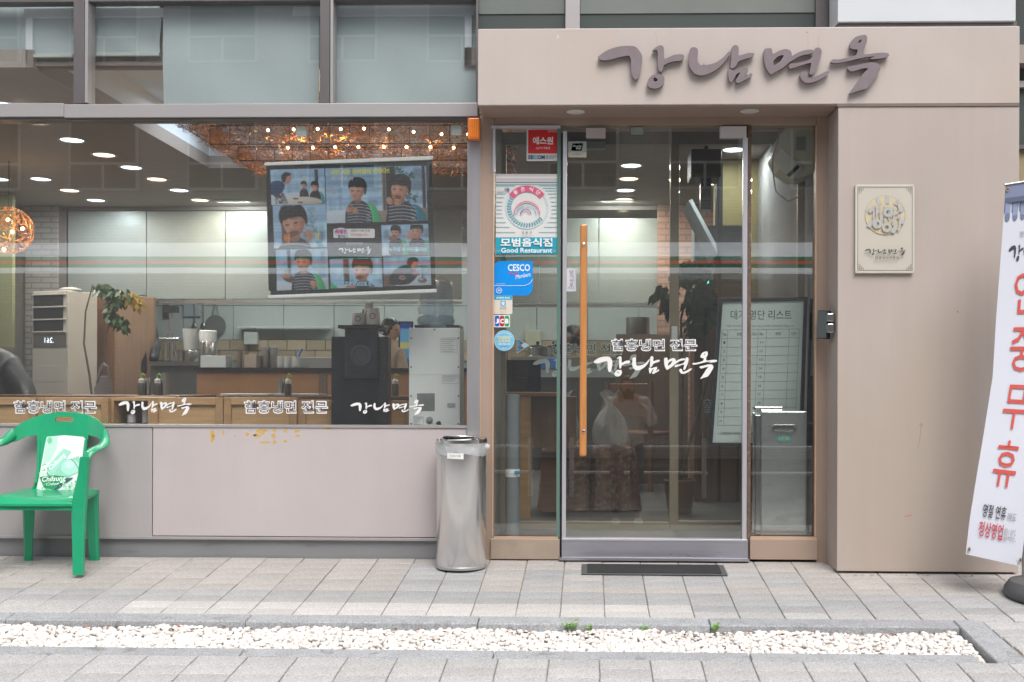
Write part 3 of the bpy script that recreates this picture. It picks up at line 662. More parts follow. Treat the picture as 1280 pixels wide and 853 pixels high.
# soffit lamps
for px, lb in ((719.5, 'round recessed lamp in the soffit above the wooden door handle'), (937, 'round recessed lamp in the soffit above the right edge of the glass door')):
    yc = -.12; p = W(px, 136.5, yc); t = thing('soffit_lamp', lb, 'recessed lamp', (p.x, yc, _zs), group='recessed lamps in the entrance soffit')
    m_ = MB(); m_.lathe([(.068, -.001), (.072, -.006), (.086, -.004), (.088, .0)], (p.x, yc, _zs), 32, cap=False); m_.build('ring', pbr('gold_ring', (.45, .33, .2), rough=.35, metal=.6), t, smooth=True)
    m_ = MB(); m_.lathe([(.069, -.002), (.04, -.007), (.01, -.009)], (p.x, yc, _zs), 28); m_.build('diffuser', pbr('frosted_lens', (.7, .7, .68), rough=.3), t, smooth=True)
# blinds hanging inside the upper windows
def blind(px0, px1, pyt, pyb, lb, seed_, Yb=.12, rail=True):
    random.seed(seed_); t = thing('roller_blind', lb, 'blind', W((px0+px1)/2, pyt, Yb), group='pale blue roller blinds in the upper windows')
    a = W(px0, (pyt+pyb)/2, Yb).x; b = W(px1, (pyt+pyb)/2, Yb).x; zt = W((px0+px1)/2, pyt, Yb).z; zb = W((px0+px1)/2, pyb, Yb).z; m_ = MB(); nx, nz = 40, 26; vs = []; fs = []
    for th in (0, .0012):
        for j in range(nz+1):
            for i in range(nx+1):
                u, v = i/nx, j/nz; edge = (.012*math.sin(v*7+seed_)*max(0, u-.9)*10 if seed_ in (2, 4) else 0)
                vs.append((a+(b-a)*u - (edge*.5 if u > .95 else 0), Yb + th + .010*math.sin(3.2*u+4*v+seed_)*v + .006*math.sin(9*u-5*v+seed_*2)*v, zt+(zb-zt)*v - .012*v*math.sin(u*3+seed_)*(1-v)))
    n = (nx+1)*(nz+1)
    for j in range(nz):
        for i in range(nx): q = j*(nx+1)+i; fs.append((q, q+1, q+nx+2, q+nx+1)); fs.append((n+q, n+q+nx+1, n+q+nx+2, n+q+1))
    m_.add(vs, fs); m_.build('blind_fabric', M['blind'], t, smooth=True, recalc=False)
    m_ = MB(); m_.box(a-.01, b+.01, Yb-.01, Yb+.04, zt-.01, zt+.05); m_.build('roller', M['black'], t)
    if rail: m_ = MB(); m_.box(a, b, Yb-.012, Yb+.008, zb-.022, zb-.001); m_.build('bottom_rail', pbr('pale_rail', (.5, .56, .52), rough=.4), t, bevel=.003)
blind(-75, 92, 3, 68, 'leftmost pale blue roller blind, drawn half way down left of the first mullion', 1)
blind(111, 200, 3, 66, 'short pale blue blind with a frayed right edge, right of the first mullion', 2)
blind(204, 399, 3, 131, 'pale blue blind drawn fully down left of the second mullion', 3, .10, False)
blind(417, 595.5, 3, 131, 'pale blue blind drawn fully down beside the beige fascia', 4, .12, False)
random.seed(5)
# ------------------------------------------------------------------ raised lettering of the fascia
sign = thing('shop_sign', 'raised mauve brown brush-written shop name on the beige fascia over the entrance', 'sign', W(930, 118, F))
for s_ in range(4):
    m_ = MB()
    for loops, k in zip(LOGO, LOGO_SYL):
        if k != s_: continue
        m_.prism([[(W(p[0], p[1], F-.03).x, W(p[0], p[1], F-.03).z) for p in l] for l in loops], F-.034, F-.010)
        c = loops[0]; cx = sum(p[0] for p in c)/len(c); cy = sum(p[1] for p in c)/len(c)
    m_.build('letter', M['sign_letter'], sign)
for loops in LOGO:
    m_ = MB()
    c = min(loops[0], key=lambda p: (p[0]-sum(q[0] for q in loops[0])/len(loops[0]))**2 + (p[1]-sum(q[1] for q in loops[0])/len(loops[0]))**2)
    cc = (sum(q[0] for q in loops[0])/len(loops[0])*.25 + c[0]*.75, sum(q[1] for q in loops[0])/len(loops[0])*.25 + c[1]*.75)
    p = W(cc[0], cc[1], F-.01); m_.lathe([(.004, 0), (.004, .012)], (p.x, F-.012, p.z), 8, 'Y')
    m_.build('standoff_pin', M['steel'], sign)
# beacon
t = thing('beacon_lamp', 'orange ribbed warning lamp fixed at the top of the grey steel post', 'beacon', W(591.5, 174, -.03))
m_ = MB(); m_.pbox(584.8, 147.5, 599.5, 174, -.075, .055); m_.build('lens', M['amber'], t, bevel=.006)
m_ = MB()
for i in range(5): m_.pbox(587+i*2.3, 150, 588+i*2.3, 171, -.077, .003)
m_.build('lens_ribs', pbr('amber_rib', (.9, .3, .04), rough=.3), t)
m_ = MB(); m_.pbox(584.2, 146.8, 600, 175, -.022, .012); m_.build('back_plate', pbr('dark_orange', (.3, .07, .02), rough=.5), t)
# card reader on the reveal
t = thing('card_reader', 'black card reader with white hinges on the reveal right of the entrance', 'card reader', W(1034, 425, -.06))
m_ = MB(); T_ = Matrix.Translation(W(1030, 406, -.11)) @ Matrix.Rotation(R(-74), 4, 'Z') @ Matrix.Rotation(R(4), 4, 'Y')
m_.box(-.055, .055, -.012, .012, -.076, .076, T_); m_.build('reader_body', M['black'], t, bevel=.006)
m_ = MB(); m_.box(-.05, .05, -.0135, -.0122, -.07, .07, T_); m_.build('reader_screen', pbr('grey_screen', (.12, .14, .15), rough=.15), t)
for a, b in ((392, 402), (405, 416)): m_ = MB(); m_.pbox(1034.5, a, 1043, b, -.19, .03); m_.build('hinge', M['chrome'], t, bevel=.003)
# plaque
t = thing('plaque', 'cream name plaque with a round pale emblem on the beige wall right of the entrance', 'plaque', W(1105, 342, F))
m_ = MB(); m_.pbox(1069.2, 231, 1142, 342, F-.014, .016); m_.build('plaque_board', pbr('cream_board', (.52, .49, .42), rough=.5, var=.03), t, bevel=.002)
S = 6.567; p_ = Print(1060, 220, S, F-.0146)
EDG = (.62, .59, .52); DK = (.07, .065, .065)
def frame_line(x0, y0, x1, y1, wd, c): p_.line([(x0, y0), (x1, y0), (x1, y1), (x0, y1), (x0, y0)], wd, c)
frame_line(66, 80, 540, 790, 9, EDG); frame_line(80, 95, 527, 776, 3, (.18, .17, .16))
for cx, sx in ((80, 1), (527, -1)):
    for cy, sy in ((95, 1), (776, -1)):
        for i in (1, 2): p_.line([(cx, cy+sy*i*15), (cx+sx*(52-i*15), cy+sy*i*15)], 2.5, (.2, .19, .18), lift=0); p_.line([(cx+sx*i*15, cy), (cx+sx*i*15, cy+sy*(52-i*15))], 2.5, (.2, .19, .18), lift=0)
        p_.line([(cx, cy+sy*48), (cx+sx*14, cy+sy*48), (cx+sx*48, cy+sy*14), (cx+sx*48, cy)], 2.5, (.2, .19, .18), lift=0)
p_.ell(304, 325, 166, 163, (.36, .30, .19), 48); p_.ell(303, 323, 162, 159, (.57, .49, .33), 48)
GR = (.43, .43, .42); LG = (.47, .465, .45)
for pts in ([(150, 300), (235, 262)], [(235, 180), (262, 240)], [(322, 168), (322, 230)], [(410, 200), (385, 240)], [(450, 265), (410, 290)], [(165, 420), (200, 370)], [(360, 470), (390, 420)], [(455, 385), (415, 370)]): p_.line(pts, 34, (.50, .485, .45)); p_.line(pts, 27, GR)
p_.logo(168, 190, 446, 462, (.50, .485, .45)); p_.logo(174, 198, 440, 456, GR)
for cx, cy, r in ((237, 395, 40), (315, 425, 40), (325, 300, 40)): p_.arc(cx, cy, r*.45, r, 0, 360, GR); p_.arc(cx, cy, r*.40, r*.47, 0, 360, LG)
p_.logo(132, 590, 472, 658, DK)
p_.text('함흥냉면전문점', 216, 664, 412, 688, DK, bold=.01); p_.build('plaque_print', t)
# chair, bin, banner --------------------------------------------------
CH = thing('plastic_chair', 'green moulded plastic armchair with a drink advert on its backrest, below the window', 'chair', (W(57, 700, -.26).x, -.245, gz(-.245)), R(2)); CH.scale = (1, .72, 1)
G1 = pbr('green_plastic', (0.012, 0.33, 0.155), rough=0.33, var=0.08, vscale=5, coat=.3, dirt=((.05, .26, .17), 7, .6, .4))
def prism_l(loops, y0, y1, name, parent, bend=None, mat=G1, bevel=.004, sm=True):
    m_ = MB(); m_.prism(loops, y0, y1, bend); return m_.build(name, mat, parent, local=True, bevel=bevel, smooth=False)
def bb(v): return Vector((v.x, v.y + .19 + (v.z-.40)*.20 - (max(0, abs(v.x)-.115)/.155)**1.6*.09, v.z))      # backrest leans back and wraps forward
# arch outline with slot; densify so that the bend follows
def dens(l, n=6):
    q = []
    for i in range(len(l)):
        a, b = l[i], l[(i+1) % len(l)]
        for k in range(n): q.append((a[0]+(b[0]-a[0])*k/n, a[1]+(b[1]-a[1])*k/n))
    return q
outer = [(-.262, .655)] + [(.262*math.sin(R(a)), .655+.165*math.cos(R(a))**.8 if abs(a) < 90 else .655) for a in range(-80, 81, 10)] + [(.262, .655)]
inner = [(.235, .662), (.20, .684), (.165, .69), (.140, .695), (.130, .64), (.124, .52), (.135, .43), (.165, .375)]
outl = outer + inner + [(-x, z) for x, z in inner[::-1]]
slot = [(-.046, .765), (-.052, .778), (-.046, .79), (.0, .795), (.046, .79), (.052, .778), (.046, .765), (0, .768)]
def grid_panel(inside, x0, x1, z0, z1, st, y0, th, name, parent, mat):
    pass
m_ = MB(); m_.prism([outl, slot], 0, .022); o = m_.build('backrest', G1, CH, local=True)
b_ = bmesh.new(); b_.from_mesh(o.data); bmesh.ops.remove_doubles(b_, verts=b_.verts, dist=1e-6)
for ax in (0, 2):
    for i in range(-10, 34):
        co = Vector((i*.026, 0, 0)) if ax == 0 else Vector((0, 0, i*.026)); no = Vector((1, 0, 0)) if ax == 0 else Vector((0, 0, 1))
        bmesh.ops.bisect_plane(b_, geom=b_.verts[:] + b_.edges[:] + b_.faces[:], plane_co=co, plane_no=no, dist=1e-6)
for v in b_.verts: v.co = bb(v.co)
b_.to_mesh(o.data); b_.free(); bv_ = o.modifiers.new('bevel', 'BEVEL'); bv_.width = .004; bv_.segments = 2; bv_.limit_method = 'ANGLE'; bv_.angle_limit = R(50)
# side rims of the splat
for s_ in (-1, 1): m_ = MB(); m_.tube([bb(Vector((s_*x, -.004, z))) for x, z in ((.128, .67), (.124, .60), (.120, .52), (.126, .44), (.14, .40))], .008, 8); m_.build('backrest_rib', G1, CH, local=True, smooth=True)
p0 = Print(0, 0, 1, 0, step=.0006, mapf=lambda x, y, l: bb(Vector(((x-345)/510*.222, -.0035 - l, .69-(y-50)/735*.292))))
WH = (.80, .85, .82)
p0.poly([(150, 60), (370, 40), (600, 60), (630, 90), (600, 400), (545, 790), (68, 780), (100, 500), (130, 200)], WH)
p0.poly([(150, 60), (290, 55), (285, 220), (200, 410), (165, 400), (120, 480)], (.50, .78, .66)); p0.ell(190, 110, 30, 45, (.2, .6, .35)); p0.text('Chilsung', 165, 80+105, 165+300, 235, (.85, .92, .88), bold=.02, rot=-1.25+.0, shear=.2)
p0.poly([(180, 520), (200, 440), (370, 220), (465, 260), (400, 380), (290, 540), (240, 580)], (.35, .70, .58)); p0.text('Chilsung', 170, 360, 440, 440, (.9, .95, .92), bold=.02, rot=-.85, shear=.2)
p0.poly([(200, 570), (270, 580), (330, 500), (410, 370), (480, 355), (560, 320), (590, 370), (575, 490), (480, 590), (380, 650), (270, 790), (180, 760), (130, 650)], (.30, .66, .5))
p0.ell(470, 470, 118, 105, (.42, .78, .66)); p0.ell(455, 440, 60, 50, (.60, .86, .76)); p0.line([(470, 360), (520, 400), (572, 490)], 7, (.05, .2, .12))
p0.poly([(100, 600), (280, 580), (440, 600), (270, 770), (160, 740)], (.02, .30, .13)); p0.poly([(430, 620), (520, 610), (300, 790), (265, 785)], (.05, .12, .14))
p0.text('Chilsung', 130, 590, 430, 680, (.88, .93, .88), bold=.02, shear=.25, rot=-.06); p0.text('Cider', 185, 675, 340, 715, (.8, .9, .85), bold=.01, shear=.25, rot=-.08)
for i in range(26):
    a, b = random.uniform(330, 560), random.uniform(640, 770); p0.ell(a, b, random.uniform(6, 20), random.uniform(6, 18), random.choice([(.35, .72, .5), (.75, .9, .82), (.12, .5, .28)]), 8)
for i in range(16): p0.ell(random.uniform(95, 230), random.uniform(420, 770), random.uniform(6, 18), random.uniform(6, 14), random.choice([(.45, .75, .55), (.7, .88, .8), (.1, .45, .22)]), 8)
p0.build('advert', CH, local=True)
# seat: dished slab with rounded front lip
m_ = MB(); vs = []; fs = []; nx, ny = 20, 14
def seatz(u, v, lo): 
    e = abs(u); lip = max(0, v-.75)/.25
    return .405 - .016*(1-e**2)*(1-lip) - .045*lip**2 - .05*max(0, e-.85)/.15*.6 - (.012 if lo else 0) + .012*(1-v)
for lo in (0, 1):
    for j in range(ny+1):
        for i in range(nx+1):
            u = i/nx*2-1; v = j/ny; hw = .205 + .035*v
            vs.append((u*hw, .20 - v*.42 - (.02*(1-u*u) if v > .9 else 0), seatz(u, v, lo)))
n = (nx+1)*(ny+1)
for j in range(ny):
    for i in range(nx): q = j*(nx+1)+i; fs.append((q, q+nx+1, q+nx+2, q+1)); fs.append((n+q, n+q+1, n+q+nx+2, n+q+nx+1))
for i in range(nx): fs.append((i, i+1, n+i+1, n+i)); q = ny*(nx+1)+i; fs.append((q, n+q, n+q+1, q+1))
for j in range(ny): q = j*(nx+1); fs.append((q, n+q, n+q+nx+1, q+nx+1)); q += nx; fs.append((q, q+nx+1, n+q+nx+1, n+q))
m_.add(vs, fs); m_.box(-.20, .20, -.215, -.200, .325, .372); m_.build('seat', G1, CH, local=True, smooth=True)
# arms run forward from the arch and curl down into the front legs
for s_ in (-1, 1):
    m_ = MB(); pts = [(.245, .185, .70), (.268, .13, .668), (.285, .04, .65), (.288, -.06, .64), (.282, -.14, .632), (.27, -.185, .612), (.262, -.20, .575)]
    m_.tube([(s_*x, y, z) for x, y, z in pts], [.018, .024, .03, .031, .03, .028, .022], 10, r2=[.035, .024, .015, .013, .013, .016, .016]); m_.build('armrest', G1, CH, local=True, smooth=True)
    m_ = MB()       # front leg: a tapering channel that begins at the arm
    q = [(.262, -.198, .60, .021, .03), (.253, -.205, .50, .025, .022), (.240, -.212, .40, .034, .02), (.236, -.222, .30, .034, .02), (.239, -.235, .15, .029, .019), (.242, -.245, .0, .026, .018)]
    vs = []; fs = []
    for x, y, z, a, b in q: vs += [(s_*(x-a), y-b+.008, z), (s_*(x-a*.8), y-b, z), (s_*(x+a*.8), y-b, z), (s_*(x+a), y-b+.01, z), (s_*(x+a), y+b, z), (s_*(x+a-.01), y+b, z), (s_*(x+a-.01), y-b+.018, z), (s_*(x-a+.01), y-b+.018, z), (s_*(x-a+.01), y+b, z), (s_*(x-a), y+b, z)]
    for i in range(len(q)-1):
        for k in range(10): l = (k+1) % 10; fs.append((i*10+k, i*10+l, i*10+10+l, i*10+10+k))
    fs += [tuple(range(10)), tuple(range(50, 60))]; m_.add(vs, fs); m_.build('leg', G1, CH, local=True)
    m_ = MB(); q = [(.165, .20, .40, .042, .02), (.170, .215, .25, .031, .018), (.176, .228, .10, .025, .017), (.180, .236, .0, .022, .016)]; vs = []; fs = []
    for x, y, z, a, b in q: vs += [(s_*(x-a), y-b, z), (s_*(x+a*.6), y-b, z), (s_*(x+a), y-b+.012, z), (s_*(x+a), y+b, z), (s_*(x+a-.01), y+b, z), (s_*(x+a-.01), y-b+.02, z), (s_*(x-a), y-b+.012, z)]
    for i in range(3):
        for k in range(7): l = (k+1) % 7; fs.append((i*7+k, i*7+l, i*7+7+l, i*7+7+k))
    fs += [tuple(range(7)), tuple(range(21, 28))]; m_.add(vs, fs); m_.build('leg', G1, CH, local=True)
# bin
bc = Vector((W(576.5, 640, -.16).x, -.152, -.016)); t = thing('waste_bin', 'tall stainless steel bin with a plastic bag liner, between window and entrance', 'bin', bc)
H = ZZ(557, -.152) - bc.z; r_ = .131
m_ = MB(); m_.lathe([(r_-.003, .012), (r_, .016), (r_, H)], bc, 64); m_.build('bin_body', M['brushed'], t, smooth=True)
m_ = MB(); m_.lathe([(r_+.0, 0), (r_+.004, .002), (r_+.004, .014), (r_, .018)], bc, 48); m_.build('base_ring', pbr('dull_ring', (.42, .42, .41), rough=.4, metal=.7), t, smooth=True)
random.seed(3)
m_ = MB(); pr = [(r_+.003, H-.045), (r_+.006, H-.02), (r_+.005, H), (r_+.008, H+.015)]; sg = 64; vs = []; fs = []
for i, (a, h) in enumerate(pr):
    for k in range(sg):
        th = 2*math.pi*k/sg; rr = a + random.uniform(-.002, .003); vs.append((bc.x+rr*math.cos(th), bc.y+rr*math.sin(th), bc.z+h+(.008*math.sin(3*th)+random.uniform(-.004, .004) if i == 0 else 0)))
for i in range(3):
    for k in range(sg): l = (k+1) % sg; fs.append((i*sg+k, i*sg+l, (i+1)*sg+l, (i+1)*sg+k))
bagm = pbr('translucent_bag_film', (.72, .74, .75), rough=.35, alpha=.55, var=.12, vscale=18, bump=.6, bscale=40)
m_.add(vs, fs); m_.ball((bc.x+r_+.002, bc.y-.03, bc.z+H-.006), (.024, .018, .017), 12, 8); m_.build('bag_liner', bagm, t, smooth=2)
m_ = MB(); T_ = Matrix.Translation(bc + Vector((0, 0, H+.02))) @ Matrix.Rotation(R(-1.5), 4, 'Y'); sg = 64
def lidring(prof):
    vs = []; fs = []
    for a, h in prof:
        for k in range(sg): th = 2*math.pi*k/sg; vs.append(T_ @ Vector((a*math.cos(th), a*math.sin(th), h)))
    for i in range(len(prof)-1):
        for k in range(sg): l = (k+1) % sg; fs.append((i*sg+k, i*sg+l, (i+1)*sg+l, (i+1)*sg+k))
    return vs, fs
m_.add(*lidring([(r_-.004, -.012), (r_+.005, -.008), (r_+.006, .012), (r_+.001, .018), (.105, .022), (.103, .012)])); m_.build('lid_ring', M['chrome'], t, smooth=True)
m_ = MB(); T2 = T_ @ Matrix.Translation((0, 0, .017)) @ Matrix.Rotation(R(-9), 4, 'X') @ Matrix.Rotation(R(3), 4, 'Y'); vs = []; fs = []
for a, h in ((.10, 0), (.099, .004), (.05, .012), (.004, .015)):
    for k in range(48): th = 2*math.pi*k/48; vs.append(T2 @ Vector((a*math.cos(th), a*math.sin(th), h)))
for i in range(3):
    for k in range(48): l = (k+1) % 48; fs.append((i*48+k, i*48+l, i*48+48+l, i*48+48+k))
fs.append(tuple(range(48))); m_.add(vs, fs); m_.build('swing_flap', M['chrome'], t, smooth=True)
th = R(-96); m_ = MB(); vs = []; fs = []
for j in (0, 1):
    for k in range(6): q = R(-115 + 36*k/5 + (j*0)); vs.append((bc.x+(r_+.010)*math.cos(q), bc.y+(r_+.010)*math.sin(q), bc.z + H - .036 - j*.030 + (.004 - .003*k/5)))
for k in range(5): fs.append((k, k+1, 7+k, 6+k))
m_.add(vs, fs); lbm = m_.build('paper_label', pbr('paper', (.75, .75, .73), rough=.7), t)
p0 = Print(0, 0, 1, 0, mapf=lambda x, y, l: Vector((bc.x+(r_+.0108)*math.cos(R(-115+36*x)), bc.y+(r_+.0108)*math.sin(R(-115+36*x)), bc.z+H-.032-y*.034))); p0.text('쓰레기통', .18, .33, .84, .62, (.15, .15, .16)); p0.build('label_print', t)
# banner on its stand -------------------------------------------------
YB = -.62
t = thing('banner', 'white hanging banner with red lettering on a grey weighted stand, at the right edge', 'banner', (W(1290, 700, YB).x, YB, gz(YB)))
def bx(v):          # left edge in pixels for a row
    pts = [(232, 1257), (300, 1252.5), (400, 1245), (470, 1241), (540, 1230), (600, 1220), (650, 1212), (693, 1207)]
    for (a, xa), (b, xb) in zip(pts, pts[1:]):
        if v <= b: return xa + (xb-xa)*(v-a)/(b-a)
    return pts[-1][1]
def bmap(u, v, l=0, Yo=0):      # u 0..1 across, v 0..1 down
    yt = 232 - 12*u; yb = 693 + 15*u; py = yt + (yb-yt)*v; pyl = 232 + 461*v; xl = bx(pyl); wpx = 69 + 9*(1-v)
    px = xl + wpx*u; Y = YB + .03*math.sin(v*5)*(.3+u*.3) + .015*math.sin(u*4+v*3)
    p = W(px, py, Y); return Vector((p.x, Y - l + Yo, p.z))
m_ = MB(); nx, nz = 14, 50; vs = []; fs = []
for th in (0, .0008):
    for j in range(nz+1):
        for i in range(nx+1): vs.append(bmap(i/nx, j/nz, 0, th))
n = (nx+1)*(nz+1)
for j in range(nz):
    for i in range(nx): q = j*(nx+1)+i; fs.append((q, q+1, q+nx+2, q+nx+1)); fs.append((n+q, n+q+nx+1, n+q+nx+2, n+q+1))
m_.add(vs, fs); m_.build('banner_cloth', pbr('white_banner_cloth', (.62, .64, .71), rough=.6, var=.02), t, smooth=2, recalc=False)
def pm(x, y, l): return bmap(x, y, l + .001)
p0 = Print(0, 0, 1, 0, step=.0005, mapf=pm); BL = (.20, .235, .36); RD = (.60, .09, .075)
p0.rect(0, 0, 1, .035, BL); p0.rect(0, .035, 1, .048, (.11, .13, .21))
for i in range(8): p0.rect(.02+i*.125, .048, .10+i*.125, .085, (.26, .31, .46), lift=1 if i == 0 else 0); p0.ell(.06+i*.125, .088, .04, .012, (.16, .19, .31), 12, lift=1 if i == 0 else 0)
for i in range(8): p0.rect(.0+i*.125, .048, .02+i*.125, .075, (.16, .19, .31), lift=0)
p0.logo(.12, .155, .92, .215, (.05, .05, .06)); p0.text('함흥냉면 전문', .28, .130, .8, .145, (.3, .3, .33))
for ch, a, b in (('연', .235, .35), ('중', .386, .503), ('무', .538, .655), ('휴', .685, .807)): p0.text(ch, .26, a, .66, b, RD, bold=.004)
p0.text('명절 연휴', .2, .857, .61, .892, (.06, .06, .07), bold=.012); p0.text('에도', .64, .87, .8, .892, (.25, .25, .27))
p0.text('정상영업', .17, .904, .6, .945, (.50, .04, .06), bold=.012); p0.text('합니다.', .62, .91, .84, .945, (.33, .33, .36))
for u, v in ((.03, .012), (.04, .985), (.965, .985)): p0.ell(u, v, .03, .0065, (.35, .27, .18), 12); p0.ell(u, v, .014, .003, (.03, .03, .03), 10, lift=1)
p0.build('banner_print', t)
pole = [(W(1300, 200, YB+.05).x, YB+.05, W(1300, 190, YB+.05).z), (W(1281, 650, YB+.06).x, YB+.06, W(1281, 690, YB+.06).z), (W(1280, 700, YB+.06).x, YB+.06, gz(YB)+.07)]
m_ = MB(); m_.tube(pole, .011, 10); m_.tube([bmap(-.02, -.002, .0), bmap(1.05, -.002, 0)], .006, 8); m_.build('pole', pbr('grey_pole', (.3, .31, .32), rough=.35, metal=.5), t, smooth=True)
wb = Vector((W(1315, 730, YB-.02).x, YB-.02, gz(YB-.02)-.004)); m_ = MB()
m_.lathe([(.20, 0), (.215, .02), (.215, .05), (.19, .085), (.12, .10), (.05, .105)], wb, 40); m_.build('weight_base', pbr('grey_plastic_base', (.10, .103, .11), rough=.5, var=.06), t, smooth=True)
# ------------------------------------------------------------------ signs and stickers on the glass
YS = -.004
def plate(px0, py0, px1, py1, name, label, cat, mat, Y=.022, th=.003, r=.0, group=None):
    m_ = MB(); m_.pbox(px0, py0, px1, py1, Y, th); t_ = m_.build(name, mat, None, origin=W((px0+px1)/2, py1, Y)); return tag(t_, label, cat, group)
paper = pbr('white_sign_plastic', (.62, .62, .60), rough=.4, var=.02)
# security sign  (close-up origin 650,155 scale 11.636)
t = plate(658.3, 161, 699.5, 201.5, 'warning_sign', 'square red and white security camera notice at the top of the left sidelight', 'sign', paper, Y=.012)
p0 = Print(650, 155, 11.636, .0115); p0.rect(118, 88, 552, 432, (.55, .018, .022)); p0.text('에스원', 185, 190, 482, 302, (.8, .76, .75), bold=.03); p0.text('CCTV 작동중', 230, 335, 440, 372, (.75, .6, .58), bold=.02); p0.text('접근하지마시오', 405, 97, 542, 125, (.75, .6, .58), bold=.01)
NV = (.03, .06, .2)
p0.text('SE', 118, 458, 198, 515, NV, bold=.03); p0.text('C', 198, 458, 252, 515, (.03, .45, .42), bold=.03); p0.text('OM', 254, 458, 360, 515, NV, bold=.03)
for i in range(4): p0.rect(376, 462+i*14, 408, 468+i*14, (.3, .3, .33), lift=0); p0.rect(418, 462+i*14, 545-i*18, 467+i*14, (.35, .35, .38), lift=0)
p0.build('print', t)
# restaurant award sign (origin 610,210 scale 7.105)
t = plate(619.8, 218, 697.3, 318, 'award_sign', 'white and turquoise restaurant award sign with a ring emblem in the left sidelight', 'sign', pbr('ivory_sign', (.68, .68, .66), rough=.3, var=.02), Y=.010, th=.006)
p0 = Print(610, 210, 7.105, .0095); TQ = (.01, .33, .46); TQ2 = (.10, .38, .48); PK = (.62, .10, .20)
p0.rect(70, 55, 617, 130, (.52, .50, .50)); p0.rect(70, 78, 617, 92, (.7, .68, .67)); p0.rect(70, 128, 617, 134, (.12, .17, .17)); p0.rect(70, 146, 617, 151, (.16, .40, .48)); p0.rect(70, 618, 617, 768, TQ)
for y, a, b in ((160, 240, 450), (182, 0, 486), (205, 0, 508), (232, 160, 530), (265, 140, 548), (305, 128, 560), (340, 125, 563), (373, 123, 563), (408, 127, 563), (444, 137, 552), (486, 160, 528), (528, 190, 497), (574, 240, 450)):
    if a: p0.rect(72, y-2.5, a, y+2.5, TQ2, lift=0)
    p0.rect(b, y-2.5, 614, y+2.5, TQ2, lift=0)
p0.arc(345, 355, 185, 190, 0, 360, (.4, .62, .68), 48); p0.arc(345, 355, 178, 184, 0, 360, (.6, .72, .75), 48)
for k in range(30):          # interlocking key pattern round the ring
    a = R(-38 - k*8.6); c, q = math.cos(a), math.sin(a)
    for r0, r1, d0, d1 in ((138, 146, -7, 7), (146, 172, -3, 3), (166, 176, -9, 4), (152, 158, 0, 10)):
        p0.poly([(345+c*r-q*d, 355-q*r-c*d) for r, d in ((r0, d0), (r1, d0), (r1, d1), (r0, d1))], TQ2, lift=0)
p0.arc(345, 355, 140, 196, 36, 144, PK, 30)
for ch, ang in (('좋', 126), ('은', 102), ('식', 77), ('단', 53)):
    cx, cy = 345+168*math.cos(R(ang)), 355-168*math.sin(R(ang)); p0.text(ch, cx-19, cy-19, cx+19, cy+19, (.85, .78, .78), bold=.02, rot=R(90-ang))
p0.arc(345, 415, 108, 117, 0, 180, (.62, .12, .24), 30); p0.arc(345, 415, 104, 109, 0, 180, (.75, .5, .58), 30)
p0.arc(350, 415, 74, 80, -5, 100, (.15, .42, .55), 20); p0.arc(330, 415, 70, 78, 95, 180, (.15, .42, .55), 20); p0.arc(335, 415, 44, 50, 0, 180, (.06, .08, .3), 20); p0.arc(330, 415, 33, 38, 10, 180, (.55, .2, .35), 20)
p0.text('서울', 145, 178, 192, 212, (.05, .07, .25), bold=.03); p0.rect(86, 196, 140, 208, (.55, .6, .62)); p0.text('성 동 구', 297, 564, 392, 590, (.1, .1, .1), bold=.01); p0.rect(300, 598, 390, 602, (.5, .5, .5))
p0.text('모범음식점', 112, 626, 572, 702, (.78, .82, .82), bold=.03); p0.text('Good Restaurant', 117, 712, 570, 756, (.78, .82, .82), bold=.02)
for cx in (93, 592): p0.ell(cx, 742, 9, 9, (.3, .32, .33), 12)
p0.build('print', t)
# blue member sticker etc (origin 610,320 scale 6.56)
def sticker(name, label, shape, col, gp='stickers on the left sidelight'):
    q = Print(610, 320, 6.56, .0262); q.layer = 0
    return q
def solid_sticker(pts, col, label, cat='sticker', name='sticker', group='stickers on the door glass', ox=610, oy=320, sc=6.56, Y=.0255):
    m_ = MB(); m_.prism([[(W(ox+x/sc, oy+y/sc, Y).x, W(ox+x/sc, oy+y/sc, Y).z) for x, y in pts]], Y, Y+.002); return tag(m_.build(name, flat(col, .35)), label, cat, group)
def rrect(x0, y0, x1, y1, r):
    r = r if isinstance(r, (list, tuple)) else [r]*4; pts = []
    for (cx, cy, a, q) in ((x1-r[1], y0+r[1], -90, r[1]), (x1-r[2], y1-r[2], 0, r[2]), (x0+r[3], y1-r[3], 90, r[3]), (x0+r[0], y0+r[0], 180, r[0])):
        for k in range(6): th = R(a+k*18); pts.append((cx+q*math.cos(th), cy+q*math.sin(th)))
    return pts
t = solid_sticker(rrect(47, 42, 367, 325, [60, 4, 60, 4]), (.0, .27, .78), 'blue pest control membership sticker below the white award sign')
p0 = Print(610, 320, 6.56, .0250); p0.text('CESCO', 163, 68, 345, 126, (.8, .84, .88), bold=.02); p0.arc(210, 128, 30, 42, 200, 340, (.65, .03, .08), 12, sy=.6); p0.text('Members', 222, 145, 350, 180, (.8, .84, .88), bold=.01, shear=.4, rot=-.2)
p0.text('Special Clients', 68, 225, 140, 238, (.7, .8, .88)); p0.line([(48, 245), (300, 245), (335, 232), (358, 208), (366, 190)], 4, (.7, .82, .9)); p0.arc(91, 285, 20, 24, 0, 360, (.75, .85, .9), 24); p0.text('99', 80, 276, 103, 295, (.75, .85, .9), bold=.02)
for i in range(9): p0.arc(150+i*22, 287, 12, 13.5, 0, 360, (.02, .33, .80), 12, lift=0)
p0.build('print', t)
t = solid_sticker(rrect(47, 326, 200, 478, 10), (.68, .63, .55), 'cream payment sticker with a small blue square, below the blue membership sticker')
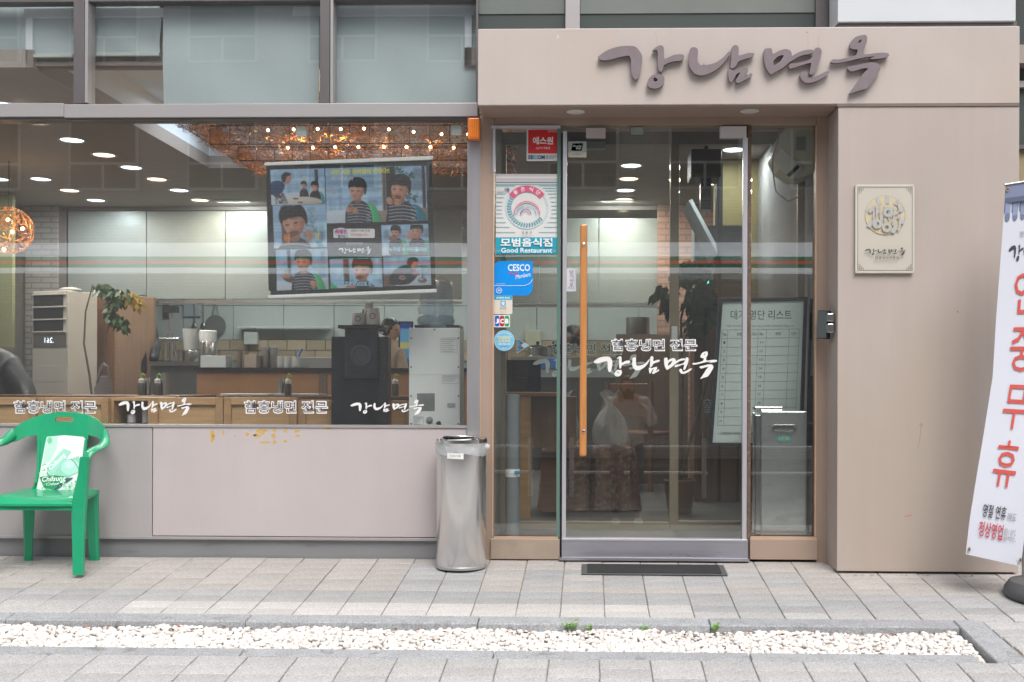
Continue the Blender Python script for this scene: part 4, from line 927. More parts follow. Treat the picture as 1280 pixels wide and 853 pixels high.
p0 = Print(610, 320, 6.56, .0250); p0.rect(48, 327, 199, 360, (.01, .36, .58), r=8); p0.text('支付就用 支付宝', 68, 335, 180, 354, (.8, .85, .88), bold=.02); p0.rect(103, 370, 146, 412, (.02, .36, .62), r=5); p0.text('支', 107, 374, 142, 408, (.85, .9, .92), bold=.03); p0.text('支付宝', 97, 420, 150, 440, (.25, .2, .18)); p0.rect(100, 460, 148, 462, (.4, .36, .32)); p0.build('print', t)
t = solid_sticker(rrect(49, 485, 180, 586, 8), (.72, .73, .74), 'small white card brand sticker with blue, red and green bars')
p0 = Print(610, 320, 6.56, .0250)
for a, c, ch in ((57, (.0, .10, .52), 'J'), (97, (.45, .01, .04), 'C'), (137, (.02, .33, .08), 'B')): p0.rect(a, 492, a+36, 578, c, r=12, lift=0); p0.text(ch, a+3, 516, a+33, 556, (.85, .86, .88), bold=.05)
p0.build('print', t)
t = solid_sticker([(133+84*math.cos(R(a)), 695+86*math.sin(R(a))) for a in range(0, 360, 10)], (.20, .50, .70), 'round light blue sticker with pale lettering, lowest in the left sidelight')
p0 = Print(610, 320, 6.56, .0250); p0.arc(133, 695, 79, 82, 0, 360, (.5, .7, .8), 36); p0.text('민생회복', 82, 658, 182, 686, (.70, .72, .42), bold=.03); p0.text('소비쿠폰', 82, 688, 182, 712, (.70, .72, .42), bold=.03); p0.text('사용 가능 매장', 82, 716, 182, 732, (.8, .86, .9), bold=.02); p0.text('서울특별시', 88, 738, 176, 750, (.12, .15, .45)); p0.text('성동구', 112, 755, 152, 766, (.7, .8, .86))
for k in range(9): a = R(150-k*15); p0.ell(133+66*math.cos(a), 695-66*math.sin(a), 5, 4, (.75, .85, .9), 6, lift=0)
p0.build('print', t)
t = solid_sticker([(236, 674), (342, 735), (236, 800)], (.30, .38, .40), 'dark teal triangular sticker on the left sidelight, right of the round sticker')
p0 = Print(610, 320, 6.56, .0250); p0.poly([(240, 682), (333, 735), (240, 790)], (.02, .10, .15)); p0.poly([(262, 735), (300, 712), (334, 735), (300, 758)], (.28, .38, .42)); p0.ell(272, 735, 8, 8, (.5, .05, .07), 10); p0.text('안전', 242, 700, 258, 770, (.25, .35, .4)); p0.build('print', t)
t = solid_sticker(rrect(643, 105, 722, 292, 3), (.66, .67, .72), 'narrow white sticker with vertical lettering on the glass door beside the wooden handle', Y=-.0022)
p0 = Print(610, 320, 6.56, -.0026)
for i, ch in enumerate('당기시오'): p0.text(ch, 668, 118+i*34, 698, 148+i*34, (.04, .04, .05), bold=.0)
p0.text('PULL', 656, 256, 708, 272, (.3, .3, .32)); p0.build('print', t)
t = solid_sticker(rrect(700, 255, 968, 488, 16), (.50, .46, .37), 'cream payment sticker with red, blue and teal emblem atop the glass door', ox=650, oy=155, sc=11.636, Y=-.0022)
p0 = Print(650, 155, 11.636, -.0026); p0.rect(702, 257, 966, 415, (.30, .33, .30))
for a, b, c in ((742, 790, (.45, .05, .06)), (788, 856, (.03, .07, .16)), (852, 896, (.02, .22, .26))): p0.poly([(a, 392), (b, 392), (b+24, 284), (a+24, 284)], c, lift=0)
p0.text('UnionPay', 770, 312, 900, 340, (.7, .72, .7), bold=.02, shear=.2); p0.text('银联', 815, 345, 885, 372, (.7, .72, .7), bold=.02, shear=.2); p0.text('支付就用银联', 770, 434, 892, 452, (.08, .08, .08)); p0.build('print', t)
# lettering on the glass
WHT = (.80, .79, .78)
def outlined(q, x0, y0, x1, y1, dark=(.05, .055, .09), body='함흥냉면 전문', white=WHT):
    vs, fs = glyphs(body, .0)
    dx = (x1-x0)*.012; dy = (y1-y0)*.07
    q.text(body, x0-dx, y0-dy, x1+dx, y1+dy, white, bold=.05, res=2)
    q.text(body, x0+dx*.3, y0+dy*.4, x1-dx*.3, y1-dy*.4, dark, bold=-.002, res=2)
def lettering(label, fn, Y, group=None):
    q = Print(0, 0, 1, Y, step=.0003); fn(q); o = q.mb.build('glass_lettering', None, None, recalc=False); return tag(o, label, 'lettering', group)
gL = 'white lettering on the window glass'
lettering('outlined white cuisine lettering on the window just above the green chair', lambda q: outlined(q, 18, 501.5, 120, 516.5), .028, gL)
lettering('white brush-written shop name low on the window, right of the green chair', lambda q: q.logo(148, 497.5, 239.5, 520, WHT), .028, gL)
lettering('outlined white cuisine lettering low in the middle of the window', lambda q: outlined(q, 306, 501.5, 409, 516.5), .028, gL)
lettering('white brush-written shop name on the window before the black machine', lambda q: q.logo(438, 500, 530, 519, WHT), .028, gL)
lettering('outlined white cuisine lettering on the glass door', lambda q: outlined(q, 765, 424.5, 870.5, 438.5), -.0015, 'lettering on the glass door')
lettering('large white brush-written shop name on the glass door', lambda q: q.logo(742, 439.5, 896.5, 474, WHT), -.0015, 'lettering on the glass door')
# ------------------------------------------------------------------ the room behind the glass
FL = 0.08; CE = 2.72; YBK = 4.8
ZBK = W(300, 262, YBK).z
def st(name, mat, fn): m_ = MB(); fn(m_); return struct(m_.build(name, mat))
st('interior_floor', M['floor'], lambda m_: m_.box(-6, 4.5, .09, 9, FL-.1, FL))
RXl, RYb = W(262, 209, 2.9).x, 2.9            # the raised ceiling cove over the chandelier
CX1 = XX(600, 1.0)
def ceil(m_):
    m_.box(-6, RXl, .1, 9, CE, CE+.1); m_.box(RXl, CX1, RYb, 9, CE, CE+.1); m_.box(CX1, 4.5, .1, 9, CE, CE+.1)
st('interior_ceiling', M['ceiling'], ceil)
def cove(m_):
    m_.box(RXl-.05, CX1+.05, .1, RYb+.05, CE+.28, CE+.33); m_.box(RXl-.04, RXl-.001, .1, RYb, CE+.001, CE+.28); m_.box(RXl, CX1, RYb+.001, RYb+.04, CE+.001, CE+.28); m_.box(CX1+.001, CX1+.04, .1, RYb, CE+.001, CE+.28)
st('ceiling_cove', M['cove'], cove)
st('window_pelmet', pbr('brown_pelmet', (.24, .19, .165), rough=.6), lambda m_: (m_.box(-6, CX1, .16, .2, W(200, 88, .2).z, W(200, 79, .2).z + .35), m_.box(-6, CX1, .135, .16, W(200, 83, .15).z, W(200, 78, .15).z)))
bz = W(300, 376, YBK).z; bx0 = XX(83, YBK); bx1 = XX(577, YBK)
st('interior_wall', M['inwall'], lambda m_: (m_.box(-6, -5.9, .1, 9, FL, CE), m_.box(-6, bx0, YBK, YBK+.1, FL, CE), m_.box(4.4, 4.5, .1, 9, FL, CE)))
wb_ = brickmat('white_painted_brick', (.32, .31, .30), (.27, .26, .25), (.2, .19, .18), 1, .2, .055)
st('brick_wall', wb_, lambda m_: m_.box(XX(15, YBK-.3), XX(72, YBK-.05), YBK-.06, YBK-.002, FL, CE))
st('olive_curtain_wall', pbr('olive_drape', (.24, .25, .13), rough=.8, var=.1), lambda m_: m_.box(XX(-60, 4.0), XX(15, 4.0), 4.0, 4.05, FL+1.2, CE-.02))
# kitchen bulkhead (pale panels) over the serving hatch, left and behind the door
hb = thing('kitchen_bulkhead', 'pale grey steel bulkhead over the kitchen hatch, lit from above at its right part', 'kitchen hood', (-1, YBK, bz))
def bk(x0, x1, y0, y1, n, nm='bulkhead_panel', mat=None):
    for i in range(n):
        a = x0 + (x1-x0)*i/n; b = x0 + (x1-x0)*(i+1)/n; m_ = MB(); m_.box(XX(a, YBK)+.003, XX(b, YBK)-.003, YBK, YBK+.05, W((a+b)/2, y1, YBK).z, W((a+b)/2, y0, YBK).z); m_.build(nm, mat or M['hood'], hb, bevel=.003)
bk(84, 577, 264, 374, 5); bk(600, 822, 273, 379, 3)
m_ = MB(); m_.box(XX(195, YBK), XX(577, YBK), YBK-.015, YBK+.04, bz-.03, bz-.005); m_.box(XX(600, YBK), XX(822, YBK), YBK-.015, YBK+.04, bz-.06, bz-.03); m_.build('edge_strip', M['steel'], hb)
m_ = MB(); m_.box(XX(70, YBK), XX(83, YBK), YBK-.03, YBK+.05, FL, W(80, 262, YBK).z); m_.build('dark_post', pbr('dark_post', (.14, .12, .115), rough=.6), hb)
m_ = MB(); m_.box(XX(84, YBK), XX(822, YBK), YBK+.001, YBK+.07, W(300, 263, YBK).z, CE-.002); m_.build('top_trim', pbr('top_trim', (.22, .19, .175), rough=.6), hb)
# kitchen back wall: tiles one by one would be tiny; panels of tile with brick band
YK = 7.2
kw = struct(thing('kitchen_wall', None, None, (0, YK, FL)))
tw = .62; zz0 = W(300, 425, YK).z
for i in range(14):
    for j in range(4):
        x = -5.6 + i*tw; z = zz0 + j*.42; m_ = MB(); m_.box(x+.004, x+tw-.004, YK, YK+.02, z+.004, z+.42-.004); m_.build('wall_tile', M['tile'], kw)
zb0 = W(300, 451, YK).z; rh = (zz0-zb0)/2
bmat = [pbr('tan_band_brick', (.44, .34, .23), rough=.6, var=.1, objrand=.2)]
me0 = None
for j in range(2):
    for i in range(44):
        x = XX(192, YK) + .235*i - (j % 2)*.11
        if x > XX(850, YK): continue
        if me0 is None:
            m_ = MB(); m_.box(-.113, .113, -.02, .01, -rh/2+.004, rh/2-.004); o = m_.build('brick', bmat[0], kw, local=True); me0 = o.data
        else: o = bpy.data.objects.new('brick', me0); COL.objects.link(o); o.parent = kw
        o.location = (x, 0, zb0 + rh*(j+.5) - FL)
m_ = MB(); m_.box(-6, 4.4, YK+.02, YK+.1, FL, CE); m_.box(-6, 4.4, YK-.005, YK+.02, FL, zb0-.002); m_.build('backing', pbr('grout', (.30, .31, .30), rough=.7), kw)
# lamps that are lit
lw_ = emis('cool_lamp_lens', (.86, .93, 1.0), 3); lwm = emis('warm_lamp_lens', (1.0, .78, .50), 3)
def lampat(p, col, e, size=.14, spot=None, name='lamp_light'):
    l = bpy.data.lights.new(name, 'AREA'); l.shape = 'DISK'; l.size = size; l.energy = e; l.color = col
    if spot: l.spread = spot
    o = bpy.data.objects.new(name, l); COL.objects.link(o); o.location = p; return o
DL = [(90, 172.5, 0, 'second row from the window, above the brown cabinet'), (130, 191.5, 1, 'warm one just right of the cool front lamp'), (164, 207.5, 0, 'cool one in the middle of the slanting row'), (196, 222.5, 1, 'warm one fourth along the slanting row'), (224, 236.5, 0, 'cool one fifth along the slanting row'), (250, 249, 1, 'warm one at the far right end of the slanting row'),
      (51, 222, 0, 'cool one at the left above the wire ball lamp'), (87, 236.5, 1, 'warm one at the left behind the cool lamp over the wire ball'), (120, 249, 0, 'cool one deepest in the left row'), (-2, 222, 0, 'cool one cut by the left edge'), (3, 127.5, 0, 'cool one seen through the upper left window'), (44, 151, 1, 'large warm one hanging at the header near the left'),
      (789, 206.5, 0, 'first cool one seen through the glass door'), (786, 223, 1, 'first warm one seen through the glass door'), (782, 237.5, 0, 'second cool one seen through the glass door'), (780, 249, 1, 'second warm one seen through the glass door'), (779, 262, 1, 'deepest warm one seen through the glass door'), (917, 187, 0, 'cool one at the right stile of the glass door'), (897, 218, 0, 'cool one behind the tilted television'), (893, 229, 1, 'warm one behind the tilted television')]
for px, py, wm, lb in DL:
    dz = CE - CAMPOS.z; Zd = dz*FOC/(CY-py); Y = CAMPOS.y + Zd
    if px == 44: Y = 1.0
    p = W(px, py, Y); zc = CE if px != 44 else p.z; inner_ = (897, 893)
    t = thing('downlight', 'round ceiling downlight, ' + lb, 'downlight', (p.x, Y, zc), group='ceiling downlights in the restaurant')
    m_ = MB(); m_.lathe([(.078, -.004), (.082, -.009), (.098, -.007), (.1, 0)], (p.x, Y, zc), 28, cap=False); m_.build('ring', pbr('lamp_ring', (.5, .48, .46), rough=.4) if 'ringm' not in M else M['ringm'], t, smooth=True); M.setdefault('ringm', bpy.data.materials['lamp_ring'])
    m_ = MB(); m_.lathe([(.079, -.005), (.05, -.007), (.01, -.008)], (p.x, Y, zc), 24); m_.build('lens', lwm if wm else lw_, t)
    l = lampat((p.x, Y, zc-.02), (1, .80, .58) if wm else (.88, .95, 1), LAMP_E); l.parent = t; l.location = (0, 0, -.02)
    if px == 44: m_ = MB(); m_.box(p.x-.22, p.x+.22, Y-.05, Y+.05, zc+.0, zc+.02); m_.tube([(p.x, Y, zc+.02), (p.x, Y, CE)], .006, 6); m_.build('lamp_bar', pbr('cream_bar', (.6, .52, .42), rough=.4), t)
for px, nm in ((305, 'left'), (770, 'right')):        # wall washer lamps over the bulkhead: they make the bright patch on it
    x = XX(px, YBK); t = thing('wall_washer', 'slim ceiling lamp washing the pale bulkhead, %s' % ('over the left hatch' if nm == 'left' else 'seen through the glass door'), 'ceiling lamp', (x, YBK-.35, CE-.001), group='wall washers')
    m_ = MB(); m_.box(x-.16, x+.16, YBK-.40, YBK-.30, CE-.012, CE-.001); m_.build('housing', M['white'], t)
    l = lampat((0, 0, 0), (.9, 1, .97), WASH_E, .4, None); l.parent = t; l.location = (0, 0.02, -.02); l.rotation_euler = (R(38), 0, 0); l.data.shape = 'RECTANGLE'; l.data.size = .3; l.data.size_y = .05
for x, y in ((-4.0, 6.0), (-2.0, 6.0), (0.2, 6.0)):
    t = thing('kitchen_lamp', 'white ceiling lamp over the kitchen, %s' % ('leftmost' if x < -3 else 'middle one' if x < -1 else 'rightmost, behind the glass door'), 'ceiling lamp', (x, y, CE-.02), group='kitchen ceiling lamps'); m_ = MB(); m_.box(x-.6, x+.6, y-.08, y+.08, CE-.04, CE-.005); m_.build('housing', M['white'], t)
    l = lampat((0, 0, -.03), (.92, 1, .97), KITCH_E, 1); l.parent = t; l.location = (0, 0, -.03); l.data.shape = 'RECTANGLE'; l.data.size = 1.1; l.data.size_y = .12
for x in (RXl+.35, RXl+1.5):  # added lights that brighten the cove with a cool daylight tone
    t = thing('cove_fill_light', 'added cool fill light inside the raised ceiling cove, %s' % ('near its left side' if x < RXl+1 else 'above the chandelier'), 'fill light', (x, 2.4, CE+.27), group='added cove lights'); m_ = MB(); m_.box(x-.02, x+.02, 1.9, 2.8, CE+.255, CE+.278); m_.build('housing', M['white'], t)
    l = lampat((0, 0, 0), (.78, .88, 1), 5, 1); l.parent = t; l.location = (0, -.3, -.03); l.data.shape = 'RECTANGLE'; l.data.size = .5; l.data.size_y = .9
# chandelier of woven copper wire
random.seed(21)
gx0, gx1 = XX(255, 1.3), XX(640, 1.3)
ch = thing('chandelier', 'long tiered chandelier of tangled copper wire with small glowing bulbs, behind the window', 'chandelier', ((gx0+gx1)/2, 1.6, 2.5))
tiers = [(gx0-.06, gx1, .95, 1.75, 2.62, 2.80, 1500), (XX(278, 1.3), gx1, 1.05, 1.65, 2.50, 2.62, 1500), (XX(306, 1.3), gx1, 1.15, 1.6, W(306, 203, 1.2).z, 2.50, 1500)]
for k, (a, b, y0, y1, z0, z1, n) in enumerate(tiers):
    m_ = MB()
    for i in range(n):
        f = random.random()
        if f < .45: p = Vector((random.uniform(a, b), y0 + random.uniform(-.03, .03), random.uniform(z0, z1)))
        elif f < .65: p = Vector((a + random.uniform(-.03, .03), random.uniform(y0, y1), random.uniform(z0, z1)))
        else: p = Vector((random.uniform(a, b), random.uniform(y0, y1), z0 + random.uniform(-.012, .015)))
        th, ph = random.uniform(0, 6.28), random.uniform(-1, 1); d = Vector((math.cos(th), math.sin(th)*.5, ph)).normalized(); q = Vector((-d.z, random.uniform(-.4, .4), d.x)).normalized()
        L_ = random.uniform(.03, .085); m_.tube([p-d*L_*.5, p+q*L_*.25, p+d*L_*.5], .0019, 3, cap=False)
    m_.build('wire_tier', M['copper'], ch, recalc=False)
    m_ = MB()
    for z in (z0, z1): m_.tube([(a, y0, z), (b, y0, z), (b, y1, z), (a, y1, z)], .004, 6, closed=True)
    nn = 16
    for i in range(nn): x = a+(b-a)*i/(nn-1); m_.tube([(x, y0, z0), (x, y0, z1)], .0025, 5)
    m_.build('wire_frame', pbr('dark_wire', (.09, .06, .04), rough=.5, metal=.5), ch)
bulbm = emis('glowing_bulb', (1.0, .70, .36), 14)
m_ = None
for row, Y in (((335, 163), (367, 162), (397, 161.5), (426, 161.5), (455, 161), (486, 162), (517, 165), (552, 168), (585, 168)), 1.4), (((360, 185), (391, 185), (419, 184), (448, 184), (480, 184), (508, 184), (538, 184), (567, 185)), 1.9):
    for i, (px, py) in enumerate(row):
        p = W(px, py, Y if Y == 1.9 else 1.02)
        if Y != 1.9: p = W(px, py, .93)
        else: p = W(px, py, 1.12)
        m_ = MB(); m_.ball(p, .009, 10, 6); o = m_.build('bulb', bulbm, ch, smooth=2)
        if i % 2 == 0:
            l = bpy.data.lights.new('bulb_light', 'POINT'); l.energy = .9; l.color = (1, .62, .3); l.shadow_soft_size = .02; lo = bpy.data.objects.new('bulb_light', l); COL.objects.link(lo); lo.parent = ch
            lo.location = Vector((p.x, random.uniform(1.3, 1.9), 2.62)) - ORG['chandelier']
m_ = MB()
for x in (gx0+.3, (gx0+gx1)/2, gx1-.3): m_.tube([(x, 1.6, 2.8), (x, 1.6, CE+.28)], .006, 6)
m_.build('hanging_rod', M['black'], ch)
# wire ball lamp
c = W(11, 288, 2.6); br_ = .185
t = thing('ball_lamp', 'wire ball pendant lamp with small warm bulbs at the left edge of the window', 'pendant lamp', (c.x, c.y, c.z)); m_ = MB()
for i in range(420):
    a = Vector((random.gauss(0, 1), random.gauss(0, 1), random.gauss(0, 1))).normalized(); b = a.cross(Vector((random.gauss(0, 1), random.gauss(0, 1), random.gauss(0, 1)))).normalized(); s_ = random.uniform(.12, .3)
    m_.tube([c + (a*math.cos(u*s_) + b*math.sin(u*s_))*br_ for u in (-1, 0, 1)], .0019, 3, cap=False)
m_.build('wire_ball', M['copper'], t, recalc=False); m_ = MB(); m_.tube([c + Vector((0, 0, br_)), (c.x, c.y, CE)], .004, 6); m_.build('cord', M['black'], t)
for dx, dy in ((-1, -13), (4, 2), (17, -2), (-6, 24)):
    p = W(11+dx, 288+dy, 2.55); m_ = MB(); m_.ball(p, .014, 10, 6); m_.build('bulb', bulbm, t, smooth=2)
l = bpy.data.lights.new('bulb_light', 'POINT'); l.energy = 2; l.color = (1, .66, .34); l.shadow_soft_size = .05; lo = bpy.data.objects.new('bulb_light', l); COL.objects.link(lo); lo.parent = t
# booths
def booth(px0, px1, lb, Y=.62, top=497, post=9):
    t = thing('booth_bench', lb, 'booth bench', (XX((px0+px1)/2, Y), Y, FL), group='wooden booth benches behind the window')
    z1 = W((px0+px1)/2, top, Y).z; a, b = XX(px0, Y), XX(px1, Y); pw = post/205
    for x in (a, b-pw): m_ = MB(); m_.box(x, x+pw, Y-.02, Y+.03, FL, z1-.001); m_.build('post', M['wood'], t, bevel=.003)
    m_ = MB(); m_.box(a+pw, b-pw, Y-.018, Y+.028, z1-.045, z1); m_.build('top_rail', M['wood_h'], t, bevel=.003)
    m_ = MB(); m_.box(a+pw, b-pw, Y, Y+.02, FL+.25, z1-.045); m_.build('back_panel', M['wood_h'], t)
    m_ = MB(); m_.box(a+.02, b-.02, Y+.03, Y+.45, FL+.36, FL+.42); m_.build('seat', M['wood_h'], t, bevel=.004)
booth(-70, 47, 'wooden booth bench at the left end, behind the green chair'); booth(49, 137, 'wooden booth bench behind the green chair, left of the condiment shelf'); booth(190, 280, 'wooden booth bench under the brush lettering, between the shelf and the middle booth'); booth(281, 372, 'wooden booth bench under the middle outlined lettering')
booth(374, 450, 'wooden booth bench partly behind the black machine', .60, 500); booth(486, 512, 'narrow booth end between black machine and white machine', .7, 501, 4)
t = thing('side_cabinet', 'low oak cabinet with a black tray niche between two booth benches', 'cabinet', (XX(163, .7), .7, FL)); m_ = MB(); a, b = XX(138, .7), XX(189, .7); z1 = W(163, 497, .7).z
m_.box(a, b, .7, 1.1, FL, z1-.19); m_.box(a, b, .7, 1.1, z1-.02, z1); m_.box(a, a+.02, .7, 1.1, z1-.19, z1-.02); m_.box(b-.02, b, .7, 1.1, z1-.19, z1-.02); m_.box(a, b, 1.08, 1.1, z1-.19, z1-.02); m_.build('carcass', M['wood_h'], t)
m_ = MB(); m_.box(a+.04, a+.21, .72, .95, z1-.185, z1-.16); m_.build('tray', M['black'], t)
m_ = MB(); m_.lathe([(.025, 0), (.025, .05)], (a+.09, .8, z1-.158), 16); m_.lathe([(.022, 0), (.022, .085)], (a+.17, .82, z1-.158), 16); m_.build('sugar_jars', M['white'], t, smooth=True)
# tables (only their edges show) and the tableware on them
tb = []
def table(px0, px1, Y, lb, z=.87):
    t = thing('dining_table', lb, 'table', (XX((px0+px1)/2, Y), Y, FL), group='dining tables'); a, b = XX(px0, Y), XX(px1, Y)
    m_ = MB(); m_.box(a, b, Y, Y+.7, z-.03, z); m_.build('tabletop', M['wood_dark'], t, bevel=.003)
    for x in (a+.05, b-.09):
        for y in (Y+.05, Y+.6): m_ = MB(); m_.box(x, x+.04, y, y+.04, FL, z-.03); m_.build('leg', M['wood_dark'], t)
    return z
table(40, 225, 1.25, 'brown dining table carrying condiments behind the shop name lettering'); table(270, 410, 1.25, 'brown dining table behind the middle booth, with plates on it'); table(470, 520, 1.25, 'brown dining table beyond the black machine'); table(-120, 30, 1.5, 'brown dining table where the diner in the dark jacket sits')
def bottle(px, lb, green=True, Y=1.5, z=.87):
    x = XX(px, Y); t = thing('condiment_bottle', lb, 'bottle', (x, Y, z), group='condiment bottles on the tables')
    m_ = MB(); m_.lathe([(.022, 0), (.024, .01), (.024, .075), (.013, .095)], (x, Y, z), 16); m_.build('bottle_glass', pbr('dark_bottle', (.1, .1, .09), rough=.15, var=.2), t, smooth=True)
    m_ = MB(); m_.lathe([(.019, .08), (.021, .105), (.01, .118)], (x, Y, z), 16); m_.build('cap', M['white'], t, smooth=True)
    m_ = MB(); m_.tube([(x, Y, z+.115), (x-.004, Y, z+.135), (x+.008, Y, z+.15), (x+.022, Y, z+.135)], .0065, 8); m_.build('spout', pbr('lime_green', (.25, .5, .05), rough=.4), t, smooth=True)
bottle(177, 'condiment bottle with a lime green spout, left of the pair above the brush lettering'); bottle(197, 'condiment bottle with a lime green spout, right of the pair above the brush lettering'); bottle(360, 'condiment bottle with a lime green spout on the table behind the middle booth'); bottle(494, 'condiment bottle with a green spout beside the black machine')
def cup(px, lb, h=.12, r=.026, Y=1.55, z=.87, mat=None, nm='steel_cup'):
    x = XX(px, Y); m_ = MB(); m_.lathe([(r, 0), (r*1.05, h), (r*.93, h), (r*.9, .01)], (x, Y, z), 20, cap=False); tag(m_.build(nm, mat or M['steel'], None, smooth=True), lb, 'cup', 'steel cups on the tables' if nm == 'steel_cup' else None)
cup(185, 'steel cup on the table just right of the left condiment bottle'); cup(206, 'larger steel cup on the table just right of the second condiment bottle', .155, .032); cup(352, 'steel cup on the table left of the condiment bottle of the middle booth')
gl_ = glass('clear_tumbler', (.88, .9, .9), 3); cup(404, 'clear glass tumbler on the table left of the black machine', .15, .03, 1.4, .87, gl_, 'glass_tumbler')
for a, b, Y, lb in ((275, 335, 1.4, 'long pale plate on the table behind the middle booth'), (342, 400, 1.5, 'thin pale tray on the table left of the black machine')):
    x0, x1 = XX(a, Y), XX(b, Y); m_ = MB(); m_.box(x0, x1, Y, Y+.2, .871, .884); tag(m_.build('serving_plate', M['white'], None, bevel=.004), lb, 'plate')
# serving counter and what stands on it
YC = 4.0; zc = W(330, 460, YC).z
t = thing('serving_counter', 'wood fronted serving counter with a black top before the kitchen', 'counter', (XX(330, YC), YC, FL)); m_ = MB(); m_.box(XX(246, YC), XX(600, YC), YC, YC+.5, FL, zc-.03); m_.build('counter_front', pbr('orange_wood_front', (.36, .19, .09), rough=.4, var=.08, vscale=3), t)
m_ = MB(); m_.box(XX(243, YC), XX(600, YC), YC-.03, YC+.52, zc-.03, zc); m_.build('worktop', M['black'], t)
t = thing('steel_worktable', 'stainless kitchen worktable left of the wood fronted counter', 'worktable', (XX(218, YC+.4), YC+.4, FL)); m_ = MB(); z2 = W(218, 452, YC+.4).z
m_.box(XX(188, YC+.4), XX(243, YC), YC+.4, YC+1, z2-.04, z2); m_.build('steel_top', M['steel'], t)
m_ = MB(); m_.box(XX(188, YC+.45), XX(240, YC), YC+.45, YC+.98, FL, z2-.04); m_.build('cabinet', pbr('dark_steel', (.16, .165, .17), rough=.35, metal=.6), t)
def onc(px, w_, h, nm, lb, cat, mat, Yo=.2, kind='cyl', z=None, parts=None, py=None):
    Y = YC + Yo; x = XX(px, Y); zb = zc if z is None else z; t = thing(nm, lb, cat, (x, Y, zb)); k = (Y - CAMPOS.y)/FOC; r = w_/2*k; H = h*k; m_ = MB()
    if kind == 'cyl': m_.lathe([(r*.94, 0), (r, .01), (r, H-.006), (r*.97, H), (r*.9, H), (r*.88, H*.3)], (x, Y, zb), 24)
    elif kind == 'cone': m_.lathe([(r*.75, 0), (r*.78, .004), (r*.98, H-.008), (r*1.03, H), (r*.95, H), (r*.74, H*.2)], (x, Y, zb), 24)
    elif kind == 'box': m_.box(x-r, x+r, Y-.1, Y+.1, zb, zb+H)
    elif kind == 'stack':
        n = int(H/.022)
        for i in range(n): m_.lathe([(r*.62, i*.022), (r*.97, i*.022+.018), (r, i*.022+.0225), (r*.9, i*.022+.0225)], (x, Y, zb), 18)
    m_.build({'stack': 'stacked_bowls'}.get(kind, 'vessel'), mat, t, smooth=kind != 'box', bevel=.004 if kind == 'box' else 0); return t, x, Y, zb, r, H
t, x, Y, z, r, H = onc(238, 19, 14, 'steel_pot', 'steel pot carrying a white bucket on the kitchen worktable', 'pot', M['steel'], .45, z=z2)
t, x, Y, z, r, H2 = onc(238, 20, 27, 'white_bucket', 'white plastic bucket on a steel pot left of the paper covered pot', 'bucket', M['white'], .45, 'cone', z=z2+H+.002)
t, x, Y, z, r, H = onc(260, 22, 33, 'tall_steel_pot', 'tall steel pot with a white plastic cover in the kitchen hatch', 'pot', M['steel'], .3); m_ = MB(); m_.lathe([(r*.95, H+.001), (r*1.0, H+.10), (r*.9, H+.11)], (x, Y, z), 24); m_.build('plastic_cover', M['white'], t, smooth=True)
onc(271, 32, 15, 'plastic_tub', 'translucent white rectangular tub on the counter before the tall pot', 'tub', pbr('milky_plastic', (.55, .6, .6), rough=.4), .05, 'box')
onc(226, 18, 13, 'steel_kettle', 'shiny steel bowl on the worktable beside the white bucket', 'bowl', M['chrome'], .42, 'cone', z=z2)
for i, (px, lb) in enumerate(((299, 'left stack of brown cups on the serving counter'), (307, 'right stack of brown cups on the serving counter'))): onc(px, 8, 22, 'cup_stack', lb, 'cup stack', pbr('brown_cup', (.32, .26, .22), rough=.4), .15, 'stack')
onc(317, 15, 16, 'napkin_box', 'small beige box between cup stacks and steel canisters', 'box', pbr('beige_box', (.36, .3, .25), rough=.5), .1, 'box')
for px, lb in ((332, 'left steel canister on the serving counter'), (342, 'right steel canister on the serving counter')): onc(px, 10, 27, 'steel_canister', lb, 'canister', M['steel'], .15)
for px, lb in ((350, 'left stack of white bowls on the counter'), (359, 'middle stack of white bowls on the counter'), (370, 'right stack of white bowls holding a blue handled ladle')): onc(px, 9 if px < 365 else 12, 16, 'bowl_stack', lb, 'bowl stack', M['white'], .15, 'stack')
p = W(372, 447, YC+.15); q = W(378, 436, YC+.15); m_ = MB(); m_.tube([p, q], .008, 8); tag(m_.build('ladle', pbr('blue_handle', (.05, .12, .5), rough=.4)), 'blue handled ladle stuck in the right stack of white bowls', 'ladle')
m_ = MB(); a, b = W(376, 463, YC+.3), W(415, 447, YC+.3); m_.box(a.x, b.x, YC+.3, YC+.5, zc, b.z); tag(m_.build('steel_tray', M['steel'], None, bevel=.004), 'low steel food tray at the right end of the serving counter', 'tray')
# noodle press
x = XX(213, YC+.6); Y = YC+.6; t = thing('noodle_press', 'tall steel noodle press with two columns at the left of the kitchen', 'noodle press', (x, Y, z2)); k = (Y-CAMPOS.y)/FOC
for dx in (-4, 4): m_ = MB(); m_.lathe([(3.2*k, 0), (3.2*k, 24*k)], (x+dx*k, Y, z2+.01), 16); m_.build('cylinder', M['chrome'], t, smooth=True)
m_ = MB(); m_.box(x-13*k, x+13*k, Y-.06, Y+.06, z2+25*k, z2+30*k); m_.build('cross_beam', M['steel'], t, bevel=.004)
m_ = MB(); m_.lathe([(4*k, 30*k), (4*k, 36*k), (2*k, 36*k), (2*k, 62*k)], (x, Y, z2), 14); m_.build('screw', M['steel'], t, smooth=True); m_ = MB(); m_.box(x-7*k, x+9*k, Y-.04, Y+.04, z2+62*k, z2+70*k); m_.build('motor', M['black'], t)
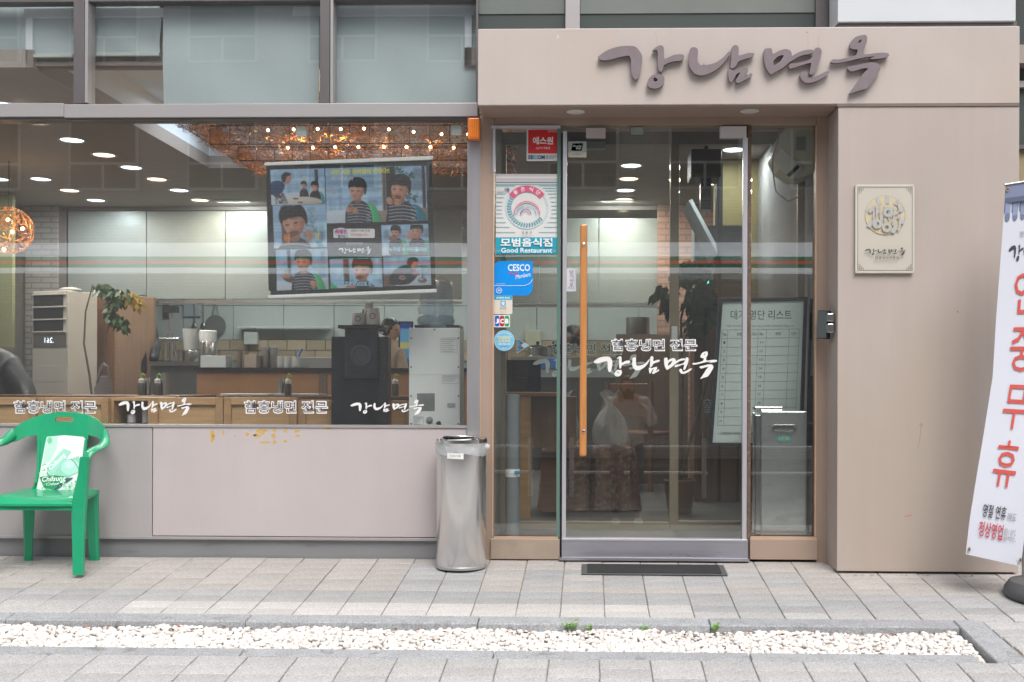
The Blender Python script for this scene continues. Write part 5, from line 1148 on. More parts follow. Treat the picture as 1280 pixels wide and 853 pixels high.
# strainer and towel box on the kitchen wall
p = W(269, 407, YK-.04); t = thing('strainer', 'round flat mesh strainer hanging on the kitchen wall', 'strainer', (p.x, p.y, p.z)); k = (YK-.04-CAMPOS.y)/FOC; m_ = MB(); m_.lathe([(13*k, -.005), (13*k, .005), (11.5*k, .008)], p, 32, 'Y'); m_.build('mesh_disc', pbr('grey_mesh', (.2, .2, .18), rough=.6, metal=.4, var=.1), t, smooth=True)
m_ = MB(); m_.tube([p+Vector((-.04, 0, 12*k)), p+Vector((-.02, 0, 24*k)), p+Vector((.02, 0, 24*k)), p+Vector((.04, 0, 12*k))], .006, 6); m_.tube([p+Vector((0, 0, 24*k)), p+Vector((0, 0, 32*k))], .012, 6); m_.build('handle', M['steel'], t, smooth=True)
p0_, p1_ = W(304.5, 431, YK-.1), W(321.5, 411, YK-.1); m_ = MB(); m_.box(p0_.x, p1_.x, YK-.1, YK-.002, p0_.z, p1_.z); tag(m_.build('towel_dispenser', pbr('white_box', (.6, .62, .58), rough=.4), None, bevel=.01), 'small white towel dispenser on the kitchen wall', 'dispenser')
p0_, p1_ = W(656, 432, YK-.1), W(676, 413, YK-.1); m_ = MB(); m_.box(p0_.x, p1_.x, YK-.06, YK-.002, p0_.z, p1_.z); tag(m_.build('switch_box', pbr('cream_box', (.62, .58, .45), rough=.4), None, bevel=.01), 'cream switch box on the kitchen wall seen through the left sidelight', 'switch box')
# air conditioner (floor standing)
Ya = 3.9; ac = thing('air_conditioner', 'tall cream floor standing air conditioner with black louvres', 'air conditioner', (XX(52, Ya), Ya+.15, FL), R(-19)); k = (Ya-CAMPOS.y)/FOC; hw = 30*k; Ht = W(60, 362, Ya).z - FL
m_ = MB(); m_.box(-hw, hw, 0.002, .36, 0, Ht); m_.build('cabinet', M['offwhite'], ac, local=True, bevel=.008)
zt = Ht - .03; lv = Ht*.205
m_ = MB(); m_.box(-hw*.9, hw*.72, -.006, .004, zt-lv, zt); m_.build('outlet', M['black'], ac, local=True)
for i in range(4): m_ = MB(); m_.box(-hw*.93, hw*.9, -.022, .0, zt-lv*i/3.05-.012, zt-lv*i/3.05+.002); m_.build('louvre', M['offwhite'], ac, local=True, bevel=.003)
m_ = MB(); m_.box(-hw*.9, hw*.9, -.008, .003, zt-lv-.135, zt-lv-.02); m_.build('display_panel', pbr('grey_display', (.13, .12, .11), rough=.3), ac, local=True)
vs, fs = glyphs('.261', 0.0); xs_ = [v[0] for v in vs]; m_ = MB(); m_.add([(((-v[0]+(min(xs_)+max(xs_))/2))*.075+.0, -.0095, zt-lv-.10+v[1]*.07) for v in vs], [f[::-1] for f in fs]); m_.build('display_digits', emis('digits', (.8, .9, 1), 1.5), ac, local=True, recalc=False)
for i in range(5): m_ = MB(); m_.box(-hw*.92, hw*.92, -.004, .003, .26+i*.155, .26+i*.155+.150); m_.build('front_panel', M['offwhite'], ac, local=True, bevel=.002)
m_ = MB(); m_.box(-hw*.92, hw*.92, -.003, .004, .235, .252); m_.build('base_gap', M['black'], ac, local=True)
m_ = MB()
for i in range(5): p = (hw*(.3+.13*i), .12, Ht+.012); m_.ball(p, (.05, .08, .02+.01*(i % 2)), 10, 6)
tag(m_.build('folded_cloth', pbr('grey_cloth', (.4, .39, .37), rough=.9), None, local=True, smooth=2), 'pale cloth lying on top of the air conditioner', 'cloth').matrix_world = Matrix.Translation(ac.location) @ Matrix.Rotation(R(-19), 4, 'Z')
# wood partition
Yp = 4.45; t = thing('wood_partition', 'tall brown veneered partition between air conditioner and kitchen', 'partition', (XX(145, Yp), Yp, FL)); zp = W(143, 369, Yp).z
for (a, b, ya, yb, m__) in ((93, 143, Yp+.12, Yp+.0, M['wood_v']), (143.2, 192, Yp, Yp+.25, M['wood_v2'])):
    xa, xb = XX(a, ya), XX(b, yb); m_ = MB(); m_.add([(xa, ya, FL), (xb, yb, FL), (xb, yb+.06, FL), (xa, ya+.06, FL), (xa, ya, zp), (xb, yb, zp), (xb, yb+.06, zp), (xa, ya+.06, zp)], [(3,2,1,0),(4,5,6,7),(0,1,5,4),(1,2,6,5),(2,3,7,6),(3,0,4,7)]); m_.build('veneer_panel', m__, t, bevel=.004)
# potted tree with twigs
def leafy(name, label, stems, clumps, n, size, Y, mats, seed_, pot):
    random.seed(seed_); t = thing(name, label, 'plant', (XX(stems[0][0][0], Y), Y, FL)); m_ = MB()
    for s_ in stems: m_.tube([W(px, py, Y+dy) for px, py, dy in s_], [.012*(1-.6*i/len(s_)) for i in range(len(s_))], 6)
    m_.build('stem', M['bark'], t, smooth=True)
    for mt in set(c[4] for c in clumps):
        m_ = MB()
        for cx, cy, rx, ry, mm in clumps:
            if mm != mt: continue
            for i in range(int(n*rx*ry/150)):
                a = random.uniform(0, 6.28); rr = random.random()**.6; p = W(cx+rx*rr*math.cos(a), cy+ry*rr*math.sin(a), Y+random.uniform(-.15, .15)); L_ = size*random.uniform(.6, 1.2)
                d = Vector((random.uniform(-.7, .7), random.uniform(-.5, .5), -random.uniform(.3, 1.1))).normalized(); w_ = d.cross(Vector((random.uniform(-.4, .4), -1, random.uniform(-.3, .3)))).normalized()*L_*.25
                m_.add([p, p+d*L_*.4+w_, p+d*L_, p+d*L_*.4-w_], [(0, 1, 2), (0, 2, 3)])
        m_.build('foliage', mats[mt], t, recalc=False)
    if pot:
        x = XX(stems[0][0][0], Y); m_ = MB(); m_.lathe([(.08, 0), (.11, .22), (.10, .23), (.09, .2)], (x, Y, FL), 24); m_.build('pot', M['wood_dark'], t, smooth=True)
leafy('potted_tree', 'slender indoor tree with green and yellow leaves before the wood partition', [[(122, 560, 0), (112, 470, 0), (105, 430, 0), (107, 390, 0), (116, 356, 0)], [(122, 560, 0), (130, 460, .02), (132, 420, 0), (141, 385, 0), (130, 362, 0)]],
      [(128, 360, 11, 7, 0), (138, 366, 13, 8, 0), (147, 371, 10, 9, 0), (140, 378, 8, 5, 0), (162, 371, 10, 7, 1), (172, 378, 7, 8, 1), (157, 366, 8, 5, 0), (140, 395, 6, 8, 0), (150, 400, 8, 9, 0), (156, 408, 4, 6, 0), (137, 390, 4, 7, 0)], 90, .075, 3.4, [M['leaf'], M['leaf_y']], 4, True)
leafy('leafy_houseplant', 'large leafy green houseplant seen through the right half of the glass door', [[(850, 600, 0), (853, 480, 0), (851, 400, 0), (866, 330, 0)], [(850, 600, 0), (885, 470, .05), (884, 400, 0), (880, 320, 0)]],
      [(830, 367, 12, 12, 0), (836, 385, 9, 10, 0), (862, 335, 16, 12, 0), (880, 350, 14, 16, 0), (868, 372, 15, 14, 0), (858, 345, 18, 8, 0), (886, 375, 9, 18, 0), (872, 398, 16, 14, 0), (866, 412, 7, 9, 0), (884, 400, 8, 14, 0)], 42, .08, 1.5, [M['leaf']], 9, True)
# hanging tote bag
t = thing('tote_bag', 'grey cloth bag hanging by its handles before the partition', 'bag', W(128, 470, 2.0)); m_ = MB()
vs, fs = [], []
pts = [(117, 497), (117, 485), (122, 478), (124, 470), (134, 470), (137, 480), (138, 497)]
m_.prism([[(W(x, y, 2.0).x, W(x, y, 2.0).z) for x, y in pts]], 2.0, 2.05); m_.build('bag_cloth', pbr('grey_canvas', (.22, .2, .2), rough=.9, var=.2, bump=.4, bscale=20), t, bevel=.01)
for dx in (0, .03): m_ = MB(); m_.tube([W(x, y, 2.01+dx) for x, y in ((121, 480), (126, 460), (130, 455), (135, 459), (137, 480))], .008, 6, r2=.016); m_.build('handle', pbr('grey_canvas', (.22, .2, .2), rough=.9), t, smooth=True)
# coffee machine
Ym = .45; t = thing('coffee_machine', 'black coffee vending machine seen from behind, with paper cups on top', 'vending machine', (XX(450, Ym), Ym, FL)); zt1 = W(450, 420, Ym).z
m_ = MB(); m_.pbox(414, 421, 485, 540, Ym, .10); m_.build('cabinet', M['black'], t, bevel=.004)
m_ = MB(); m_.box(XX(414, Ym), XX(485, Ym), Ym, Ym+.10, FL, W(450, 540, Ym).z-.001); m_.build('base_cabinet', M['black'], t)
m_ = MB(); m_.pbox(431, 411, 472, 474, Ym-.035, .034); m_.build('back_cover', pbr('dark_translucent_cover', (.035, .037, .042), rough=.14, var=.4, vscale=8, bump=.5, bscale=6), t, bevel=.008)
m_ = MB(); m_.pbox(431, 410, 470, 421, Ym+.01, .09); m_.build('top_unit', M['black'], t); m_ = MB(); m_.pbox(422, 406.5, 480, 410.5, Ym-.03, .14); m_.build('top_tray', M['black'], t, bevel=.003)
c = W(451, 444, Ym-.036); m_ = MB(); m_.lathe([(.058, 0), (.062, -.006), (.045, -.008), (.04, -.003)], c, 32, 'Y'); m_.build('fan_ring', pbr('smoke_plastic', (.08, .08, .085), rough=.2), t, smooth=True)
for px, py in ((421, 423), (477, 423), (416, 454), (480, 454), (416, 502), (486, 500)): m_ = MB(); c = W(px, py, Ym-.001); m_.lathe([(.004, 0), (.004, -.003)], c, 8, 'Y'); m_.build('screw', M['chrome'], t)
m_ = MB(); c = W(474.5, 416, Ym-.02); m_.lathe([(.007, 0), (.007, .03)], (c.x-.01, c.y, c.z), 10, 'X'); m_.build('valve', M['white'], t)
def pcup(px, pyb, h, w_, lb, Y=Ym+.02, z=None):
    b = W(px, pyb, Y); k = (Y-CAMPOS.y)/FOC; t = thing('paper_cup_stack', lb, 'paper cup', b, group='paper cups on the coffee machine'); m_ = MB(); m_.lathe([(w_*.5*k, 0), (w_*.51*k, .005), (w_*.40*k, h*k), (w_*.36*k, h*k)], b, 24); m_.build('cup', pbr('paper_cup', (.80, .76, .70), rough=.6, dirt=((.3, .12, .08), 60, .7, .7)), t, smooth=True)
    p_ = Print(0, 0, 1, Y-w_*.45*k-.012); 
    q = MB(); c = W(px+1, pyb-h*.5, Y); q.lathe([(.014, 0), (.0175, 0), (.0175, -.001), (.014, -.001)], (c.x, Y-w_*.475*k-.001, c.z), 20, 'Y', cap=False); q.build('emblem_ring', flat((.2, .04, .04)), t)
pcup(448, 406.5, 15, 17, 'single paper cup upside down at the left of the coffee machine top'); pcup(466.5, 406.5, 21, 18, 'front taller stack of paper cups on the coffee machine'); pcup(461, 406.5, 28, 14, 'rear tallest stack of paper cups on the coffee machine', Ym+.07)
m_ = MB(); m_.pbox(453, 387, 463, 406.3, Ym+.09, .015); tag(m_.build('black_phone', M['black']), 'small black box leaning behind the paper cups', 'box')
# white ice / water machine with bottle
Yw = .38; t = thing('water_dispenser', 'white water dispenser seen from behind with a vent grille, beside the steel post', 'water dispenser', (XX(543, Yw), Yw, FL)); m_ = MB(); m_.pbox(511, 410, 575, 540, Yw, .2); m_.build('housing', pbr('white_enamel', (.86, .89, .88), rough=.25, var=.02), t, bevel=.005)
m_ = MB(); m_.box(XX(512, Yw), XX(574, Yw), Yw+.002, Yw+.198, FL, W(540, 540, Yw).z-.001); m_.build('base', M['white'], t)
q = Print(400, 360, 4.74, Yw-.0008); q.rect(575, 625, 680, 730, (.35, .37, .37))
for i in range(15):
    for j in range(15):
        if (i+j) % 2 == 0: q.rect(576+i*7, 626+j*7, 582+i*7, 632+j*7, (.08, .085, .09), lift=0)
GY = (.45, .47, .47)
for x0, y0, x1, y1 in ((716, 297, 812, 382), (724, 520, 824, 567), (552, 764, 614, 820)):
    q.line([(x0, y0), (x1, y0), (x1, y1), (x0, y1), (x0, y0)], 2, GY)
    for k in range(int((y1-y0)/12)): q.rect(x0+5, y0+6+k*12, x1-8-(k*13 % 30), y0+10+k*12, (.5, .52, .52), lift=0)
q.rect(754, 684, 802, 708, (.4, .42, .41)); q.rect(526, 513, 828, 515, (.6, .63, .62)); q.build('back_print', t)
for px, py in ((514, 423), (573, 423), (514, 459), (573, 459), (514, 495), (573, 495), (514, 530), (573, 530), (543, 412.5)): m_ = MB(); c = W(px, py, Yw-.001); m_.lathe([(.0045, 0), (.0045, -.003)], c, 8, 'Y'); m_.build('screw', M['black'], t)
for px, py, r_2 in ((537, 525, .016), (548.5, 529.5, .012)): m_ = MB(); c = W(px, py, Yw-.001); m_.lathe([(r_2*1.2, 0), (r_2*1.2, -.006), (r_2*.7, -.014), (r_2*.3, -.014)], c, 20, 'Y'); m_.build('drain_plug', M['black'] if r_2 < .014 else pbr('grey_plug', (.3, .31, .31), rough=.4), t, smooth=True)
for a, b in ((518, 532), (557, 574)): m_ = MB(); m_.pbox(a, 406.5, b, 410, Yw+.02, .2); m_.build('rubber_foot', M['black'], t)
c = W(545, 410, Yw+.18); k = (Yw+.18-CAMPOS.y)/FOC; t = thing('water_bottle', 'large translucent blue water bottle standing on the white dispenser', 'water bottle', c); m_ = MB()
m_.lathe([(16*k, 0), (22*k, 3*k), (24*k, 9*k), (22*k, 15*k), (21.5*k, 18*k), (23*k, 23*k), (21*k, 28*k), (21.5*k, 40*k), (22*k, 50*k), (20*k, 57*k), (10*k, 62*k)], c, 32); bt = glass('bottle_plastic', (.80, .87, .92), 4, .25); m_.build('bottle', bt, t, smooth=True)
m_ = MB(); m_.lathe([(15*k, .003), (20.5*k, 3.4*k), (22.5*k, 9*k), (20.5*k, 15*k)], c, 28); m_.build('water', pbr('bluish_water', (.5, .6, .68), rough=.1, alpha=.55), t, smooth=True)
# screen behind the woman
t = thing('monitor_screen', 'lit blue and yellow screen beside the woman, behind the white dispenser', 'monitor', W(505, 460, 6.0)); m_ = MB(); m_.pbox(498, 402, 516, 460, 6.0, .05); m_.build('case', M['black'], t)
q = Print(0, 0, 1, 5.995); q.rect(500, 404, 514, 456, emis('blue_screen', (.05, .12, .5), .2)); q.rect(500, 411, 514, 428, emis('sky_screen', (.15, .45, .7), .3)); q.rect(500, 428, 514, 436, emis('yellow_screen', (.7, .6, .2), .3)); q.rect(500, 436, 514, 449, emis('teal_screen', (.1, .4, .6), .3)); q.build('picture', t)
# people ---------------------------------------------------------------
def skinmesh(name, verts, edges, radii, mat, parent, levels=2):
    me = bpy.data.meshes.new(name); o0 = ORG[parent.name]; me.from_pydata([tuple(Vector(v) - o0) for v in verts], edges, []); me.materials.append(mat)
    o = bpy.data.objects.new(name, me); COL.objects.link(o); o.parent = parent; sk = o.modifiers.new('skin', 'SKIN'); sk.use_smooth_shade = True
    for i, r in enumerate(radii): me.skin_vertices[0].data[i].radius = r if isinstance(r, tuple) else (r, r)
    me.skin_vertices[0].data[0].use_root = True; s_ = o.modifiers.new('sub', 'SUBSURF'); s_.levels = levels; s_.render_levels = levels; return o
def head(parent, c, s, face, hairc, bun=None, hairmat=None):
    """c: centre; s: head height; face: unit direction the face looks to."""
    o0 = ORG[parent.name]; f = Vector(face).normalized(); side = Vector((0, 0, 1)).cross(f).normalized(); Mx = Matrix((side, f, Vector((0, 0, 1)))).transposed()
    m_ = MB(); h = s/2; vs = []; fs = []; sg, rg = 24, 18
    for i in range(rg+1):
        p = math.pi*i/rg - math.pi/2
        for k in range(sg):
            a = 2*math.pi*k/sg; x, y, z = math.cos(p)*math.cos(a), math.cos(p)*math.sin(a), math.sin(p)
            wx = .70*(1 - .22*max(0, -z)**1.5); wy = .84*(1 - .12*max(0, -z)); X = x*wx; Y_ = y*wy; Z_ = z
            if y > 0:
                Y_ += .17*math.exp(-((x/.16)**2 + ((z+.10)/.16)**2))*1.0            # nose
                Y_ += .05*math.exp(-((x/.25)**2 + ((z+.42)/.07)**2)) - .04*math.exp(-((abs(x)-.33)/.14)**2 - ((z-.05)/.1)**2)   # lips, eye sockets
                Y_ += .06*math.exp(-((x/.3)**2 + ((z+.75)/.15)**2))
            vs.append(Vector(c) + Mx @ Vector((X, Y_, Z_))*h)
    for i in range(rg):
        for k in range(sg): l = (k+1) % sg; fs.append((i*sg+k, i*sg+l, (i+1)*sg+l, (i+1)*sg+k))
    m_.add(vs, fs)
    for sd in (-1, 1): m_.ball(Vector(c) + Mx @ Vector((sd*.70, -.03, -.08))*h, (.10*h, .10*h, .19*h), 8, 6)
    m_.build('head', M['skin'], parent, smooth=2)
    m_ = MB()
    for sd in (-1, 1): m_.ball(Vector(c) + Mx @ Vector((sd*.30, .73, .04))*h, (.09*h, .09*h, .05*h), 8, 6)
    m_.build('eye', M['black'], parent, smooth=2)
    m_ = MB(); m_.ball(Vector(c) + Mx @ Vector((0, .80, -.42))*h, (.2*h, .2*h, .04*h), 8, 6); m_.build('mouth', pbr('lips', (.35, .12, .1), rough=.5), parent, smooth=2)
    m_ = MB(); vs = []; fs = []
    for i in range(rg+1):
        p = math.pi*i/rg - math.pi/2
        for k in range(sg):
            a = 2*math.pi*k/sg; x, y, z = math.cos(p)*math.cos(a), math.cos(p)*math.sin(a), math.sin(p)
            line = -.55 if y < .1 else (-.55 + (y-.1)*1.35 if y < .9 else .52); zz = max(z, line); q = 1.09 if z > line else .9
            vs.append(Vector(c) + Mx @ Vector((x*.70*q, y*.84*q - .03, zz*1.07))*h)
    for i in range(rg):
        for k in range(sg): l = (k+1) % sg; fs.append((i*sg+k, i*sg+l, (i+1)*sg+l, (i+1)*sg+k))
    m_.add(vs, fs)
    if bun: m_.ball(Vector(c) + Mx @ Vector((0, -.95, -.15))*h, (.32*h, .32*h, .34*h), 14, 10)
    m_.build('hair', hairmat or M['hair'], parent, smooth=2)
Yq = 5.25; kq = (Yq-CAMPOS.y)/FOC
t = thing('person', 'woman with tied black hair and beige cardigan behind the black machine', 'person', (XX(489, Yq), Yq, FL))
hc = W(488.5, 412, Yq); sh = W(488, 436, Yq)
def PP(px, py, dy=0): return W(px, py, Yq+dy)
skinmesh('body', [PP(489, 492), PP(488, 465), PP(487, 440), PP(488, 430), PP(489, 420)], [(0, 1), (1, 2), (2, 3), (3, 4)], [(.13, .10), (.12, .09), (.12, .09), (.045, .045), (.05, .05)], M['skin'], t)
skinmesh('cardigan', [PP(489, 505), PP(489, 480), PP(488, 458), PP(487, 441), PP(487, 434), PP(499, 442, -.06), PP(504, 462, -.10), PP(502, 482, -.22), PP(478, 443, .12), PP(474, 464, .12), PP(480, 482, 0)], [(0, 1), (1, 2), (2, 3), (3, 4), (3, 5), (5, 6), (6, 7), (3, 8), (8, 9), (9, 10)],
         [(.17, .13), (.15, .12), (.155, .12), (.14, .11), (.06, .06), (.075, .075), (.06, .06), (.048, .048), (.075, .075), (.06, .06), (.048, .048)], M['beige_coat'], t)
m_ = MB(); hp = PP(502, 484, -.24)
for i in range(4): m_.tube([hp + Vector((-.02+.014*i, 0, 0)), hp + Vector((-.02+.015*i, -.03, -.035)), hp + Vector((-.02+.013*i, -.03, -.065+.006*abs(i-1.5)))], [.0085, .008, .006], 8)
m_.tube([hp + Vector((.03, 0, 0)), hp + Vector((.045, -.02, -.03))], [.010, .008], 8); m_.ball(hp, (.036, .02, .036), 12, 8); m_.build('hand', M['skin'], t, smooth=2)
m_ = MB(); m_.tube([PP(484, 505, 0), PP(484, 560, 0), (PP(484, 560).x, Yq, FL+.04)], [.09, .07, .05], 12); m_.tube([PP(494, 505, 0), PP(494, 560, 0), (PP(494, 560).x, Yq, FL+.04)], [.09, .07, .05], 12); m_.ball((PP(484, 560).x, Yq-.05, FL+.05), (.05, .12, .05)); m_.ball((PP(494, 560).x, Yq-.05, FL+.05), (.05, .12, .05)); m_.build('trousers', M['dark_coat'], t, smooth=2)
head(t, hc, 29*kq, (.85, -.25, -.1), None, True)
# seated diner in a dark jacket at the left edge
Yd = 1.9
def PD(px, py, dy=0): return W(px, py, Yd+dy)
t = thing('person', 'diner in a black quilted jacket seated at the left edge of the window', 'person', (XX(-5, Yd), Yd, FL))
skinmesh('body', [PD(-4, 560), PD(-6, 500), PD(-8, 455), PD(-22, 430), PD(-26, 412)], [(0, 1), (1, 2), (2, 3), (3, 4)], [(.15, .12), (.15, .12), (.14, .11), (.06, .06), (.06, .06)], M['skin'], t)
skinmesh('jacket', [PD(-4, 570), PD(-4, 525), PD(-6, 485), PD(-9, 455), PD(-18, 440), PD(10, 460, 0), PD(32, 492, -.03), PD(30, 520, -.18), PD(-38, 462, 0), PD(-50, 498, 0), PD(-40, 520, -.2)], [(0, 1), (1, 2), (2, 3), (3, 4), (3, 5), (5, 6), (6, 7), (3, 8), (8, 9), (9, 10)],
         [(.2, .16), (.2, .16), (.2, .16), (.16, .13), (.085, .085), (.115, .11), (.088, .085), (.07, .07), (.115, .11), (.088, .085), (.07, .07)], M['dark_coat'], t)
head(t, PD(-26, 396), .23, (.3, 1, -.25), None)
# room seen through the door ------------------------------------------
YV = .65           # inner door plane
t = thing('inner_sliding_door', 'champagne framed sliding glass door behind the outer glass door', 'sliding door', (XX(830, YV), YV, FL))
def fr(nm, x0, y0, x1, y1, mat=M['beigeframe'], d=.05, Y=YV, bev=.002):
    m_ = MB(); m_.pbox(x0, y0, x1, y1, Y, d); return m_.build(nm, mat, t, bevel=bev)
fr('stile', 837.5, 181, 848.5, 652); fr('stile', 622, 176, 632, 652); fr('stile', 997, 181, 1006, 652)
fr('bottom_rail', 616, 652.5, 837, 672); fr('bottom_rail', 837.3, 652, 1016, 672, d=.055); fr('top_rail', 616, 165, 1016, 180.5, pbr('top_rail_paint', (.24, .21, .17), rough=.4))
p_ = MB(); p_.pbox(632, 181, 837, 652, YV+.02, .006); p_.build('pane', M['glass_in'], t); p_ = MB(); p_.pbox(849, 181, 997, 652, YV+.02, .006); p_.build('pane', M['glass_in'], t)
fr('lock_plate', 839.5, 408, 846.8, 438, M['white'], .012, YV-.014)
fr('door_closer', 710, 177, 757, 186, pbr('closer_grey', (.3, .34, .33), rough=.4), .05, YV-.06)
GW = (.6, .65, .6)
lettering('grey outlined cuisine lettering on the inner door, left of the white one', lambda q: outlined(q, 690, 429.5, 778, 443, (.02, .025, .025), white=(.5, .55, .5)), YV+.016, 'lettering on the inner door')
lettering('greyish brush-written shop name on the inner door, behind the white one', lambda q: q.logo(666, 443, 806, 474, (.62, .68, .63)), YV+.016, 'lettering on the inner door')
lettering('small cut off outlined lettering on the inner door beside the waiting list', lambda q: outlined(q, 879, 500, 895, 515, (.02, .025, .025), '함', (.33, .36, .34)), YV+.016, 'lettering on the inner door')
st('vestibule_wall', M['inwall'], lambda m_: (m_.box(XX(605, 0), XX(615, 0), .09, .62, FL, CE), m_.box(XX(1032, 0)+.04, XX(1032, 0)+.12, .09, 2.6, FL, CE)))
st('vestibule_floor', pbr('grey_mat_floor', (.17, .165, .155), rough=.7, var=.1), lambda m_: m_.box(XX(600, 0), XX(1040, 0), .06, .64, 0.0, W(800, 672, .64).z))
st('door_hall_wall', M['olive'], lambda m_: m_.box(XX(893, 2.6), XX(960, 2.6), 2.6, 2.7, W(920, 372, 2.6).z, CE))
st('door_hall_panel', M['wood_v2'], lambda m_: (m_.box(XX(960, 2.6), XX(1000, 2.6), 2.58, 2.7, FL, CE), m_.box(XX(1002, 2.6), 3.5, 2.62, 2.7, FL, W(1000, 262, 2.6).z)))
t = thing('wood_cabinet', 'brown panelled wooden cabinet behind the waiting list board', 'cabinet', (XX(890, 2.2), 2.2, FL)); m_ = MB(); m_.box(XX(868, 2.2), XX(1010, 2.2), 2.2, 2.56, FL, W(900, 373, 2.2).z); m_.build('carcass', M['wood_v'], t)
for a, b in ((878, 898), (901, 921), (924, 944)): m_ = MB(); m_.pbox(a, 470, b, 642, 2.17, .03); m_.build('door_panel', M['wood_v2'], t, bevel=.008)
st('pink_brick_wall', M['pink_brick'], lambda m_: m_.box(XX(822, 4.7), XX(893, 4.7), 4.7, 4.8, FL, CE))
st('kitchen_side_wall', pbr('brown_side_wall', (.16, .11, .08), rough=.6), lambda m_: m_.box(XX(770, 3.6), XX(860, 3.6), 3.6, 3.65, FL, W(800, 418, 3.6).z))
em = emis('green_glow_glass', (.10, .85, .62), 1.3); m_ = MB(); m_.pbox(877, 347, 890, 366, 4.5, .05); o = m_.build('lit_niche', em); tag(o, 'small glowing turquoise glass block panel behind the houseplant', 'light panel')
# television on a bracket
t = thing('television', 'grey flat television hanging tilted from a ceiling bracket beyond the glass door', 'television', W(880, 300, 2.3)); a, b, c_, d_ = W(853, 262, 2.2), W(861, 251, 2.2), W(897, 318, 2.5), W(886, 330, 2.5)
m_ = MB(); vs = [a, b, c_, d_]; m_.add(vs + [v + Vector((.03, .05, .02)) for v in vs], [(0, 1, 2, 3), (7, 6, 5, 4), (0, 4, 5, 1), (1, 5, 6, 2), (2, 6, 7, 3), (3, 7, 4, 0)]); m_.build('screen', pbr('grey_tv_back', (.42, .47, .46), rough=.4), t)
m_ = MB(); m_.box(a.x+.12, a.x+.5, 2.5, 2.75, W(880, 335, 2.5).z, W(880, 282, 2.5).z); m_.tube([(a.x+.32, 2.6, W(880, 282, 2.5).z), (a.x+.32, 2.6, CE)], .03, 8); m_.build('bracket', M['black'], t)
t = thing('projector_box', 'dark box hanging from the ceiling above the television', 'projector', W(885, 220, 1.9)); m_ = MB(); m_.pbox(864, 186, 902, 221, 1.9, .3); m_.build('case', pbr('dark_brown_box', (.07, .06, .05), rough=.5), t, bevel=.01); m_ = MB(); m_.pbox(876, 221, 889, 262, 1.95, .1); m_.build('arm', M['black'], t); m_ = MB(); m_.box(XX(880, 2), XX(884, 2), 2, 2.05, W(880, 188, 2).z, CE); m_.build('ceiling_rod', M['black'], t)
# wall air conditioner above right sidelight
t = thing('wall_air_conditioner', 'cream wall mounted air conditioner at the top of the right sidelight', 'air conditioner', W(992, 222, .45)); m_ = MB()
pr = [(966, 196), (971, 176), (981, 160), (994, 150), (1019, 146), (1019, 216), (1005, 222), (990, 223), (974, 212)]
m_.prism([[(W(x, y, .42).x, W(x, y, .42).z) for x, y in pr]], .42, .62); m_.build('casing', pbr('aged_cream', (.74, .72, .58), rough=.35), t, bevel=.012)
m_ = MB(); m_.prism([[(W(x, y, .41).x, W(x, y, .41).z) for x, y in ((967, 199), (976, 184), (1003, 210), (994, 221), (982, 217))]], .405, .418); m_.build('flap', pbr('pale_flap', (.78, .78, .68), rough=.25), t, bevel=.003)
m_ = MB(); m_.prism([[(W(x, y, .4).x, W(x, y, .4).z) for x, y in ((983, 219), (997, 206), (1000, 209), (987, 221.5))]], .398, .404); m_.build('slot', M['black'], t)
m_ = MB(); m_.pbox(995.5, 171, 1007, 188, .414, .004); m_.build('rating_label', pbr('label_grey', (.38, .38, .35), rough=.6), t)
m_ = MB(); m_.tube([W(x, y, .3) for x, y in ((975, 155), (973, 175), (966, 195), (966, 215), (970, 240), (985, 252), (1000, 246), (1010, 232))], .004, 6); m_.build('cable', pbr('grey_cable', (.3, .3, .3), rough=.5), t, smooth=True)
# waiting list board
YW = .30
t = thing('waiting_list_board', 'black framed waiting list board leaning tilted behind the door and right sidelight', 'board', W(950, 557, YW))
def wl(x, y, l): p = W(880+x/2.582, 360+y/2.585, YW); return Vector((p.x, YW-l, p.z))
fr_out = [(48, 33), (333, 30), (318, 512), (15, 509)]; fr_in = [(60, 46), (322, 41), (306, 503), (27, 500)]
def poly3(name, pts, holes, y0, y1, mat):
    m_ = MB(); m_.prism([[(wl(x, y, 0).x, wl(x, y, 0).z) for x, y in l] for l in [pts]+holes], y0, y1); return m_.build(name, mat, t, bevel=.0015)
poly3('frame', fr_out, [fr_in], YW-.012, YW+.012, pbr('black_frame', (.025, .035, .045), rough=.3)); poly3('sheet', fr_in, [], YW, YW+.01, pbr('pale_green_sheet', (.60, .69, .66), rough=.5, var=.02))
q = Print(0, 0, 1, YW, step=.0003, mapf=lambda x, y, l: wl(x, y, l+.0006)); TX = (.05, .06, .06)
q.text('대기 명단 리스트', 86, 72, 283, 103, TX); q.text('* 성함 작성 후 연락처 기재하시면 순서대로 안내 해드리겠습니다.', 68, 120, 293, 127, (.2, .24, .23))
def gx(u, v): return (58+(250*u)-(14*v), 136+309*v-3*u)
GL = (.12, .15, .15)
for i in range(12): q.line([gx(0, i/11), gx(1, i/11)], .9, GL, lift=1 if i == 0 else 0)
for u in (0, .075, .36, .47, .575, .87, 1): q.line([gx(u, 0), gx(u, 1)], .9, GL, lift=0)
for u, s_ in ((.02, 'No'), (.19, '성함'), (.385, '인원수'), (.49, 'No'), (.69, '성함'), (.895, '인원수')): a, b = gx(u, .03); q.text(s_, a, b, a+(10 if s_ == 'No' else 18), b+10, TX, lift=1)
for i in range(10):
    a, b = gx(.025, (i+1.32)/11); q.text(str(i+1), a, b, a+6, b+8, TX, lift=0); a, b = gx(.50, (i+1.32)/11); q.text(str(i+11), a, b, a+9, b+8, TX, lift=0)
q.text('* 호명했을때 자리에 안계시면 순서가 넘어갑니다', 46, 465, 215, 475, TX); q.build('list_print', t)
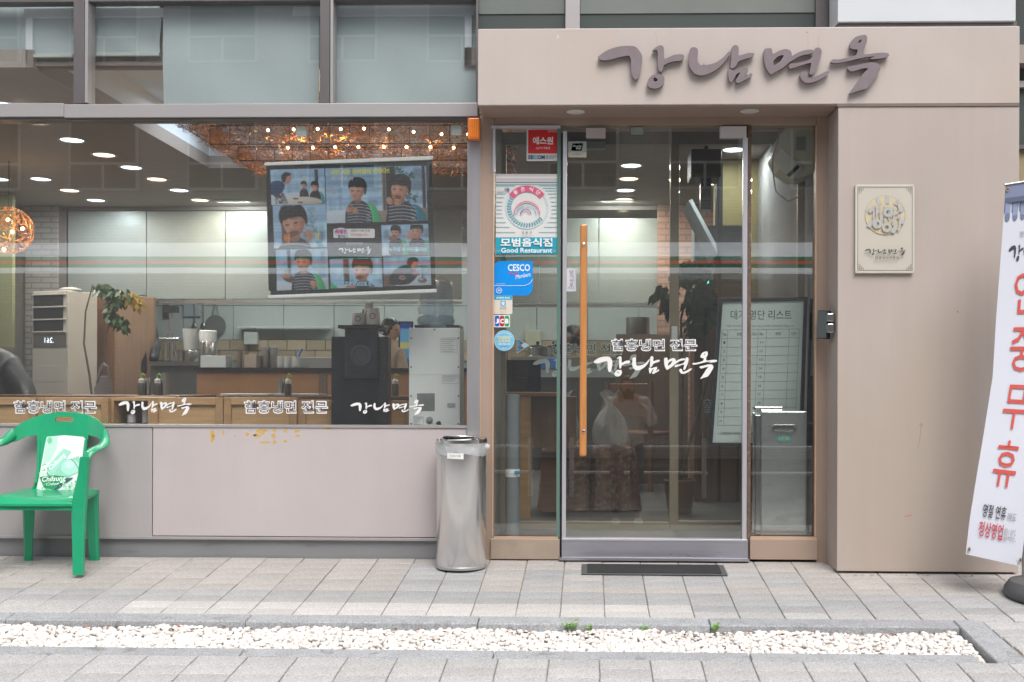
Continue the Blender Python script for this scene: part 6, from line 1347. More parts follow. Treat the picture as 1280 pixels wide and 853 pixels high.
t = thing('second_board', 'narrow slice of a second black framed board right of the waiting list', 'board', W(1014, 557, .34)); m_ = MB(); m_.prism([[(W(x, y, .34).x, W(x, y, .34).z) for x, y in ((1012, 374), (1030, 374), (1030, 557), (1007, 557))]], .33, .345); m_.build('frame', M['black'], t); m_ = MB(); m_.prism([[(W(x, y, .33).x, W(x, y, .33).z) for x, y in ((1016, 380), (1028, 380), (1028, 470), (1013, 470))]], .326, .329); m_.build('sheet', pbr('teal_sheet', (.16, .24, .22), rough=.5), t)
# umbrella bag dispenser: steel box with handle slot
YU = .12; t = thing('umbrella_bag_stand', 'shiny steel umbrella bag stand with an oval badge inside the right sidelight', 'umbrella stand', W(977, 672, YU)); m_ = MB(); m_.pbox(951, 514, 1009, 671, YU, .13); m_.build('steel_box', pbr('mirror_steel', (.72, .74, .72), rough=.16, metal=.85, var=.03, bump=.6, bscale=3), t, bevel=.006)
m_ = MB(); m_.pbox(944, 519, 950.6, 671, YU+.01, .13); m_.pbox(940.5, 516, 943.5, 668, YU+.03, .03); m_.build('side_frame', M['chrome'], t, bevel=.003)
m_ = MB(); m_.pbox(943, 508.5, 979, 513.5, YU+.02, .09); m_.build('top_lever', M['chrome'], t, bevel=.006)
m_ = MB(); a = [(W(x, y, YU).x, W(x, y, YU).z) for x, y in rrect(964, 531, 996, 541, 4.5)]; b = [(W(x, y, YU).x, W(x, y, YU).z) for x, y in rrect(967.5, 533.5, 992.5, 539, 2.5)]; m_.prism([a, b], YU-.012, YU-.001); m_.build('handle_surround', M['chrome'], t, bevel=.002); m_ = MB(); m_.prism([b], YU-.003, YU-.0015); m_.build('handle_slot', pbr('dull_slot', (.2, .22, .2), rough=.4), t)
q = Print(0, 0, 1, YU-.002); q.ell(980.5, 548.5, 9, 4.2, (.02, .40, .38), 24); q.text('H A', 974, 546, 987, 551, (.4, .5, .35), bold=.03); q.ell(980.5, 548, 2, 2.2, (.6, .25, .05), 10); q.build('badge', t)
m_ = MB(); c = W(1013, 529, YU+.05); m_.lathe([(.006, -.02), (.006, .02), (.010, .02), (.010, .03)], c, 10, 'X'); m_.build('knob', M['chrome'], t)
# grey pipe column, monitor, stools in the left sidelight
YPp = .25; x = XX(641, YPp); t = thing('grey_pipe', 'fat grey drain pipe standing inside the left sidelight with a small white tag', 'pipe', (x, YPp, FL)); m_ = MB(); r_ = 8.8*(YPp-CAMPOS.y)/FOC; m_.lathe([(r_, 0.0), (r_, W(641, 494, YPp).z-FL), (r_*.5, W(641, 493, YPp).z-FL)], (x, YPp, FL), 32); m_.build('pipe', pbr('grey_pvc', (.20, .225, .24), rough=.4, var=.05), t, smooth=True)
m_ = MB(); m_.lathe([(r_+.001, 0), (r_+.002, 0), (r_+.002, .045), (r_+.001, .045)], (x, YPp, W(641, 596, YPp).z), 32, cap=False); m_.build('white_tag', M['white'], t, smooth=True)
q = Print(0, 0, 1, YPp-r_-.003); q.rect(643, 589, 650, 593, (.02, .25, .5)); q.build('tag_print', t)
t = thing('point_of_sale_monitor', 'black flat monitor seen from behind in the left sidelight', 'monitor', W(654, 490, 1.0)); m_ = MB(); m_.pbox(633, 450, 676, 490, 1.0, .04); m_.build('screen_back', pbr('glossy_black', (.01, .012, .016), rough=.15), t, bevel=.004)
t = thing('counter_desk', 'brown wooden cashier desk below the black monitor', 'desk', (XX(665, 1.05), 1.05, FL)); m_ = MB(); m_.pbox(633, 491, 700, 495, .98, .5); m_.build('desktop', pbr('red_brown_top', (.33, .14, .07), rough=.35), t)
m_ = MB(); m_.pbox(650, 496, 663, 648, 1.0, .04); m_.build('leg', M['wood'], t); m_ = MB(); m_.pbox(664, 496, 720, 560, 1.1, .3); m_.build('drawer_front', M['wood_v'], t)
m_ = MB(); m_.pbox(676, 566, 700, 640, 1.2, .25); m_.build('lower_cabinet', M['wood_dark'], t)
for px, lb in ((684, 'lidded steel pot on the far shelf beyond the black monitor'), (704, 'steel pot lid leaning on the far shelf'), ):
    Y = 5.2; x = XX(px-12, Y); z_ = W(px-12, 446, Y).z; t = thing('lidded_pot', lb, 'pot', (x, Y, z_)); m_ = MB(); m_.lathe([(.09, 0), (.1, .01), (.1, .09), (.105, .095), (.07, .115), (.01, .125)], (x, Y, z_), 24); m_.build('pot', M['chrome'], t, smooth=True); m_ = MB(); m_.lathe([(.006, .12), (.02, .145), (.015, .155)], (x, Y, z_), 12); m_.build('knob', M['black'], t, smooth=True)
t = thing('kitchen_shelf', 'long steel kitchen shelf seen through the glass door', 'shelf', (XX(740, 5.1), 5.1, FL)); m_ = MB(); m_.box(XX(640, 5.1), XX(850, 5.1), 5.0, 5.5, W(740, 460, 5.1).z, W(740, 447, 5.1).z); m_.build('shelf_board', M['steel'], t); m_ = MB(); m_.box(XX(640, 5.1), XX(850, 5.1), 5.05, 5.5, FL, W(740, 472, 5.1).z); m_.build('cabinet', pbr('dark_cabinet', (.06, .06, .06), rough=.5), t)
m_ = MB(); m_.pbox(676, 448, 706, 462, 4.9, .2); tag(m_.build('blue_crate', pbr('blue_plastic', (.03, .12, .35), rough=.4), None, bevel=.01), 'blue plastic crate on the far kitchen shelf', 'crate')
x = XX(797, 4.6); t = thing('stock_pot', 'large steel stock pot on the kitchen stove beyond the glass door', 'pot', (x, 4.6, W(797, 420, 4.6).z)); m_ = MB(); m_.lathe([(.11, 0), (.115, .01), (.115, .17), (.12, .175), (.11, .175)], (x, 4.6, W(797, 420, 4.6).z), 28); m_.build('pot_body', M['steel'], t, smooth=True)
c = W(717, 420, YK-.1); m_ = MB(); m_.lathe([(.14, 0), (.13, -.02), (.03, -.05), (.02, -.08)], c, 28, 'Y'); tag(m_.build('hanging_lid', M['chrome'], None, smooth=True), 'round steel wok lid hanging on the kitchen wall left of the wooden handle', 'wok lid')  # a knobbed wok lid hung flat on the kitchen wall
# dining chairs and bags in the room beyond the door
def dchair(px, Y, rz, lb):
    t = thing('dining_chair', lb, 'chair', (XX(px, Y), Y, FL), rz, 'brown dining chairs'); s_ = .2
    for a, b in ((-1, -1), (1, -1), (1, 1), (-1, 1)): m_ = MB(); m_.box(a*s_-.018, a*s_+.018, b*s_-.018, b*s_+.018, 0, .44 if b < 0 else .9); m_.build('leg', M['wood_v'], t, local=True)
    m_ = MB(); m_.box(-.22, .22, -.22, .18, .441, .48); m_.build('seat', M['wood_dark'], t, local=True, bevel=.01)
    m_ = MB(); m_.box(-.18, .18, .19, .21, .62, .88); m_.build('backrest', M['wood_v'], t, local=True, bevel=.006)
dchair(800, 3.2, R(150), 'brown dining chair standing left of the inner door stile')
film = pbr('white_bag_film', (.66, .67, .66), rough=.25, alpha=.5, bump=.9, bscale=22, var=.2)
fl_ = pbr('floral_cover', (.26, .15, .11), rough=.9, var=.45, vscale=30, dirt=((.42, .33, .27), 34, .56, .8))
def bag(px, py, w_, h_, lb, Y, sd):
    random.seed(sd); b = W(px, py, Y); k = (Y-CAMPOS.y)/FOC; rx = w_*.5*k; H = h_*k; sg = 40; m_ = MB(); vs = []; fs = []
    prof = [(.35, 0), (.8, .03), (1, .14), (1.02, .32), (.86, .5), (.55, .64), (.22, .74), (.12, .78), (.3, .86), (.5, .98)]; ph = [random.uniform(0, 6.28) for _ in range(4)]
    for i, (r, h) in enumerate(prof):
        for q_ in range(sg):
            a = 2*math.pi*q_/sg; f = 1 + .07*math.sin(5*a+ph[0]+h*3) + .06*math.sin(9*a+ph[1]-h*5) + (.22*math.sin(2*a+ph[2]) if h > .8 else .05*math.sin(14*a+ph[3]))
            vs.append((b.x + rx*r*f*math.cos(a), Y + .12*r*f*math.sin(a), b.z + H*h + H*.03*math.sin(3*a+ph[2])*(h > .1)))
    for i in range(len(prof)-1):
        for q_ in range(sg): l = (q_+1) % sg; fs.append((i*sg+q_, i*sg+l, (i+1)*sg+l, (i+1)*sg+q_))
    fs.append(tuple(range(sg))); m_.add(vs, fs); tag(m_.build('plastic_bag', film, None, smooth=2), lb, 'plastic bag', 'knotted plastic bags behind the door')
def covered(px, w_, top, lb, Y, sd):
    """a seat under a floral cover that hangs in folds to the floor"""
    random.seed(sd); x = XX(px, Y); k = (Y-CAMPOS.y)/FOC; r = w_*.5*k; zt = W(px, top, Y).z; sg = 72; vs = []; fs = []; p1, p2 = random.uniform(0, 6), random.uniform(0, 6); prof = [(.05, 1.0), (.6, .99), (.86, .96), (.93, .85), (.96, .6), (1.0, .3), (1.05, .02)]
    for rr, h in prof:
        for q_ in range(sg):
            a = 2*math.pi*q_/sg; sq = 1/max(abs(math.cos(a)), abs(math.sin(a)))**.7; f = (1 + (1-h)*(.07*math.sin(7*a+p1)+.05*math.sin(13*a+p2)))*min(sq, 1.2)
            vs.append((x + r*rr*f*math.cos(a), Y+.2 + .2*rr*f*math.sin(a), FL + (zt-FL)*h + .012*math.sin(4*a+p1)*(h > .9)))
    for i in range(len(prof)-1):
        for q_ in range(sg): l = (q_+1) % sg; fs.append((i*sg+q_, i*sg+l, (i+1)*sg+l, (i+1)*sg+q_))
    fs.append(tuple(range(sg))); m_ = MB(); m_.add(vs, fs); tag(m_.build('covered_stool', fl_, None, smooth=2), lb, 'stool', 'stools under floral covers'); return zt
covered(705, 62, 552, 'stool under a brown floral cover, left behind the door edge', 1.5, 3); covered(768, 62, 560, 'stool under a brown floral cover carrying the plastic bags', 1.55, 5)
bag(762, 562, 40, 74, 'largest knotted white plastic bag on the covered stool behind the door', 1.68, 3); bag(706, 554, 34, 66, 'pale knotted plastic bag on the left covered stool', 1.65, 9)
# poster hanging inside the window -------------------------------------
YPo = .10
def pw_(x, y, l): p = W(330+x/4.49, 190+y/4.49, YPo); return Vector((p.x, YPo-l, p.z))
t = thing('photo_banner', 'black photo collage banner with white rods hanging askew inside the window', 'banner', W(440, 370, YPo))
def pmesh(nm, pts, y0, y1, mat, bev=0): m_ = MB(); m_.prism([[(pw_(x, y, 0).x, pw_(x, y, 0).z) for x, y in pts]], y0, y1); return m_.build(nm, mat, t, bevel=bev)
pmesh('cloth', [(14, 70), (942, 40), (965, 775), (38, 808)], YPo, YPo+.001, pbr('black_cloth_print', (.03, .032, .036), rough=.35, var=.1))
wr = pbr('white_rod', (.78, .78, .76), rough=.35); pmesh('rod', [(5, 62), (947, 25), (948, 47), (6, 80)], YPo-.012, YPo+.008, wr, .003); pmesh('rod', [(25, 806), (968, 770), (970, 790), (27, 824)], YPo-.012, YPo+.008, wr, .003)
for hx, hy, sx, sy in ((193, 45, 376.5, 164.5), (840, 18, 570.5, 163)):
    m_ = MB(); m_.tube([pw_(hx-8, hy+12, .005), pw_(hx-6, hy-8, .005), pw_(hx+6, hy-8, .005), pw_(hx+8, hy+12, .005)], .0016, 6); m_.tube([pw_(hx, hy-8, .005), Vector((pw_(hx, 0, 0).x, YPo-.01, W(sx, sy, .05).z))], .0009, 5); m_.build('hook', M['steel'], t)
    m_ = MB(); m_.prism([[(W(x, y, .04).x, W(x, y, .04).z) for x, y in rrect(sx-6.3, sy-6.5, sx+6.3, sy+6.5, 2)]], .038, .05); m_.build('suction_pad', pbr('pale_pad', (.55, .56, .52), rough=.4), t, bevel=.002)
# the collage is a flat print: painted here as soft colour patches into the colour layer of a fine sheet
class Canvas:
    def __init__(s, w, h, sc): s.sc = sc; s.W = int(w*sc); s.H = int(h*sc); s.a = np.zeros((s.H, s.W, 3)); s.clip = np.ones((s.H, s.W), bool)
    def blur(s, m, r):
        if r <= 0: return m
        k = max(1, int(round(r))); ker = np.exp(-.5*(np.arange(-2*k, 2*k+1)/max(r*.8, .4))**2); ker /= ker.sum()
        p = np.pad(m, ((2*k, 2*k), (2*k, 2*k)), mode='edge')
        p = sum(ker[i]*p[i:i+m.shape[0], :] for i in range(4*k+1)); return sum(ker[i]*p[:, i:i+m.shape[1]] for i in range(4*k+1))
    def put(s, pts, col, soft=.6, op=1.0, shade=0.0, sdir=(1, 1), tex=0.0):
        P = np.array(pts, float)*s.sc; pad = int(soft*3)+2
        x0, y0 = np.maximum(np.floor(P.min(0)).astype(int)-pad, 0); x1, y1 = np.ceil(P.max(0)).astype(int)+pad; x1 = min(x1, s.W); y1 = min(y1, s.H)
        if x1 <= x0 or y1 <= y0: return
        acc = np.zeros((y1-y0, x1-x0))
        for oy in (.25, .75):
            for ox in (.25, .75):
                X, Y = np.meshgrid(np.arange(x0, x1)+ox, np.arange(y0, y1)+oy); ins = np.zeros(X.shape, bool); n = len(P)
                for i in range(n):
                    (ax, ay), (bx, by) = P[i], P[(i+1) % n]
                    if ay == by: continue
                    c = ((ay > Y) != (by > Y)) & (X < (bx-ax)*(Y-ay)/(by-ay)+ax); ins ^= c
                acc += ins*.25
        m = s.blur(acc, soft)*op*s.clip[y0:y1, x0:x1]
        c = np.array(col)[None, None, :]*np.ones((y1-y0, x1-x0, 1)); X, Y = np.meshgrid(np.linspace(-1, 1, x1-x0), np.linspace(-1, 1, y1-y0))
        if shade: c = c*(1 - shade*(X*sdir[0]+Y*sdir[1])*.5)[..., None]
        if tex: c = c*(1 + tex*rng.normal(0, 1, (y1-y0, x1-x0, 1)))
        s.a[y0:y1, x0:x1] = s.a[y0:y1, x0:x1]*(1-m[..., None]) + np.clip(c, 0, 1)*m[..., None]
    def ell(s, cx, cy, rx, ry, col, rot=0, n=20, **k):
        c, q = math.cos(rot), math.sin(rot); s.put([(cx+rx*math.cos(6.2832*i/n)*c-ry*math.sin(6.2832*i/n)*q, cy+rx*math.cos(6.2832*i/n)*q+ry*math.sin(6.2832*i/n)*c) for i in range(n)], col, **k)
    def sp(s, pts, col, **k): s.put(chaikin(pts, 3), col, **k)
CV = Canvas(988, 853, .42)
SK = (.48, .27, .21); SKD = (.30, .15, .115); SKL = (.62, .40, .33); HR = (.020, .022, .034); BLU = (.34, .48, .64)
def photo(x0, y0, x1, y1, seed_, floor=None, tint=BLU, bars=7):
    random.seed(seed_); sk = 8/300; quad = [(x0, y0), (x1, y0-(x1-x0)*sk), (x1+3, y1-(x1-x0)*sk), (x0+5, y1)]
    CV.clip[:] = True; CV.put(quad, tint, soft=.4); 
    yy, xx = np.mgrid[0:CV.H, 0:CV.W]/CV.sc
    CV.clip = (xx >= x0+1) & (xx <= x1+1) & (yy >= y0+1-(xx-x0)*sk) & (yy <= y1-1-(xx-x0)*sk)
    w_, h = x1-x0, y1-y0
    for i in range(bars*3):
        a = x0+random.uniform(0, w_); g = random.choice((.35, .6, .8, 1.25, 1.5)); b = random.uniform(.02, .12)*w_; c = y0+random.uniform(-.1, .6)*h
        CV.put([(a, c), (a+b, c), (a+b, c+random.uniform(.2, .6)*h), (a, c+random.uniform(.2, .6)*h)], [min(.85, v*g) for v in tint], soft=3.2, op=.7)
    for i in range(bars): c = y0+random.uniform(.15, .75)*h; g = random.choice((.5, .75, 1.4)); CV.put([(x0, c), (x1, c-w_*sk*1.5), (x1, c+random.uniform(4, 14)), (x0, c+random.uniform(4, 14))], [min(.8, v*g) for v in tint], soft=2.5, op=.55)
    for i in range(bars): CV.ell(x0+random.uniform(0, w_), y0+random.uniform(.1, .5)*h, random.uniform(3, 14), random.uniform(2, 8), random.choice([(.6, .2, .2), (.7, .72, .75), (.15, .2, .3), (.25, .4, .3)]), soft=2, op=.5)
    if floor: CV.put([(x0, y1-floor*h*.75), (x1, y1-floor*h*1.1), (x1+3, y1+2), (x0, y1+2)], (.50, .55, .62), soft=2, shade=.3)
def pillar(x0, x1, y0, y1, c): CV.put([(x0, y0), (x1, y0-.4), (x1+5, y1), (x0+5, y1)], c, soft=1.0, shade=.6, sdir=(1, 0)); CV.put([(x0+2, y0), (x0+4, y0), (x0+8, y1), (x0+6, y1)], [min(1, v*3+.1) for v in c], soft=.6, op=.6)
def boy(cx, cy, s, f=1, chair=None, stripes=True, eat=False, tilt=0.0, top=(.05, .055, .075), arms=True):
    """cx, cy: centre of the head; s: head width; f: 1 looks to the left"""
    def T(u, v):
        if v < .6: a = tilt; u, v = u*math.cos(a)-v*math.sin(a), u*math.sin(a)+v*math.cos(a)
        return (cx+f*u*s, cy+v*s)
    P = lambda l: [T(u, v) for u, v in l]; so = max(.5, s*.006)
    if chair:
        CV.sp(P([(.25, 2.4), (.32, 1.0), (.62, .72), (.98, .86), (1.28, 1.35), (1.42, 2.4)]), chair, soft=so*1.5, shade=.5, sdir=(f, .3)); CV.sp(P([(.35, 2.4), (.45, 1.1), (.66, .86), (.86, 1.0), (1.0, 2.4)]), [v*1.35 for v in chair], soft=so*3, op=.6)
    CV.sp(P([(-.30, .62), (0, .58), (.30, .60), (.62, .82), (.82, 1.3), (.86, 2.4), (-.62, 2.4), (-.72, 1.6), (-.62, 1.0)]), top, soft=so, shade=.5, sdir=(f, .2))
    if stripes:
        for k in range(9):
            v = .80+.165*k; CV.put(P([(-.56, v+.07), (-.2, v+.01), (.2, v), (.74, v+.10), (.74, v+.135), (.2, v+.04), (-.2, v+.05), (-.56, v+.11)]), (.42, .45, .50), soft=so*.7, op=.85)
        for k in range(6): v = .95+.2*k; CV.put(P([(.52, v+.02), (.80, v+.16), (.78, v+.20), (.50, v+.06)]), (.45, .48, .52), soft=so*.7, op=.8)
    CV.sp(P([(-.14, .30), (.20, .30), (.24, .68), (.04, .76), (-.18, .70)]), SKD, soft=so)
    CV.ell(*T(.42, .06), s*.085, s*.14, SKD, soft=so); CV.ell(*T(.41, .05), s*.05, s*.09, SK, soft=so)
    CV.sp(P([(-.40, -.25), (-.42, .02), (-.39, .22), (-.30, .42), (-.14, .56), (.04, .58), (.22, .46), (.36, .24), (.42, -.02), (.40, -.30), (0, -.48)]), SK, soft=so, shade=.55, sdir=(f*.9, .5))
    CV.sp(P([(.10, .54), (.28, .40), (.40, .12), (.42, -.2), (.30, 0), (.22, .26)]), SKD, soft=so*4, op=.65)
    CV.ell(*T(-.24, .20), s*.12, s*.09, (.60, .32, .27), soft=so*4, op=.6); CV.ell(*T(.12, .20), s*.12, s*.09, (.56, .28, .22), soft=so*4, op=.5); CV.ell(*T(-.12, -.06), s*.2, s*.06, SKL, soft=so*3, op=.5)
    for e in (-.27, .07):
        CV.sp(P([(e-.09, .045), (e, .015), (e+.09, .045), (e+.07, .075), (e, .085), (e-.07, .075)]), (.03, .02, .02), soft=so*.8, op=.9); CV.sp(P([(e-.11, -.06), (e, -.095), (e+.11, -.06), (e, -.07)]), (.06, .045, .045), soft=so, op=.8); CV.ell(*T(e, .11), s*.09, s*.02, SKD, soft=so*1.5, op=.5)
    CV.sp(P([(-.13, .02), (-.10, .02), (-.07, .20), (-.14, .245), (-.19, .22)]), SKL, soft=so*1.5, op=.7); CV.ell(*T(-.135, .255), s*.06, s*.018, SKD, soft=so, op=.9)
    CV.ell(*T(-.12, .37), s*.10, s*.035, (.40, .12, .11), soft=so); CV.ell(*T(-.12, .365), s*.08, s*.010, (.15, .04, .04), soft=so*.6)
    CV.sp(P([(-.46, .04), (-.52, -.18), (-.47, -.46), (-.28, -.66), (.04, -.73), (.36, -.64), (.54, -.36), (.56, -.06), (.50, .22), (.44, .30), (.42, .02), (.34, -.12), (.20, -.17), (.02, -.13), (-.14, -.20), (-.28, -.13), (-.38, -.16)]), HR, soft=so, tex=.25)
    CV.sp(P([(-.30, -.45), (-.1, -.60), (.15, -.58), (.1, -.48), (-.12, -.44)]), (.09, .10, .14), soft=so*5, op=.7)
    for k in range(9): u = -.40+.09*k; CV.put(P([(u, -.22), (u+.05, -.25), (u+.045, -.09-.03*(k % 3)), (u+.02, -.08)]), HR, soft=so*.8, op=.9)
    if eat: CV.sp(P([(-.34, .38), (-.1, .30), (.10, .36), (.12, .48), (-.1, .56), (-.36, .50)]), (.16, .08, .06), soft=so*1.5, tex=.4, op=.85)
    if arms:
        hy = .62 if eat else 1.12
        for hx, dy in ((-.46, 0), (-.10, .05)):
            CV.sp(P([(hx-.16, hy+dy-.10), (hx, hy+dy-.17), (hx+.16, hy+dy-.06), (hx+.14, hy+dy+.14), (hx-.06, hy+dy+.18), (hx-.18, hy+dy+.08)]), SK, soft=so, shade=.6, sdir=(f, .6))
            for k in range(4): CV.put(P([(hx-.14+.07*k, hy+dy-.13), (hx-.125+.07*k, hy+dy-.13), (hx-.10+.07*k, hy+dy+.06), (hx-.115+.07*k, hy+dy+.06)]), SKD, soft=so*.8, op=.8)
        CV.sp(P([(-.42, hy-.36), (-.33, hy-.38), (-.16, hy+.05), (-.24, hy+.09)]), (.40, .22, .09), soft=so)
GC = (.10, .42, .22); BC = (.04, .20, .28)
photo(38, 100, 345, 298, 1, .4); pillar(288, 308, 98, 290, (.09, .085, .09)); CV.sp([(36, 170), (80, 158), (118, 172), (120, 200), (100, 235), (62, 245), (36, 240)], (.035, .085, .17), soft=1, shade=.5); CV.sp([(106, 150), (118, 128), (140, 122), (158, 134), (156, 160), (140, 180), (118, 184)], SK, soft=.8, shade=.4); CV.sp([(100, 165), (100, 130), (122, 112), (152, 116), (158, 130), (136, 136), (126, 150), (122, 172)], HR, soft=.7, tex=.2)
boy(226, 186, 34, 1, stripes=False, arms=False, top=(.05, .055, .075)); boy(288, 192, 42, 1, (.08, .30, .34), stripes=False, arms=False, top=(.035, .04, .055))
CV.sp([(150, 262), (230, 248), (320, 262), (335, 292), (120, 297), (100, 285)], (.55, .50, .46), soft=1, shade=.3)
for i in range(34): CV.ell(75+random.uniform(-10, 55), 262+random.uniform(-24, 26), random.uniform(4, 15), random.uniform(3, 10), random.choice([(.06, .05, .06), (.22, .2, .22), (.12, .08, .09), (.4, .38, .4)]), soft=.8, op=.85)
for a, b in ((180, 262), (205, 283)): CV.ell(a, b, 17, 5, (.30, .12, .06), soft=.7)
photo(350, 92, 920, 400, 2, .3, bars=10); pillar(668, 688, 86, 372, (.15, .12, .11)); CV.put([(690, 84), (744, 82), (748, 300), (720, 380), (694, 380)], (.055, .05, .055), soft=1, tex=.2); pillar(893, 912, 72, 330, (.07, .06, .065)); CV.put([(640, 330), (925, 312), (925, 400), (640, 404)], (.28, .235, .20), soft=2, shade=.4)
random.seed(8)
for i in range(120): a, b = random.choice([(745, 105), (830, 130), (815, 170), (780, 105), (850, 262), (820, 250)]); CV.ell(a+random.gauss(0, 14), b+random.gauss(0, 13), random.uniform(3, 8), random.uniform(2, 5), random.choice([(.04, .11, .08), (.08, .2, .14), (.03, .07, .06)]), soft=.6, rot=random.uniform(0, 3))
boy(528, 212, 100, 1, GC, tilt=.06); boy(770, 205, 116, 1, BC, eat=True, tilt=.1)
photo(48, 300, 350, 540, 3, .1); pillar(92, 128, 305, 520, (.13, .09, .09)); boy(165, 392, 150, 1, None, eat=True, tilt=-.22, arms=False); CV.sp([(225, 445), (245, 425), (272, 440), (270, 480), (250, 505), (232, 500), (240, 470)], SK, soft=1, shade=.5)
for k in range(4): CV.put([(232+9*k, 440), (235+9*k, 440), (238+8*k, 470), (234+8*k, 470)], SKD, soft=.8, op=.7)
for i in range(70): CV.ell(268+random.gauss(0, 15), 370+random.uniform(-60, 80), random.uniform(4, 11), random.uniform(3, 8), random.choice([(.13, .22, .26), (.2, .32, .36), (.3, .42, .5)]), soft=1.6, op=.7)
CV.sp([(285, 495), (320, 505), (342, 540), (300, 540)], (.06, .38, .45), soft=1)
photo(60, 548, 354, 776, 4, .3); pillar(122, 142, 548, 680, (.07, .08, .12)); boy(214, 610, 96, 1, GC, arms=False)
CV.sp([(88, 690), (110, 680), (150, 690), (172, 720), (150, 735), (120, 728), (100, 712)], (.14, .09, .08), soft=1, tex=.3); CV.sp([(80, 690), (105, 678), (140, 686), (150, 705), (118, 706), (95, 706)], SK, soft=1, shade=.5); CV.sp([(250, 725), (275, 718), (296, 735), (290, 758), (262, 760)], SK, soft=1, shade=.6)
photo(660, 410, 926, 580, 5, .35); boy(740, 448, 56, 1, GC, eat=True, arms=False); boy(860, 440, 70, 1, (.07, .32, .30), arms=False); CV.sp([(800, 465), (820, 445), (848, 455), (856, 480), (830, 492), (806, 486)], SK, soft=.8, shade=.5); CV.sp([(700, 480), (722, 468), (745, 480), (735, 498), (705, 496)], SKD, soft=.8)
photo(365, 600, 660, 764, 6, .1); pillar(440, 472, 598, 740, (.11, .075, .07)); boy(548, 655, 112, 1, None, eat=True, arms=False); CV.sp([(366, 730), (395, 742), (415, 770), (366, 770)], GC, soft=1.5); CV.sp([(455, 745), (480, 735), (510, 745), (505, 770), (455, 770)], SK, soft=1)
photo(668, 590, 934, 752, 7, .3); CV.put([(668, 690), (735, 684), (735, 752), (668, 755)], (.20, .12, .10), soft=1.5); CV.sp([(700, 745), (702, 695), (742, 650), (800, 628), (848, 648), (860, 700), (810, 745)], (.03, .042, .06), soft=1, shade=.4, tex=.2); CV.sp([(818, 612), (836, 596), (862, 610), (864, 640), (846, 662), (826, 650)], SK, soft=.8, shade=.5); CV.sp([(800, 628), (806, 598), (838, 584), (868, 598), (866, 618), (840, 612), (826, 640)], HR, soft=.8, tex=.3); CV.ell(775, 704, 20, 12, SK, soft=.8); CV.ell(852, 682, 22, 14, SKD, soft=.8); CV.put([(762, 702), (856, 690), (858, 696), (764, 710)], (.06, .09, .2), soft=.8); CV.ell(888, 718, 26, 16, (.18, .16, .16), soft=.8); CV.ell(880, 712, 14, 7, (.4, .38, .38), soft=1); CV.put([(886, 640), (892, 640), (892, 705), (886, 705)], (.10, .10, .11), soft=.6); CV.ell(888, 640, 34, 6, (.18, .19, .20), soft=.8)
CV.clip[:] = True; CV.a = np.clip((CV.a**1.18)*.88*(1+rng.normal(0, .05, CV.a.shape[:2]+(1,))), 0.018, 1)
def sheet(name, x0, y0, x1, y1, canvas, parent, mapf):
    a = canvas.a; H, Wd = a.shape[:2]; i0, i1 = int(x0*canvas.sc), int(x1*canvas.sc); j0, j1 = int(y0*canvas.sc), int(y1*canvas.sc); n, m = i1-i0, j1-j0
    c00, c10, c01, c11 = (np.array(mapf(*p, .0008)) for p in ((x0, y0), (x1, y0), (x0, y1), (x1, y1))); o = np.array(ORG[parent.name])
    u = np.linspace(0, 1, n)[None, :, None]; v = np.linspace(0, 1, m)[:, None, None]; V = (c00*(1-u)*(1-v)+c10*u*(1-v)+c01*(1-u)*v+c11*u*v - o).reshape(-1, 3)
    idx = np.arange(n*m).reshape(m, n); Q = np.stack([idx[:-1, :-1], idx[1:, :-1], idx[1:, 1:], idx[:-1, 1:]], -1).reshape(-1)
    me = bpy.data.meshes.new(name); me.vertices.add(n*m); me.vertices.foreach_set('co', V.reshape(-1)); nf = len(Q)//4; me.loops.add(nf*4); me.loops.foreach_set('vertex_index', Q); me.polygons.add(nf)
    me.polygons.foreach_set('loop_start', np.arange(0, nf*4, 4)); me.polygons.foreach_set('loop_total', np.full(nf, 4)); me.update(calc_edges=True)
    ca = me.color_attributes.new('print', 'FLOAT_COLOR', 'POINT'); rgba = np.ones((n*m, 4), np.float32); rgba[:, :3] = a[j0:j1, i0:i1].reshape(-1, 3); ca.data.foreach_set('color', rgba.reshape(-1))
    mt, tr, b = newmat('printed_photo_sheet'); at = tr.nodes.new('ShaderNodeAttribute'); at.attribute_name = 'print'; tr.links.new(at.outputs['Color'], b.inputs['Base Color']); b.inputs['Roughness'].default_value = .35; me.materials.append(mt)
    ob_ = bpy.data.objects.new(name, me); COL.objects.link(ob_); ob_.parent = parent; ORG[ob_.name] = Vector(o); return ob_

